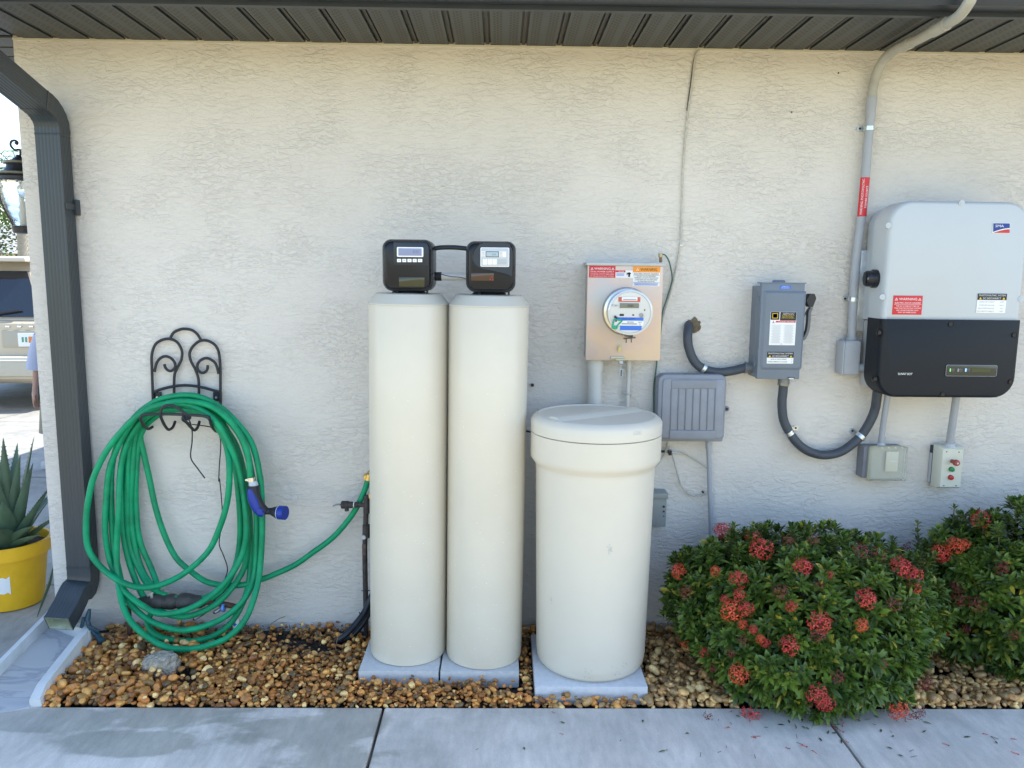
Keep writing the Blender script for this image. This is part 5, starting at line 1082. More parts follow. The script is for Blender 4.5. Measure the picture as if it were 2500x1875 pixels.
# ------------------------------------------------------------------ inverter
def zi(x, y): return (2030 + x / 3.017, 450 + y / 3.017)
yI = -.215
xL = at(2123, 790, yI + .09).x + .004; xR = at(2491, 790, yI).x; zI1 = at(2330, 490, yI).z; zI0 = at(2300, 970, yI).z; zI2 = at(2300, 780, yI).z
iv = thing('solar_inverter', 'large light grey and black solar inverter with rounded corners at the wall right', 'inverter', ((xL + xR) / 2, 0, zI0))
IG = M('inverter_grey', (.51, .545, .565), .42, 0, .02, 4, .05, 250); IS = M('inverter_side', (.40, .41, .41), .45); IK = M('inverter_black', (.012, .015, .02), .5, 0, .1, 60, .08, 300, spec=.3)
rings = []
for ins, y, rad in ((.016, yI + .001, .06), (.009, yI + .003, .068), (.003, yI + .010, .075), (0, yI + .03, .08), (0, yI + .12, .08), (.012, yI + .13, .08), (.012, -.02, .07)):
    rings.append([Vector((u, y, w)) for u, w in rrect(xL + ins, xR - ins, zI2 - .01, zI1 - ins, (.002, .002, rad + .01, rad + .01), 8)])
hs_ = G().loft(rings).build('upper_housing', IG, iv); ORG[hs_.name] = ORG[iv.name]
rings = []
for ins, y, rad in ((.012, yI - .008, .065), (.006, yI - .006, .072), (.0, yI + .002, .08), (-.003, yI + .02, .085), (-.003, yI + .11, .085)):
    rings.append([Vector((u, y, w)) for u, w in rrect(xL + ins, xR - ins, zI0 + ins, zI2, (rad, rad, .002, .002), 8)])
lc_ = G().loft(rings).build('lower_cover', IK, iv); ORG[lc_.name] = ORG[iv.name]
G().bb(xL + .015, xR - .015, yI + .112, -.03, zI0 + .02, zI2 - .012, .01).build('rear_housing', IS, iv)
G().bb(xL - .012, xL + .05, -.03, -.002, zI2 - .06, zI1 - .18, .002).build('wall_bracket', GALV, iv)
for (u, v) in ((420, 303), (375, 830), (960, 138), (1395, 845)):
    p = at(*zi(u, v), yI); 
    bs_ = G().lathe([(.011, -.0012), (.011, .008), (.009, .009)], p, 20, 'y').build('screw_boss', IG, hs_); g = G().lathe([(.0055, -.0024), (.0055, -.001)], p, 12, 'y'); g.build('screw', LGREY, hs_)
for (u, v) in ((352, 1092), (877, 1030), (320, 1435), (818, 1548), (1345, 1110), (1318, 1455)):
    p = at(*zi(u, v), yI - .008); G().lathe([(.011, -.001), (.011, .006), (.008, .006), (.008, -.0025), (0, -.0025)], p, 20, 'y', closed=False).build('screw_boss', M('boss_black', (.006, .008, .012), .3), lc_)
kx = xL - .002; zk = at(*zi(290, 695), yI + .06).z; g = G(); ky = yI + .075
g.lathe([(.036, kx + .01), (.036, kx - .012), (.031, kx - .016), (.031, kx - .034), (.027, kx - .038)], (0, ky, zk), 30, 'x'); kn_ = g.build('rotary_switch', M('knob_satin', (.012, .013, .018), .3), iv)
G().box((kx - .04, ky, zk), (.01, .012, .05), .003).build('switch_grip', DRK, kn_)
G().box((kx - .0375, ky - .02, zk), (.002, .003, .008)).build('switch_mark', WHITE, kn_)
p, q = at(*zi(843, 1328), yI - .008), at(*zi(1212, 1416), yI - .008)
dpn = G().rp(p.x, q.x, q.z, p.z, .006, yI - .0108, yI - .0078, .0008, 5).build('display_panel', M('display_olive', (.022, .03, .028), .2, coat=.4), iv); ORG[dpn.name] = ORG[iv.name]
g = G(); o_ = rrect(p.x + .001, q.x - .001, q.z + .001, p.z - .001, .005, 5); g.tube([Vector((u, yI - .0108, w)) for u, w in o_ + o_[:1]], .0007, n=5, res=1, cap=False); g.build('panel_outline', FINE, dpn)
def ir(rect, m, nm, par=dpn, dy=.0113):
    a_, b_ = at(*zi(rect[0], rect[1]), yI - dy), at(*zi(rect[2], rect[3]), yI - dy); return G().bb(a_.x, b_.x, yI - dy - .0006, yI - dy + .0006, b_.z, a_.z).build(nm, m, par, smooth=0)
ir((1033, 1358, 1170, 1383), M('lcd_dark_olive', (.055, .065, .02), .3), 'screen'); ir((872, 1356, 878, 1380), M('led_green', (.2, .6, .2), .4, emit=(.4, 1, .3, .1)), 'status_light'); ir((930, 1358, 936, 1380), FINE, 'status_light'); ir((986, 1356, 993, 1380), M('led_blue', (.2, .4, .9), .4, emit=(.3, .55, 1, .35)), 'status_light')
g = G()
for (u0, u1) in ((888, 902), (945, 962), (1002, 1018)):
    a_, b_ = at(*zi(u0, 1361), yI - .0113), at(*zi(u1, 1375), yI - .0113); g.tube([Vector((a_.x, yI - .0115, a_.z)), Vector((b_.x, yI - .0115, a_.z)), Vector((b_.x, yI - .0115, b_.z)), Vector((a_.x, yI - .0115, b_.z)), Vector((a_.x, yI - .0115, a_.z))], .0004, n=4, res=1)
g.build('symbol', LGREY, dpn)
g = G(); p = at(*zi(542, 1396), yI - .008); text_geo(g, 'SUNNY BOY', p.x, p.z, yI - .0092, 108 / 3.017 / FPX * 2.93, 17 / 3.017 / FPX * 2.93); g.build('lettering', WHITE, lc_, smooth=0)
# blue and red emblem
p, q = at(2424.5, 545, yI), at(2462.5, 569, yI); w_, h_ = q.x - p.x, p.z - q.z; E = lambda u, v, dy: Vector((p.x + w_ * (u + .04 * (1 - v)), yI - dy, q.z + h_ * v))
lg_ = G().loft([[E(-.04, -.05, .0), E(1.0, -.05, .0), E(1.03, 1.05, .0), E(-.02, 1.05, .0)], [E(-.04, -.05, .001), E(1.0, -.05, .001), E(1.03, 1.05, .001), E(-.02, 1.05, .001)]]).build('emblem', WHITE, iv, 'small blue and red emblem', smooth=0); ORG[lg_.name] = ORG[iv.name]
n_ = 8; cur = [(i / n_, .10 + .42 * math.sin(i / n_ * 1.5)) for i in range(n_ + 1)]
g = G(); vv = [E(u, v, .0016) for u, v in cur] + [E(1, 1, .0016), E(0, 1, .0016)]; g.add(vv, [list(range(len(vv)))]); g.build('blue_field', M('emblem_blue', (.01, .045, .25), .4), lg_, smooth=0)
cur2 = [(i / n_, -.0 + .40 * math.sin(i / n_ * 1.5)) for i in range(n_ + 1)]; g = G(); vv = [E(u, v, .0016) for u, v in cur2] + [E(1, 0, .0016)]; g.add(vv, [list(range(len(vv)))]); g.build('red_field', M('emblem_red', (.55, .04, .04), .4), lg_, smooth=0)
g = G(); c_ = E(.38, .72, .0022); text_geo(g, 'SMA', c_.x, c_.z, c_.y, w_ * .52, h_ * .26); g.build('lettering', WHITE, lg_, smooth=0)
sticker(iv, 'warning_sticker', (2181.5, 721.5, 2249, 768.5), yI, RED, (), [(WHITE, 'WARNING', .5, .18, .62, .13), (WHITE, '^', .1, .18, .11, .14), (WHITE, '^', .9, .18, .11, .14), (WHITE, 'ELECTRIC SHOCK HAZARD', .5, .38, .88, .08), (WHITE, '#', .5, .46, .94, .012), (WHITE, 'THE DC CONDUCTORS OF', .5, .55, .8, .07), (WHITE, 'THIS PHOTOVOLTAIC SYSTEM', .5, .66, .9, .07), (WHITE, 'ARE UNGROUNDED AND', .5, .77, .76, .07), (WHITE, 'MAY BE ENERGIZED', .5, .88, .62, .07)], 'red warning sticker')
sticker(iv, 'photovoltaic_sticker', (2387, 716.5, 2453.5, 764.5), yI, WHITE, [('black_band', BLACK, 0, 0, 1, .33)], [(WHITE, 'PHOTOVOLTAIC SYSTEM', .5, .09, .9, .09), (WHITE, 'DC DISCONNECT', .5, .24, .62, .09), (YELLOW, '/\\', .1, .24, .09, .12), (YELLOW, '/\\', .9, .24, .09, .12), (FINE, 'RATED MPP CURRENT', .34, .43, .52, .06), (FINE, 'AMPS', .85, .43, .12, .06), (FINE, 'RATED MPP VOLTAGE', .34, .6, .52, .06), (FINE, 'VOLTS', .85, .6, .15, .06), (FINE, 'MAX SYSTEM VOLTAGE', .32, .76, .56, .06), (FINE, 'VDC', .85, .76, .1, .06), (FINE, 'MAX CIRCUIT CURRENT', .32, .91, .58, .06), (FINE, 'AMPS', .85, .91, .12, .06)], 'black and white sticker at the right')

# ------------------------------------------------------------------ roof conduit
rc = thing('roof_conduit', 'grey conduit rising beside the inverter and bending out over the eave', 'conduit', at(2080, 830, -.035))
yc_ = -.035; X0 = at(2129, 238, yc_).x; rc_r = .0178
lowpts = [at(2079, 835, yc_), at(2083, 730, yc_), at(2090, 636, yc_), at(2103, 530, yc_), at(2112, 433, yc_), at(2122, 314, yc_)]
G().tube(lowpts + [at(2125, 280, yc_)], rc_r * .96, n=20, res=3).build('lower_pipe', PVCG, rc)
G().tube([at(2124, 295, yc_), at(2128.5, 238, yc_)], lambda t: rc_r * (1.0 + .16 * min(1, t * 3)), n=20, res=4).build('coupling', PVCG, rc)
PVT = M('sunned_pvc', (.40, .39, .34), .45, 0, .1, 14, .1, 90)  # warmer grey for the bends and the soffit run
Xb = at(2129, 238, yc_).x
bend = [at(2129, 242, yc_), at(2131, 215, yc_), onx(2139, 185, Xb + .008), onx(2156, 148, Xb + .012), onx(2185, 122, Xb + .014), onx(2218, 107, Xb + .016)]
G().tube(bend, rc_r, n=20, res=5).build('lower_bend', PVT, rc)
mid_ = [onx(2205, 113, Xb + .015), onx(2245, 94, Xb + .018), onx(2290, 70, Xb + .02), onx(2312, 58, Xb + .02)]
G().tube(mid_, rc_r * .98, n=20, res=3).build('soffit_run', PVT, rc)
G().tube([mid_[0], mid_[0].lerp(mid_[1], .45)], rc_r * 1.17, n=20, res=1).build('coupling', PVT, rc)
G().tube([mid_[2].lerp(mid_[1], .25), mid_[3]], rc_r * 1.17, n=20, res=1).build('coupling', PVT, rc)
ub_ = [mid_[2], mid_[3], onx(2342, 38, Xb + .02), onx(2362, 12, Xb + .02), onx(2372, -12, Xb + .02)]
last = ub_[-1]; ub_ += [Vector((last.x, last.y - .005, last.z + .1)), Vector((last.x, last.y, last.z + .35))]
G().tube(ub_, rc_r, n=20, res=5).build('upper_bend', PVT, rc)
strap(rc, at(2121.5, 314, yc_), at(2122.5, 300, yc_), at(2097, 315, 0), .0205); strap(rc, at(2083, 731, yc_), at(2084, 720, yc_), at(2061, 729, 0), .0205)
# red sticker wrapped on the conduit
p1, p0 = at(2111.5, 434, yc_), at(2103, 529, yc_); dd = (p1 - p0); g = G(); vs = []; rw = rc_r + .0009
for t in (0, 1):
    for k in range(9):
        a_ = R(-180 + 18 + 18 * k - 10); q_ = p0 + dd * t; vs.append(q_ + Vector((rw * math.cos(a_), rw * math.sin(a_), 0)))
g.add(vs, [[k, k + 1, k + 10, k + 9] for k in range(8)]); wp = g.build('warning_sticker', RED, rc, 'red sticker wrapped round the pipe'); ORG[wp.name] = ORG[rc.name]
g = G(); Lh = dd.length; tilt = Vector((dd.x / Lh, 0, dd.z / Lh))
def onpipe(u, v):   # u: across in metres of arc from front, v along
    a_ = R(-96) + u / rw; q_ = p0 + dd * (.5 + v / Lh); return q_ + Vector((math.cos(a_) * (rw + .0008), math.sin(a_) * (rw + .0008), 0))
text_geo(g, 'WARNING: PHOTOVOLTAIC', -.0095, 0, 0, Lh * .92, .0085, rot=1, place=onpipe); text_geo(g, 'POWER SOURCE', .0062, 0, 0, Lh * .56, .0085, rot=1, place=onpipe)
g.build('lettering', WHITE, wp, smooth=0)
# LB fitting
lbp = [at(*zi(155, 1130), yc_), at(*zi(150, 1160), yc_)]; g = G()
g.tube([at(2079.5, 822, yc_), at(2078.5, 838, yc_)], rc_r * 1.2, n=20, res=1); g.build('hub', PVCG, rc)
pa, pb_ = at(*zi(98, 1150), -.07), at(*zi(200, 1405), -.07)
bx = G().rp(pa.x, pb_.x, pb_.z, pa.z, (.008, .008, .012, .016), -.075, -.004, .006, 5).build('access_body', PVCG, rc); ORG[bx.name] = ORG[rc.name]
G().bb(pa.x - .006, pa.x - .001, -.078, -.01, pb_.z + .002, pa.z - .004, .002).build('access_cover', M('cover_grey', (.42, .44, .47), .45), bx)
G().tube([at(*zi(195, 1350), -.05), at(*zi(245, 1350), -.055)], rc_r, n=18, res=1).build('elbow_stub', PVCG, rc); G().tube([at(*zi(245, 1350), -.055), at(*zi(300, 1350), -.06)], rc_r * .92, n=18, res=1).build('inverter_nipple', PVCG, rc)

# ------------------------------------------------------------------ boxes below the inverter
def zo(x, y): return (2050 + x / 6.146, 950 + y / 6.146)
oc = thing('outlet_conduit', 'thin grey conduit from the inverter bottom to the clear covered outlet', 'conduit', at(2151, 1090, -.035))
top_ = at(2167, 966, -.10); G().tube([Vector((top_.x, -.10, zI0 + .01)), top_, at(2157, 1030, -.065), at(2151, 1078, -.045)], .0118, n=16, res=4).build('pipe', PVCG, oc)
G().tube([at(*zo(640, 720), -.048), at(*zo(625, 810), -.045)], .0135, n=16, res=1).build('collar', PVCG, oc); G().tube([at(*zo(622, 805), -.045), at(*zo(618, 860), -.045)], .0165, n=16, res=1).build('hub', M('pale_pvc', (.46, .5, .56), .45), oc)
ob = thing('outlet_box', 'outdoor outlet box with a bubbled clear cover under the inverter', 'outlet box', at(2160, 1176, 0))
yO = -.105; p, q = at(*zo(370, 862), -.06), at(*zo(900, 1340), -.06)
pI0, pI1, qI0, qI1 = p.x + .018, q.x + .004, q.z + .004, p.z - .008
G().bb(p.x, q.x + .01, -.06, 0, q.z, p.z, .003).build('back_box', M('outlet_back', (.2, .21, .24), .5, 0, .1, 20), ob)
G().bb(pI0, pI1, -.066, -.0601, qI0, qI1).build('inner_plate', M('inner_grey', (.4, .42, .42), .5), ob)
p1, q1 = at(*zo(470, 870), yO), at(*zo(1000, 1385), yO)
pf, qf = at(*zo(450, 865), -.07), at(*zo(985, 1375), -.07)
g = G(); g.bb(pf.x, pf.x + .009, -.074, -.0605, qf.z, pf.z, .002); g.bb(qf.x - .007, qf.x, -.074, -.0605, qf.z, pf.z, .002); g.bb(pf.x + .009, qf.x - .007, -.074, -.0605, qf.z, qf.z + .006, .001); g.bb(pf.x + .009, qf.x - .007, -.074, -.0605, pf.z - .01, pf.z, .001)
g.build('cover_flange', M('flange_clear', (.42, .42, .33), .3, trans=.2), ob)
cl_ = M('clear_cover', (.9, .9, .82), .22, trans=.84, ior=1.1)
G().rp(p1.x + .006, q1.x, q1.z, p1.z, (.008, .016, .012, .012), yO, -.0745, .008, 5).build('clear_cover', cl_, ob)
rc2, rd2 = at(*zo(690, 930), -.075), at(*zo(850, 1230), -.075); ci = G().bb(rc2.x, rd2.x, -.082, -.0745, rd2.z, rc2.z, .003).build('receptacle', M('receptacle_ivory', (.62, .61, .52), .4), ob)
g = G()
for k in range(4):
    pp = at(*zo(640 + k * 100, 880), yO); g.box(pp + Vector((0, -.0, .0)), (.007, .003, .003), .001, Matrix.Rotation(.5, 3, 'Y'))
g.build('embossed_rib', M('rib_clear', (.7, .7, .62), .2), ob)
g = G(); pp = at(*zo(805, 1082), yO); g.bb(pp.x - .013, pp.x + .013, yO - .0006, yO + .0006, pp.z - .0015, pp.z + .0015); g.build('embossed_mark', LGREY, ob, smooth=0)
G().lathe([(.004, -.01), (.004, .0)], at(*zo(345, 885), -.02), 12, 'y').build('mounting_ear', M('outlet_back', (0, 0, 0)), ob)
sc_ = thing('station_conduit', 'short grey conduit from the inverter bottom to the push button station', 'conduit', at(2318, 1095, -.04))
top_ = at(2335, 968, -.11); G().tube([Vector((top_.x, -.11, zI0 + .01)), top_, at(2325, 1035, -.075), at(2318.5, 1080, -.055)], .0148, n=16, res=4).build('pipe', PVCG, sc_)
G().tube([at(*zo(1655, 800), -.055), at(*zo(1645, 890), -.05)], .0185, n=18, res=1).build('hub', MATS['pale_pvc'], sc_)
yS = -.075; bs2 = thing('push_button_station', 'cream push button station with red, green and mushroom buttons', 'push button station', at(2315, 1190, 0))
SI = M('station_cream', (.60, .60, .50), .4); p, q = at(*zo(1560, 900), yS), at(*zo(1810, 1472), yS); x0, x1, z0, z1 = p.x - .002, q.x + .0, q.z, p.z
g = G(); rings = [[Vector((u, y, w)) for u, w in rrect(x0 + i_, x1 - i_, z0 + i_, z1 - i_, .003, 3)] for i_, y in ((.001, yS), (0, yS + .001), (-.008, yS + .02), (-.010, -.022))]
g.loft(rings); g.build('housing', SI, bs2)
G().bb(x0 - .012, x1 + .002, -.022, 0, z0 + .004, z1 + .002, .001).build('back_plate', M('station_navy', (.03, .035, .06), .5), bs2)
G().bb(x0 - .0135, x0 - .012, -.021, -.004, z0 + .006, z1 - .03).build('side_label', LGREY, bs2, smooth=0)
for (u, v) in ((1605, 940), (1790, 945), (1562, 1448), (1745, 1450)): G().lathe([(.0026, -.001), (.0026, .001)], at(*zo(u, v), yS), 10, 'y').build('screw', DRK, bs2)
def btn(u, v, m, nm, r_=.0098, h=.010): 
    p_ = at(*zo(u, v), yS); b_ = G().lathe([(r_ + .001, 0), (r_ + .001, -.003), (r_, -.0035), (r_, -h), (r_ - .0015, -h - .001), (0, -h - .001)], p_, 24, 'y', closed=False).build(nm, m, bs2); return b_
btn(1672, 1200, M('button_green', (.02, .22, .08), .3), 'green_button'); btn(1660, 1322, M('button_red', (.42, .025, .025), .35), 'red_button')
p_ = at(*zo(1685, 1080), yS); mr = M('mushroom_red', (.36, .07, .05), .45, 0, .15, 60)
mb_ = G().lathe([(.008, 0), (.008, -.018), (.0115, -.022), (.013, -.027), (.013, -.034), (.011, -.039), (0, -.040)], p_, 28, 'y', closed=False).build('mushroom_button', mr, bs2)
G().lathe([(.004, -.0405), (.004, -.042), (0, -.042)], p_, 16, 'y', closed=False).build('key_slot', LGREY, mb_)

# small wall details
p = at(1300, 940, -.01); G().box(p, (.012, .014, .012), .002).build('wall_hook', DRK, None, 'tiny black hook on the wall between right tank and brine tank', cat='hook')
tubeobj([(1280, 1052, -.06), (1292, 1054, -.07), (1303, 1058, -.09), (1325, 1062, -.12)], .004, DRK, 'brine_line', 'black tube stub running into the brine tank from the tall tank', 'tube', n=8)
for (u, v, lab) in ((2047, 178, 'small dark speck of an insect high on the wall under the soffit'), (1933, 274, 'faint tiny insect on the wall left of the bent conduit')):
    p = at(u, v, -.003); g = G(); g.box(p, (.004, .004, .007), .001); g.build('insect', M('insect_brown', (.06, .045, .04), .7), None, lab, cat='insect')

# ------------------------------------------------------------------ shrubs
LF = None
def leaf_mat(name, c1, c2, c3):
    m = bpy.data.materials.new(name); m.use_nodes = True; nt = m.node_tree; L = nt.links.new; b = nt.nodes['Principled BSDF']
    ge = nt.nodes.new('ShaderNodeNewGeometry'); r = nt.nodes.new('ShaderNodeValToRGB'); L(ge.outputs['Random Per Island'], r.inputs[0]); e = r.color_ramp.elements
    e[0].color = (*c1, 1); e[1].color = (*c3, 1); e[1].position = .985; x = e.new(.55); x.color = (*c2, 1); x = e.new(.9); x.color = tuple(v * 1.35 for v in c2) + (1,); x = e.new(.965); x.color = tuple(v * 1.5 for v in c2) + (1,)
    tc = nt.nodes.new('ShaderNodeTexCoord'); nz = nt.nodes.new('ShaderNodeTexNoise'); nz.inputs['Scale'].default_value = 14; nz.inputs['Detail'].default_value = 2; L(tc.outputs['Object'], nz.inputs[0])
    mr = nt.nodes.new('ShaderNodeValToRGB'); mr.color_ramp.elements[0].position = .35; mr.color_ramp.elements[0].color = (.7, .75, .8, 1); mr.color_ramp.elements[1].position = .66; mr.color_ramp.elements[1].color = (1.7, 1.45, 1.2, 1); L(nz.outputs['Fac'], mr.inputs[0])
    mx = nt.nodes.new('ShaderNodeMix'); mx.data_type = 'RGBA'; mx.blend_type = 'MULTIPLY'; mx.inputs['Factor'].default_value = 1; L(r.outputs[0], mx.inputs['A']); L(mr.outputs[0], mx.inputs['B'])
    L(mx.outputs['Result'], b.inputs['Base Color']); b.inputs['Roughness'].default_value = .32; b.inputs['Specular IOR Level'].default_value = .42
    tr = nt.nodes.new('ShaderNodeBsdfTranslucent'); L(r.outputs[0], tr.inputs[0]); L(mx.outputs['Result'], tr.inputs[0]); ms = nt.nodes.new('ShaderNodeMixShader'); ms.inputs[0].default_value = .22
    out = nt.nodes['Material Output']; L(b.outputs[0], ms.inputs[1]); L(tr.outputs[0], ms.inputs[2]); L(ms.outputs[0], out.inputs[0]); return m
LFM = leaf_mat('ixora_leaf', (.028, .066, .013), (.09, .155, .028), (.42, .36, .05))
def leafv(base, d, up, L_, w, droop):
    s = d.cross(up).normalized(); n_ = s.cross(d).normalized(); pts = []
    m1 = base + d * L_ * .38 - Vector((0, 0, droop * .2)) * L_; m2 = base + d * L_ * .72 - Vector((0, 0, droop * .6)) * L_; tip = base + d * L_ - Vector((0, 0, droop * 1.1)) * L_
    f = n_ * w * .35
    return [base, m1 - s * w * .9 + f, m1, m1 + s * w * .9 + f, m2 - s * w * .75 + f * .8, m2, m2 + s * w * .75 + f * .8, tip], [[0, 2, 1], [0, 3, 2], [1, 2, 5, 4], [2, 3, 6, 5], [4, 5, 7], [5, 6, 7]]
def rosette(V, F, c, ax, s, rnd, stem=True):
    t = ax.orthogonal().normalized(); b = ax.cross(t)
    for tier, (sp, n_, l_) in enumerate(((.35, 4, .6), (.85, 5, 1.0), (1.25, 5, 1.05))):
        for k in range(n_):
            a_ = 2 * math.pi * k / n_ + tier * .7 + rnd.uniform(-.3, .3); sp_a = sp + rnd.uniform(-.18, .18)
            d = (ax * math.cos(sp_a) + (t * math.cos(a_) + b * math.sin(a_)) * math.sin(sp_a)).normalized()
            v_, f_ = leafv(c - ax * s * .25 * tier + d * s * .05, d, ax, s * l_ * rnd.uniform(.8, 1.15), s * .17 * rnd.uniform(.85, 1.2), rnd.uniform(-.02, .22)); o_ = len(V); V += v_; F += [[i + o_ for i in q] for q in f_]
def flower_cluster_geo(seed, rad=.032, n=20):
    rnd = random.Random(seed); g = G()
    for i in range(n):
        z = 1 - (i + .5) / n * 1.1; a_ = i * 2.4 + rnd.uniform(-.2, .2); rr = math.sqrt(max(0, 1 - z * z)); d = Vector((rr * math.cos(a_), rr * math.sin(a_), max(z, -.1))).normalized()
        c = d * rad * rnd.uniform(.85, 1.15); g.tube([d * .004, c], .0007, n=3, res=1)
        t = d.orthogonal().normalized(); b = d.cross(t); ph = rnd.uniform(0, 1.5); s = rnd.uniform(.009, .0135)
        for k in range(4):
            q = ph + k * math.pi / 2; u = t * math.cos(q) + b * math.sin(q); w = d.cross(u)
            g.add([c, c + u * s * .55 - w * s * .22 + d * .0008, c + u * s + d * .001 * rnd.uniform(-2, 2), c + u * s * .55 + w * s * .22 + d * .0008], [[0, 1, 2, 3]])
    return g
PET = M('ixora_red', (.52, .045, .04), .5, 0, .25, 200, isl=.25); PETD = M('ixora_spent', (.17, .025, .022), .6, 0, .3, 200, isl=.3); PETO = M('ixora_orange', (.60, .075, .03), .5, 0, .2, 200, isl=.25)
def ell_hit(px, py, c, rad):
    d = ray(px, py); o = CAM_P - c; D = Vector((d.x / rad.x, d.y / rad.y, d.z / rad.z)); O = Vector((o.x / rad.x, o.y / rad.y, o.z / rad.z))
    A_, B_, C_ = D.dot(D), 2 * O.dot(D), O.dot(O) - 1; disc = B_ * B_ - 4 * A_ * C_
    t = (-B_ - math.sqrt(disc)) / (2 * A_) if disc > 0 else -B_ / (2 * A_)
    p = CAM_P + d * t; n_ = Vector(((p.x - c.x) / rad.x ** 2, (p.y - c.y) / rad.y ** 2, (p.z - c.z) / rad.z ** 2)).normalized(); return p, n_
def shrub(lab, blobs, nros, flowers, seed, spikes=()):
    rnd = random.Random(seed); c0, r0 = blobs[0]; root = thing('flowering_shrub', lab, 'shrub', (c0.x, c0.y, 0)); V, F = [], []
    tot = sum(r.x * r.y + r.x * r.z for _, r in blobs)
    for bi, (c, r) in enumerate(blobs):
        n_ = int(nros * (r.x * r.y + r.x * r.z) / tot)
        for i in range(n_):
            z = rnd.uniform(-.92, 1); a_ = rnd.uniform(0, 2 * math.pi); q = math.sqrt(1 - z * z); d = Vector((q * math.cos(a_), q * math.sin(a_), z))
            if d.y > .5 and rnd.random() < .35: continue
            k = (1 + .24 * MN.noise(d * 2.3 + Vector((seed, bi, 0))) + .07 * MN.noise(d * 5.5 + Vector((seed, 9, 0)))) * (1 if rnd.random() < .62 else rnd.uniform(.55, .95))
            p = c + Vector((d.x * r.x, d.y * r.y, d.z * r.z)) * k
            if p.z < .012 or p.y > -.03: continue
            if any(sum(((p[j] - c2[j]) / r2[j]) ** 2 for j in range(3)) < .3 for b2, (c2, r2) in enumerate(blobs) if b2 != bi): continue
            nn_ = Vector((d.x / r.x, d.y / r.y, d.z / r.z)).normalized(); ax = (nn_ * .8 + Vector((rnd.uniform(-.4, .4), rnd.uniform(-.4, .2), .65 + rnd.uniform(-.3, .3)))).normalized()
            rosette(V, F, p, ax, rnd.uniform(.033, .052), rnd)
    stems = G()
    for (px, py, Y, ln_) in spikes:
        tip = at(px, py, Y); base = tip - Vector((rnd.uniform(-.03, .03), 0, ln_)); stems.tube([base, tip], .0025, n=5, res=1)
        for k in range(4): rosette(V, F, base.lerp(tip, .35 + k * .21), Vector((rnd.uniform(-.15, .15), rnd.uniform(-.15, .15), 1)).normalized(), .036 - .004 * k, rnd)
    for q_ in range(26):
        c, r = blobs[rnd.randrange(len(blobs))]; a_ = rnd.uniform(0, 6.28); e_ = rnd.uniform(.1, 1.25); d = Vector((math.cos(a_) * math.sin(e_), -abs(math.sin(a_)) * math.sin(e_) * .8, math.cos(e_)))
        base = c + Vector((d.x * r.x, d.y * r.y, d.z * r.z)) * .97; tip = base + (d * .5 + Vector((rnd.uniform(-.3, .3), 0, .8))).normalized() * rnd.uniform(.05, .10)
        if base.z < .1: continue
        stems.tube([base, tip], .002, n=5, res=1)
        for k in range(3): rosette(V, F, base.lerp(tip, .4 + k * .3), (tip - base).normalized(), .04 - .005 * k, rnd)
    me = bpy.data.meshes.new('foliage'); o0 = ORG[root.name]; me.from_pydata([tuple(v - o0) for v in V], [], F); me.materials.append(LFM); me.polygons.foreach_set('use_smooth', [True] * len(me.polygons))
    o = bpy.data.objects.new('foliage', me); COL.objects.link(o); o.parent = root
    for c, r in blobs:
        for i in range(7):
            a_ = rnd.uniform(0, 6.28); e_ = rnd.uniform(.2, 1.2); tip = c + Vector((math.cos(a_) * math.sin(e_) * r.x, math.sin(a_) * math.sin(e_) * r.y, math.cos(e_) * r.z)) * .85; b_ = Vector((c.x + rnd.uniform(-.06, .06), min(c.y + rnd.uniform(-.05, .05), -.05), -.02)); 
            m_ = b_.lerp(tip, .5) + Vector((rnd.uniform(-.04, .04), 0, .03)); stems.tube([b_, m_, tip], lambda t: .006 * (1 - t) + .0018, n=5, res=3)
    stems.build('branches', M('shrub_bark', (.14, .12, .09), .8, 0, .3, 60), root)
    protos = {}
    for i, (px, py, sz, kind_) in enumerate(flowers):
        best = None
        for c, r in blobs:
            p, n_ = ell_hit(px, py, c, r); dq = sum(((p[j] - c[j]) / r[j]) ** 2 for j in range(3)); dist = (p - CAM_P).length + max(0, dq - 1) * 3
            if best is None or dist < best[0]: best = (dist, p, n_)
        _, p, n_ = best; key = (kind_, i % 3)
        if key not in protos:
            me = flower_cluster_geo(seed * 7 + i, n=24 if kind_ != 's' else 16); mm = {'r': PET, 'o': PETO, 's': PETD}[kind_]
            m_ = bpy.data.meshes.new('flower_cluster'); m_.from_pydata([tuple(v) for v in me.v], [], me.f); m_.materials.append(mm); protos[key] = m_
        fo = bpy.data.objects.new('flower_cluster', protos[key]); COL.objects.link(fo); fo.parent = root; ax = (n_ + Vector((0, -.5, .15))).normalized()
        fo.location = p + ax * .022 - o0; fo.rotation_euler = ax.to_track_quat('Z', 'Y').to_euler(); fo.scale = (sz,) * 3
        if kind_ == 's': fo['label'] = 'spent dark red flower cluster'
    return root
def zf(x, y): return (1600 + x / 2.458, 1220 + y / 2.458)
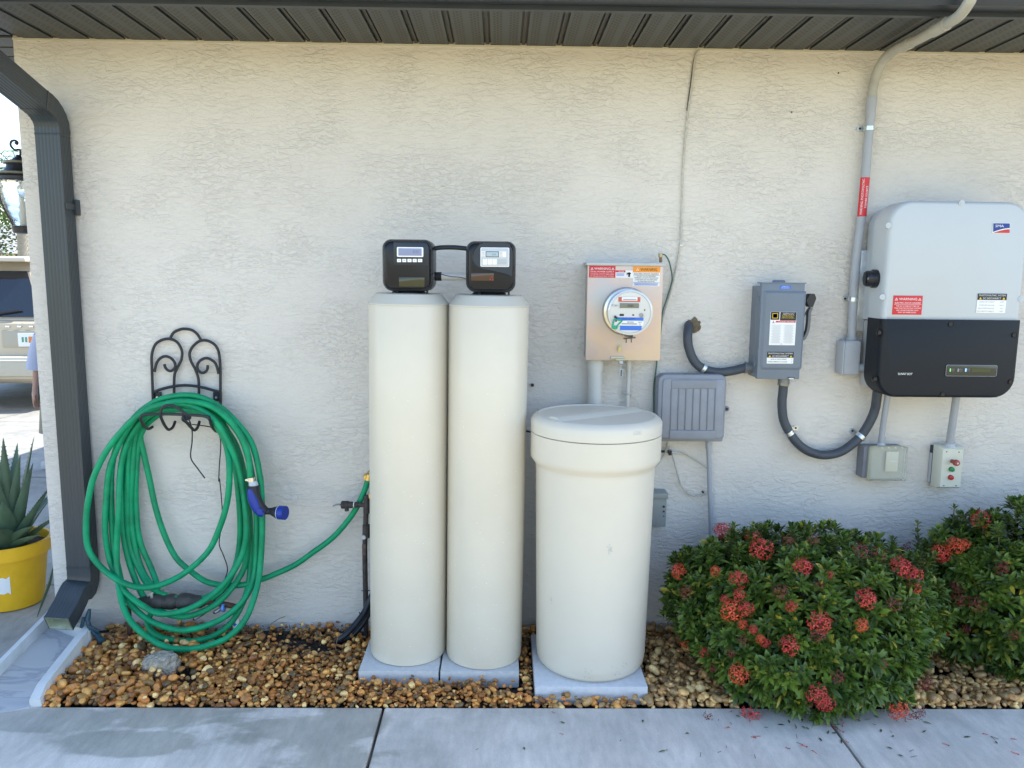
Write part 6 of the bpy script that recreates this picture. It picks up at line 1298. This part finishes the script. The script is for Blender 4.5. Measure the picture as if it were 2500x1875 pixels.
F1 = [(405, 225, 1.15, 'r'), (590, 255, .9, 'o'), (640, 320, 1.2, 'r'), (165, 440, .9, 'o'), (875, 420, 1, 'r'), (505, 490, .95, 'r'), (205, 555, .8, 's'), (470, 665, 1.2, 'o'), (550, 655, .8, 'r'), (510, 575, .7, 'r'), (975, 730, 1.15, 'r'), (965, 790, .9, 's'), (1240, 598, 1.05, 'r'), (1215, 745, .7, 'o'), (810, 640, .6, 'r'), (1440, 425, 1.2, 'r'), (1510, 470, 1.1, 'r'), (1525, 535, .7, 'o'), (800, 885, 1.05, 'r'), (205, 815, .95, 'o'), (325, 915, .7, 'r'), (510, 1025, 1.1, 'o'), (960, 1140, 1.05, 'r'), (1005, 1185, .9, 'r'), (575, 1240, 1.1, 'r'), (1425, 1215, 1.1, 'o'), (340, 1270, .9, 's'), (1540, 1235, .8, 's'), (1075, 1055, .7, 's'), (1315, 355, .9, 's'), (750, 560, .8, 's'), (630, 820, .5, 'o'), (530, 740, .55, 'o'), (1400, 630, .8, 's'), (940, 275, .7, 's'), (800, 275, .7, 's'), (1210, 330, .9, 's'), (535, 830, .7, 's'), (470, 920, .6, 's'), (365, 440, .6, 'o'), (640, 205, .8, 's'), (1030, 465, .45, 'r'), (975, 520, .5, 's'), (1335, 985, .6, 's'), (370, 985, .6, 's'), (590, 770, .5, 'r'), (420, 595, .5, 'r'), (660, 870, .5, 'r'), (1575, 1070, .8, 's')]
F2 = [(1625, 410, 1.2, 'r'), (1720, 320, 1.0, 'o'), (1800, 290, 1.0, 'o'), (1850, 280, .6, 'o'), (1965, 145, 1.1, 'r'), (1550, 310, .9, 's'), (1840, 590, 1.0, 's'), (1775, 770, .6, 'r'), (1930, 620, .9, 's'), (1770, 690, .9, 's'), (2080, 415, .8, 's'), (1800, 510, .7, 's'), (1730, 345, .8, 'r'), (2140, 790, .7, 's'), (1870, 760, .5, 's')]
fl = lambda l: [(*zf(a, b), s, k) for a, b, s, k in l]
cA = at(1965, 1545, -.42)
b1 = [(Vector((at(1970, 1500, -.40).x, -.41, .27)), Vector((.43, .32, .28))), (Vector((at(1800, 1450, -.36).x, -.35, .29)), Vector((.24, .25, .22))), (Vector((at(2165, 1460, -.38).x, -.36, .27)), Vector((.20, .22, .19))), (Vector((at(1965, 1660, -.5).x, -.50, .16)), Vector((.38, .28, .175)))]
shrub('round green shrub with many red flower clusters spilling over the path beside the brine tank', b1, 3100, fl(F1), 3, [(1818, 1292, -.36, .10), (1955, 1300, -.36, .1), (2010, 1310, -.34, .1), (1895, 1310, -.38, .08), (1635, 1478, -.4, .05), (2190, 1360, -.3, .08)])
b2 = [(Vector((at(2500, 1490, -.33).x, -.33, .30)), Vector((.33, .28, .33))), (Vector((at(2370, 1430, -.30).x, -.27, .38)), Vector((.17, .18, .17))), (Vector((at(2700, 1450, -.35).x, -.35, .3)), Vector((.4, .3, .32)))]
shrub('taller leafy shrub with few dark red flowers at the right frame edge', b2, 2700, fl(F2), 6, [(2330, 1235, -.25, .20), (2240, 1275, -.25, .16), (2455, 1252, -.28, .1), (2405, 1262, -.28, .1), (2350, 1260, -.27, .14)])

# fallen leaves and petals
rnd = random.Random(21); g1 = G(); g2 = G(); g3 = G()
for i in range(95):
    u = rnd.gauss(2060, 170); v = 1735 + abs(rnd.gauss(0, 48)) ; 
    if i < 22: u = rnd.uniform(1000, 2490); v = rnd.uniform(1740, 1870)
    if v > 1870: continue
    p = onz(u, v, .002); a_ = rnd.uniform(0, 6.28); d = Vector((math.cos(a_), math.sin(a_), 0))
    k = rnd.random()
    if k < .42:
        v_, f_ = leafv(p, (d + Vector((0, 0, .08))).normalized(), Vector((0, 0, 1)), rnd.uniform(.014, .032), .0035, .05); g1.add(v_, f_)
    elif k < .75:
        g2.tube([p, p + d * rnd.uniform(.008, .018) + Vector((0, 0, .002))], .0011, n=4, res=1)
        for j in range(rnd.randint(1, 3)):
            b_ = a_ + rnd.uniform(-1, 1); e_ = Vector((math.cos(b_), math.sin(b_), .1)) * .008; w = Vector((-e_.y, e_.x, 0)) * .25; g2.add([p, p - e_ * .5 + w, p - e_, p - e_ * .5 - w], [[0, 1, 2, 3]])
    else: g3.tube([p, p + d * rnd.uniform(.006, .025) + Vector((0, 0, .001))], .0008, n=4, res=1)
g1.build('leaf_litter', M('fallen_leaf', (.08, .1, .03), .6, 0, .4, 30, isl=.5), None, 'small fallen green and brown leaves on the path under the shrub', kind='stuff', cat='leaves', smooth=0)
g2.build('petal_litter', M('fallen_petal', (.5, .06, .05), .6, 0, .3, 30, isl=.4), None, 'fallen red petals scattered on the path', kind='stuff', cat='petals', smooth=0)
g3.build('twig_litter', M('fallen_twig', (.1, .075, .05), .8), None, 'bits of twig and dirt scattered on the path', kind='stuff', cat='debris', smooth=0)
# twigs in the bed
TW = M('twig', (.2, .14, .08), .8)
for lab, pts in (('thin red brown twig sticking up by the wall right of the hose coil', [(655, 1528, -.08), (668, 1519, -.07), (682, 1510, -.06), (696, 1505, -.06)]), ('pale straw stalk lying under the coil bottom', [(366, 1580, -.2), (400, 1571, -.2), (437, 1557, -.2)]), ('thin straw coloured root curling on the gravel near the drain tubes', [(740, 1606, -.28), (780, 1607, -.28), (815, 1605, -.27), (820, 1575, -.26), (828, 1545, -.24)])):
    G().tube([at(*p) for p in pts], .0016, n=5, res=3).build('twig', TW, None, lab, cat='twig')

# ------------------------------------------------------------------ SUV on the driveway
CP = M('champagne_paint', (.56, .49, .38), .25, .1, 0, coat=.6); CGL = M('car_glass', (.012, .016, .024), .05, 0, coat=.3, spec=1.0); CB = M('car_black_trim', (.02, .02, .02), .5); TL_ = M('tail_red', (.5, .02, .02), .2, coat=.5)
cy = 6.0; gc_ = gz(cy + 2); cxx = at(-62, 800, cy).x
car = thing('parked_car', 'champagne coloured sport utility vehicle parked on the driveway beyond the corner', 'car', (cxx, cy, gc_))
MC = Matrix.Translation((cxx, cy, gc_)) @ Matrix.Rotation(R(6), 4, 'Z')
def car_sec(y, hw, z0, z1, t=.12): # lower body ring
    return [Vector((-hw + t * .4, y, z0)), Vector((hw - t * .4, y, z0)), Vector((hw, y, z0 + .22)), Vector((hw, y, z1 - .12)), Vector((hw - .05, y, z1)), Vector((-hw + .05, y, z1)), Vector((-hw, y, z1 - .12)), Vector((-hw, y, z0 + .22))]
g = G().loft([car_sec(.0, .88, .42, 1.08), car_sec(.06, .94, .36, 1.12), car_sec(.5, .97, .3, 1.14), car_sec(3.2, .97, .3, 1.12), car_sec(4.3, .93, .34, 1.02), car_sec(4.62, .84, .42, .86)]).xf(MC); g.build('body', CP, car, smooth=40)
def cab(y, hwb, hwt, z1): return [Vector((-hwb, y, 1.08)), Vector((hwb, y, 1.08)), Vector((hwt + .03, y, z1 - .06)), Vector((hwt - .04, y, z1)), Vector((-hwt + .04, y, z1)), Vector((-hwt - .03, y, z1 - .06))]
def cabt(yb, yt, hwb, hwt, z1): return [Vector((-hwb, yb, 1.08)), Vector((hwb, yb, 1.08)), Vector((hwt + .03, yt, z1 - .06)), Vector((hwt - .04, yt, z1)), Vector((-hwt + .04, yt, z1)), Vector((-hwt - .03, yt, z1 - .06))]
g = G().loft([cabt(.04, .34, .90, .58, 1.80), cabt(.2, .42, .91, .64, 1.86), cabt(.5, .6, .92, .73, 1.88), cabt(2.4, 2.2, .92, .72, 1.86), cabt(3.3, 2.7, .90, .66, 1.78)]).xf(MC); g.build('cabin', CP, car, smooth=40)
g = G(); rg = [Vector((-.72, .055, 1.16)), Vector((.72, .055, 1.16)), Vector((.50, .285, 1.70)), Vector((-.50, .285, 1.70))]; g.loft([[v + Vector((0, -.012, -.004)) for v in rg], [v + Vector((0, .03, 0)) for v in rg]]).xf(MC); g.build('rear_window', CGL, car, smooth=0)
for s in (-1, 1):
    g = G(); g.loft([[Vector((s * .945, .55, 1.17)), Vector((s * .925, 3.0, 1.17)), Vector((s * .79, 2.6, 1.68)), Vector((s * .80, .7, 1.70))], [Vector((s * .90, .55, 1.17)), Vector((s * .88, 3.0, 1.17)), Vector((s * .74, 2.6, 1.68)), Vector((s * .75, .7, 1.70))]]).xf(MC); g.build('side_window', CGL, car, smooth=0)
    g = G(); g.box((s * .89, .01, .98), (.12, .1, .26), .02).xf(MC); g.build('tail_light', TL_, car)
    for yy in (.85, 3.7):
        g = G().lathe([(.2, -.11), (.33, -.12), (.37, -.09), (.37, .09), (.33, .12), (.2, .11)], (s * .87, yy, .37), 32, 'x').xf(MC); w_ = g.build('wheel', CB, car); ORG[w_.name] = ORG[car.name]
        G().lathe([(.21, s * .118), (.2, s * .125), (.05, s * .11)], (s * .87, yy, .37), 24, 'x').xf(MC).build('rim', M('alloy', (.5, .5, .5), .3, .8), w_)
G().box((0, .20, 1.83), (1.2, .34, .05), .02).xf(MC).build('roof_spoiler', CP, car); G().box((0, .025, 1.83), (.5, .012, .03)).xf(MC).build('brake_light', TL_, car)
G().box((0, -.06, .58), (1.84, .22, .24), .05).xf(MC).build('rear_bumper', M('bumper_beige', (.5, .46, .37), .4), car); G().box((0, -.175, .66), (1.3, .012, .02), .004).xf(MC).build('bumper_trim', M('chrome', (.7, .7, .72), .12, 1), car)
G().box((.56, -.018, .90), (.52, .02, .2), .01).xf(MC).build('plate_recess', M('recess_shade', (.42, .38, .3), .5), car)
lp = G().box((.64, -.034, .89), (.31, .012, .16), .006).xf(MC).build('licence_plate', WHITE, car); g = G()
for i in range(6): g.box((.54 + i * .038, -.0415, .893), (.022, .002, .06))
g.xf(MC).build('plate_characters', M('plate_green', (.12, .3, .2), .5), lp); g = G(); g.box((.63, -.0415, .892), (.05, .003, .075), 0).xf(MC); g.build('plate_emblem', M('plate_orange', (.7, .22, .05), .5), lp)
g = G()
for i in range(7): g.box((-.02 + i * .13, -.012, 1.045), (.045, .012, .022), .003)
g.xf(MC).build('tailgate_lettering', M('chrome', (0, 0, 0)), car)
g = G(); g.tube([Vector((.12, .035, 1.15)), Vector((.26, .03, 1.2)), Vector((.50, .05, 1.235))], .012, n=6, res=2).xf(MC); g.build('rear_wiper', CB, car)

# ------------------------------------------------------------------ person beside the car
py_ = 3.0; pg_ = gz(py_); hx = at(80, 990, py_).x + .06
per = thing('person', 'person in a pale T-shirt tinted shade-blue and khaki shorts, arm hanging, mostly hidden by the corner', 'person', (hx + .17, py_, pg_))
SK = M('skin', (.42, .24, .17), .5, 0, .08, 20); SH = M('shirt_lavender', (.42, .44, .56), .8, 0, .05, 10, .2, 60); SO = M('shorts_khaki', (.28, .24, .17), .85, 0, .1, 20, .2, 80); HR = M('hair_brown', (.06, .04, .025), .7, 0, .3, 60)  # shirt's lavender cast is bluish shade put into its colour
ox, oy, oz = hx + .17, py_, pg_
def sec_(z, rx, ry, cx=0, cyy=0, n=16): return [Vector((ox + cx + rx * math.cos(2 * math.pi * k / n), oy + cyy + ry * math.sin(2 * math.pi * k / n), oz + z)) for k in range(n)]
# continuous body through skin modifier, evaluated to a mesh
bm = bmesh.new(); sk = bm.verts.layers.skin.verify()
def jv(x, y, z, r):
    v = bm.verts.new((x, y, z)); v[sk].radius = (r, r); return v
H = 1.36
pel = jv(0, 0, .70, .085); pel[sk].use_root = True
chest = jv(0, 0, .95, .10); up_ = jv(0, 0, 1.06, .08); nk = jv(0, 0, 1.13, .036); hd0 = jv(0, -.01, 1.20, .07); hd1 = jv(0, -.01, 1.29, .072)
for a_, b_ in ((pel, chest), (chest, up_), (up_, nk), (nk, hd0), (hd0, hd1)): bm.edges.new((a_, b_))
for s in (-1, 1):
    sh = jv(s * .13, 0, 1.05, .042); el = jv(s * .18, .01, .82, .030); wr = jv(s * .19, -.02, .635, .020); pm = jv(s * .19, -.03, .585, .024); kn0 = jv(s * .188, -.035, .555, .020)
    for a_, b_ in ((up_, sh), (sh, el), (el, wr), (wr, pm), (pm, kn0)): bm.edges.new((a_, b_))
    for k in range(4):
        f0 = jv(s * (.188) , -.055 + .017 * k, .53, .0072); f1 = jv(s * .184, -.06 + .018 * k, .505 - .004 * (1.5 - abs(k - 1.5)), .0066); f2 = jv(s * .175, -.062 + .018 * k, .480 + .005 * abs(k - 1.3), .006)
        bm.edges.new((kn0, f0)); bm.edges.new((f0, f1)); bm.edges.new((f1, f2))
    t0 = jv(s * .178, -.058, .575, .009); t1 = jv(s * .168, -.072, .548, .0078); bm.edges.new((pm, t0)); bm.edges.new((t0, t1))
    hp_ = jv(s * .065, 0, .66, .068); kn_v = jv(s * .075, -.01, .38, .048); an = jv(s * .08, .01, .07, .03); to = jv(s * .085, -.1, .03, .03)
    for a_, b_ in ((pel, hp_), (hp_, kn_v), (kn_v, an), (an, to)): bm.edges.new((a_, b_))
me = bpy.data.meshes.new('tmp'); bm.to_mesh(me); bm.free(); to_ = bpy.data.objects.new('tmp', me); COL.objects.link(to_)
m_ = to_.modifiers.new('s', 'SKIN'); m_.use_smooth_shade = True; m2_ = to_.modifiers.new('b', 'SUBSURF'); m2_.levels = 2; m2_.render_levels = 2
dg = bpy.context.evaluated_depsgraph_get(); bme = bpy.data.meshes.new_from_object(to_.evaluated_get(dg)); bpy.data.objects.remove(to_)
bme.materials.clear(); bme.materials.append(SK); bo = bpy.data.objects.new('body', bme); COL.objects.link(bo); bo.parent = per; bo.location = (0, 0, 0); bme.polygons.foreach_set('use_smooth', [True] * len(bme.polygons))
g = G().loft([sec_(.60, .155, .115), sec_(.75, .145, .115), sec_(.95, .15, .12), sec_(1.05, .15, .10), sec_(1.10, .09, .07), sec_(1.12, .05, .05)]); 
for s in (-1, 1): g.tube([Vector((ox + s * .12, oy, oz + 1.06)), Vector((ox + s * .165, oy + .005, oz + .93)), Vector((ox + s * .19, oy + .005, oz + .79))], lambda t: .055 + .012 * t, n=14, res=3)
g.build('shirt', SH, per)
g = G().loft([sec_(.52, .14, .11), sec_(.64, .145, .112), sec_(.72, .135, .105)])
for s in (-1, 1): g.tube([Vector((ox + s * .065, oy, oz + .62)), Vector((ox + s * .078, oy, oz + .45)), Vector((ox + s * .09, oy, oz + .28))], lambda t: .082 + .012 * t, n=14, res=3)
g.build('shorts', SO, per)
g = G(); bm = bmesh.new(); bmesh.ops.create_icosphere(bm, subdivisions=3, radius=1); g.add([Vector((ox, oy + .01, oz + 1.275)) + Vector((v.co.x * .088, v.co.y * .092, v.co.z * .088 if v.co.z > -.3 or v.co.y > 0 else -.02)) for v in bm.verts if True], [[v.index for v in f.verts] for f in bm.faces if f.calc_center_median().z > -.1 or f.calc_center_median().y > .3]); bm.free(); g.build('hair', HR, per)
g = G(); g.box((ox, oy - .088, oz + 1.215), (.016, .022, .026), .006); g.build('nose', SK, per)
for s in (-1, 1):
    G().lathe([(.009, -.002), (.009, 0), (0, -.004)], (ox + s * .028, oy - .076, oz + 1.24), 10, 'y').build('eye', WHITE, per); G().box((ox + s * .078, oy - .005, oz + 1.225), (.012, .022, .036), .005).build('ear', SK, per)
    G().box((ox + s * .085, oy - .03, oz + .035), (.085, .22, .07), .025).build('shoe', M('shoe_white', (.5, .5, .5), .7), per)
G().box((ox, oy - .078, oz + 1.178), (.035, .008, .008), .003).build('mouth', M('lips', (.4, .15, .13), .5), per)

# ------------------------------------------------------------------ greenery and house beyond
def frond(g, base, az, L_, lift, droop, width, n=16, seed=0, gap=.0):
    rnd = random.Random(seed); d = Vector((math.cos(az), math.sin(az), 0)); pts = []; pos = Vector(base); th = lift
    for i in range(n + 1):
        pts.append(pos.copy()); pos = pos + (d * math.cos(th) + Vector((0, 0, math.sin(th)))) * L_ / n; th -= droop / n
    g.tube(pts, lambda t: .012 * (1 - t) + .003, n=4, res=1)
    s = Vector((-math.sin(az), math.cos(az), 0))
    for i in range(2, n + 1):
        for sd_ in (-1, 1):
            for h_ in (0, .5):
                p = pts[i - 1].lerp(pts[i], h_); tt = (pts[i] - pts[i - 1]).normalized(); l_ = width * math.sin(.35 + 2.5 * i / n) * rnd.uniform(.85, 1.1); e_ = (s * sd_ * .85 + tt * .5 + Vector((0, 0, rnd.uniform(-.35, .15)))).normalized() * l_
                w = tt * .012; g.add([p - w, p + w, p + e_ * .6 + w * .8 - Vector((0, 0, .01)), p + e_ - Vector((0, 0, .05 * l_)), p + e_ * .6 - w * .8], [[0, 1, 2, 4], [4, 2, 3]])
PG = M('palm_green', (.09, .16, .04), .5, 0, .4, 3, isl=.4); TRK = M('palm_trunk', (.30, .27, .22), .9, 0, .25, 12, .6, 20, stretch=(1, 1, 6))
yP = 13.5; zP = gz(20); c_ = at(58, 640, yP); pm_ = thing('palm_tree', 'slim grey trunked palm seen behind the lantern', 'palm tree', (c_.x, yP, zP))
tp_ = at(46, 428, yP); G().tube([(c_.x + .05, yP, zP), (c_.x, yP, 1.2), tp_], lambda t: .12 - .03 * t, n=12, res=4).build('trunk', TRK, pm_)
g = G()
for k in range(26): frond(g, tp_, k * 2.4, 1.35 + .2 * math.sin(k), .9 - (k % 5) * .32, 1.3, .34, 14, k)
g.build('crown', PG, pm_, smooth=0)
yC = 11.0; c_ = at(62, 700, yC); cy_ = thing('cycad', 'spiky dark green fronded plant at the foot of the palm', 'cycad', (c_.x, yC, zP)); g = G()
G().tube([(c_.x, yC, zP), (c_.x, yC, .75)], lambda t: .12 - .02 * t, n=10, res=1).build('trunk', TRK, cy_)
for k in range(22): frond(g, (c_.x, yC, .78), k * 2.4, 1.3, 1.25 - (k % 5) * .25, 1.0, .2, 16, k + 50)
g.build('fronds', M('cycad_green', (.035, .08, .03), .45, 0, .4, 3, isl=.4), cy_, smooth=0)
def bush(lab, nm, c, r, mat, n, s, seed):
    rnd = random.Random(seed); t = thing(nm, lab, 'bush' if nm != 'tree' else 'tree', (c[0], c[1], zP)); V, F = [], []
    for i in range(n):
        z = rnd.uniform(-.8, 1); a_ = rnd.uniform(0, 6.28); q = math.sqrt(1 - z * z); d = Vector((q * math.cos(a_), q * math.sin(a_), z)); k = (1 + .25 * MN.noise(d * 3 + Vector((seed, 0, 0)))) * rnd.uniform(.7, 1.02); p = Vector(c) + Vector((d.x * r[0], d.y * r[1], d.z * r[2])) * k
        dd_ = (d + Vector((rnd.uniform(-.7, .7), rnd.uniform(-.7, .7), rnd.uniform(-.5, .7)))).normalized(); v_, f_ = leafv(p, dd_, Vector((.1, 0, 1)), s * rnd.uniform(.7, 1.3), s * .3, .2); o_ = len(V); V += v_; F += [[j + o_ for j in q2] for q2 in f_]
    g = G(); g.v = V; g.f = F; g.build('crown', mat, t, smooth=0); G().tube([(c[0], c[1], zP), (c[0], c[1], c[2])], lambda t: .09 * r[0] * (1.2 - t), n=8, res=2).build('trunk', TRK, t)
bg = M('far_green', (.07, .13, .035), .55, 0, .4, 2, isl=.45)
c_ = at(-10, 470, 24); bush('broad bright green tree far beyond the driveway', 'tree', (c_.x, 24, 2.2), (2.2, 1.6, 1.7), bg, 5000, .16, 1)
c_ = at(80, 640, 17); bush('low dark hedge bush right of the palm trunk', 'bush', (c_.x + .8, 17, .7), (1.1, .8, .95), M('hedge_green', (.04, .08, .03), .55, 0, .4, 2, isl=.45), 2500, .12, 2)
c_ = at(-60, 660, 18); bush('rounded pale green bush behind the parked car', 'bush', (c_.x - .3, 18, .5), (1.0, .8, .8), bg, 2000, .12, 3)
yH = 34; c_ = at(20, 600, yH); nh = thing('neighbour_house', 'pale neighbouring house with a grey roof beyond the driveway', 'house', (c_.x - 2, yH, zP))
xh0, xh1 = c_.x - 9, c_.x + 5; G().bb(xh0, xh1, yH, yH + 8, zP, 2.3).build('wall', M('far_wall', (.6, .56, .48), .8), nh, smooth=0)
g = G(); g.add([(xh0 - .5, yH - .5, 2.3), (xh1 + .5, yH - .5, 2.3), (xh1 + .5, yH + 8.5, 2.3), (xh0 - .5, yH + 8.5, 2.3), (xh0 + 4, yH + 4, 3.9), (xh1 - 4, yH + 4, 3.9)], [[0, 1, 5, 4], [2, 3, 4, 5], [3, 0, 4], [1, 2, 5], [0, 3, 2, 1]]); g.build('roof', M('far_roof', (.36, .35, .34), .8), nh, smooth=0)
for i in range(3):
    w_ = G().bb(xh0 + 2 + i * 4, xh0 + 3.4 + i * 4, yH - .05, yH + .02, .7, 1.8).build('window', CGL, nh, smooth=0); G().bb(xh0 + 1.9 + i * 4, xh0 + 3.5 + i * 4, yH - .08, yH + .01, .6, .69).build('sill', WHITE, w_, smooth=0)
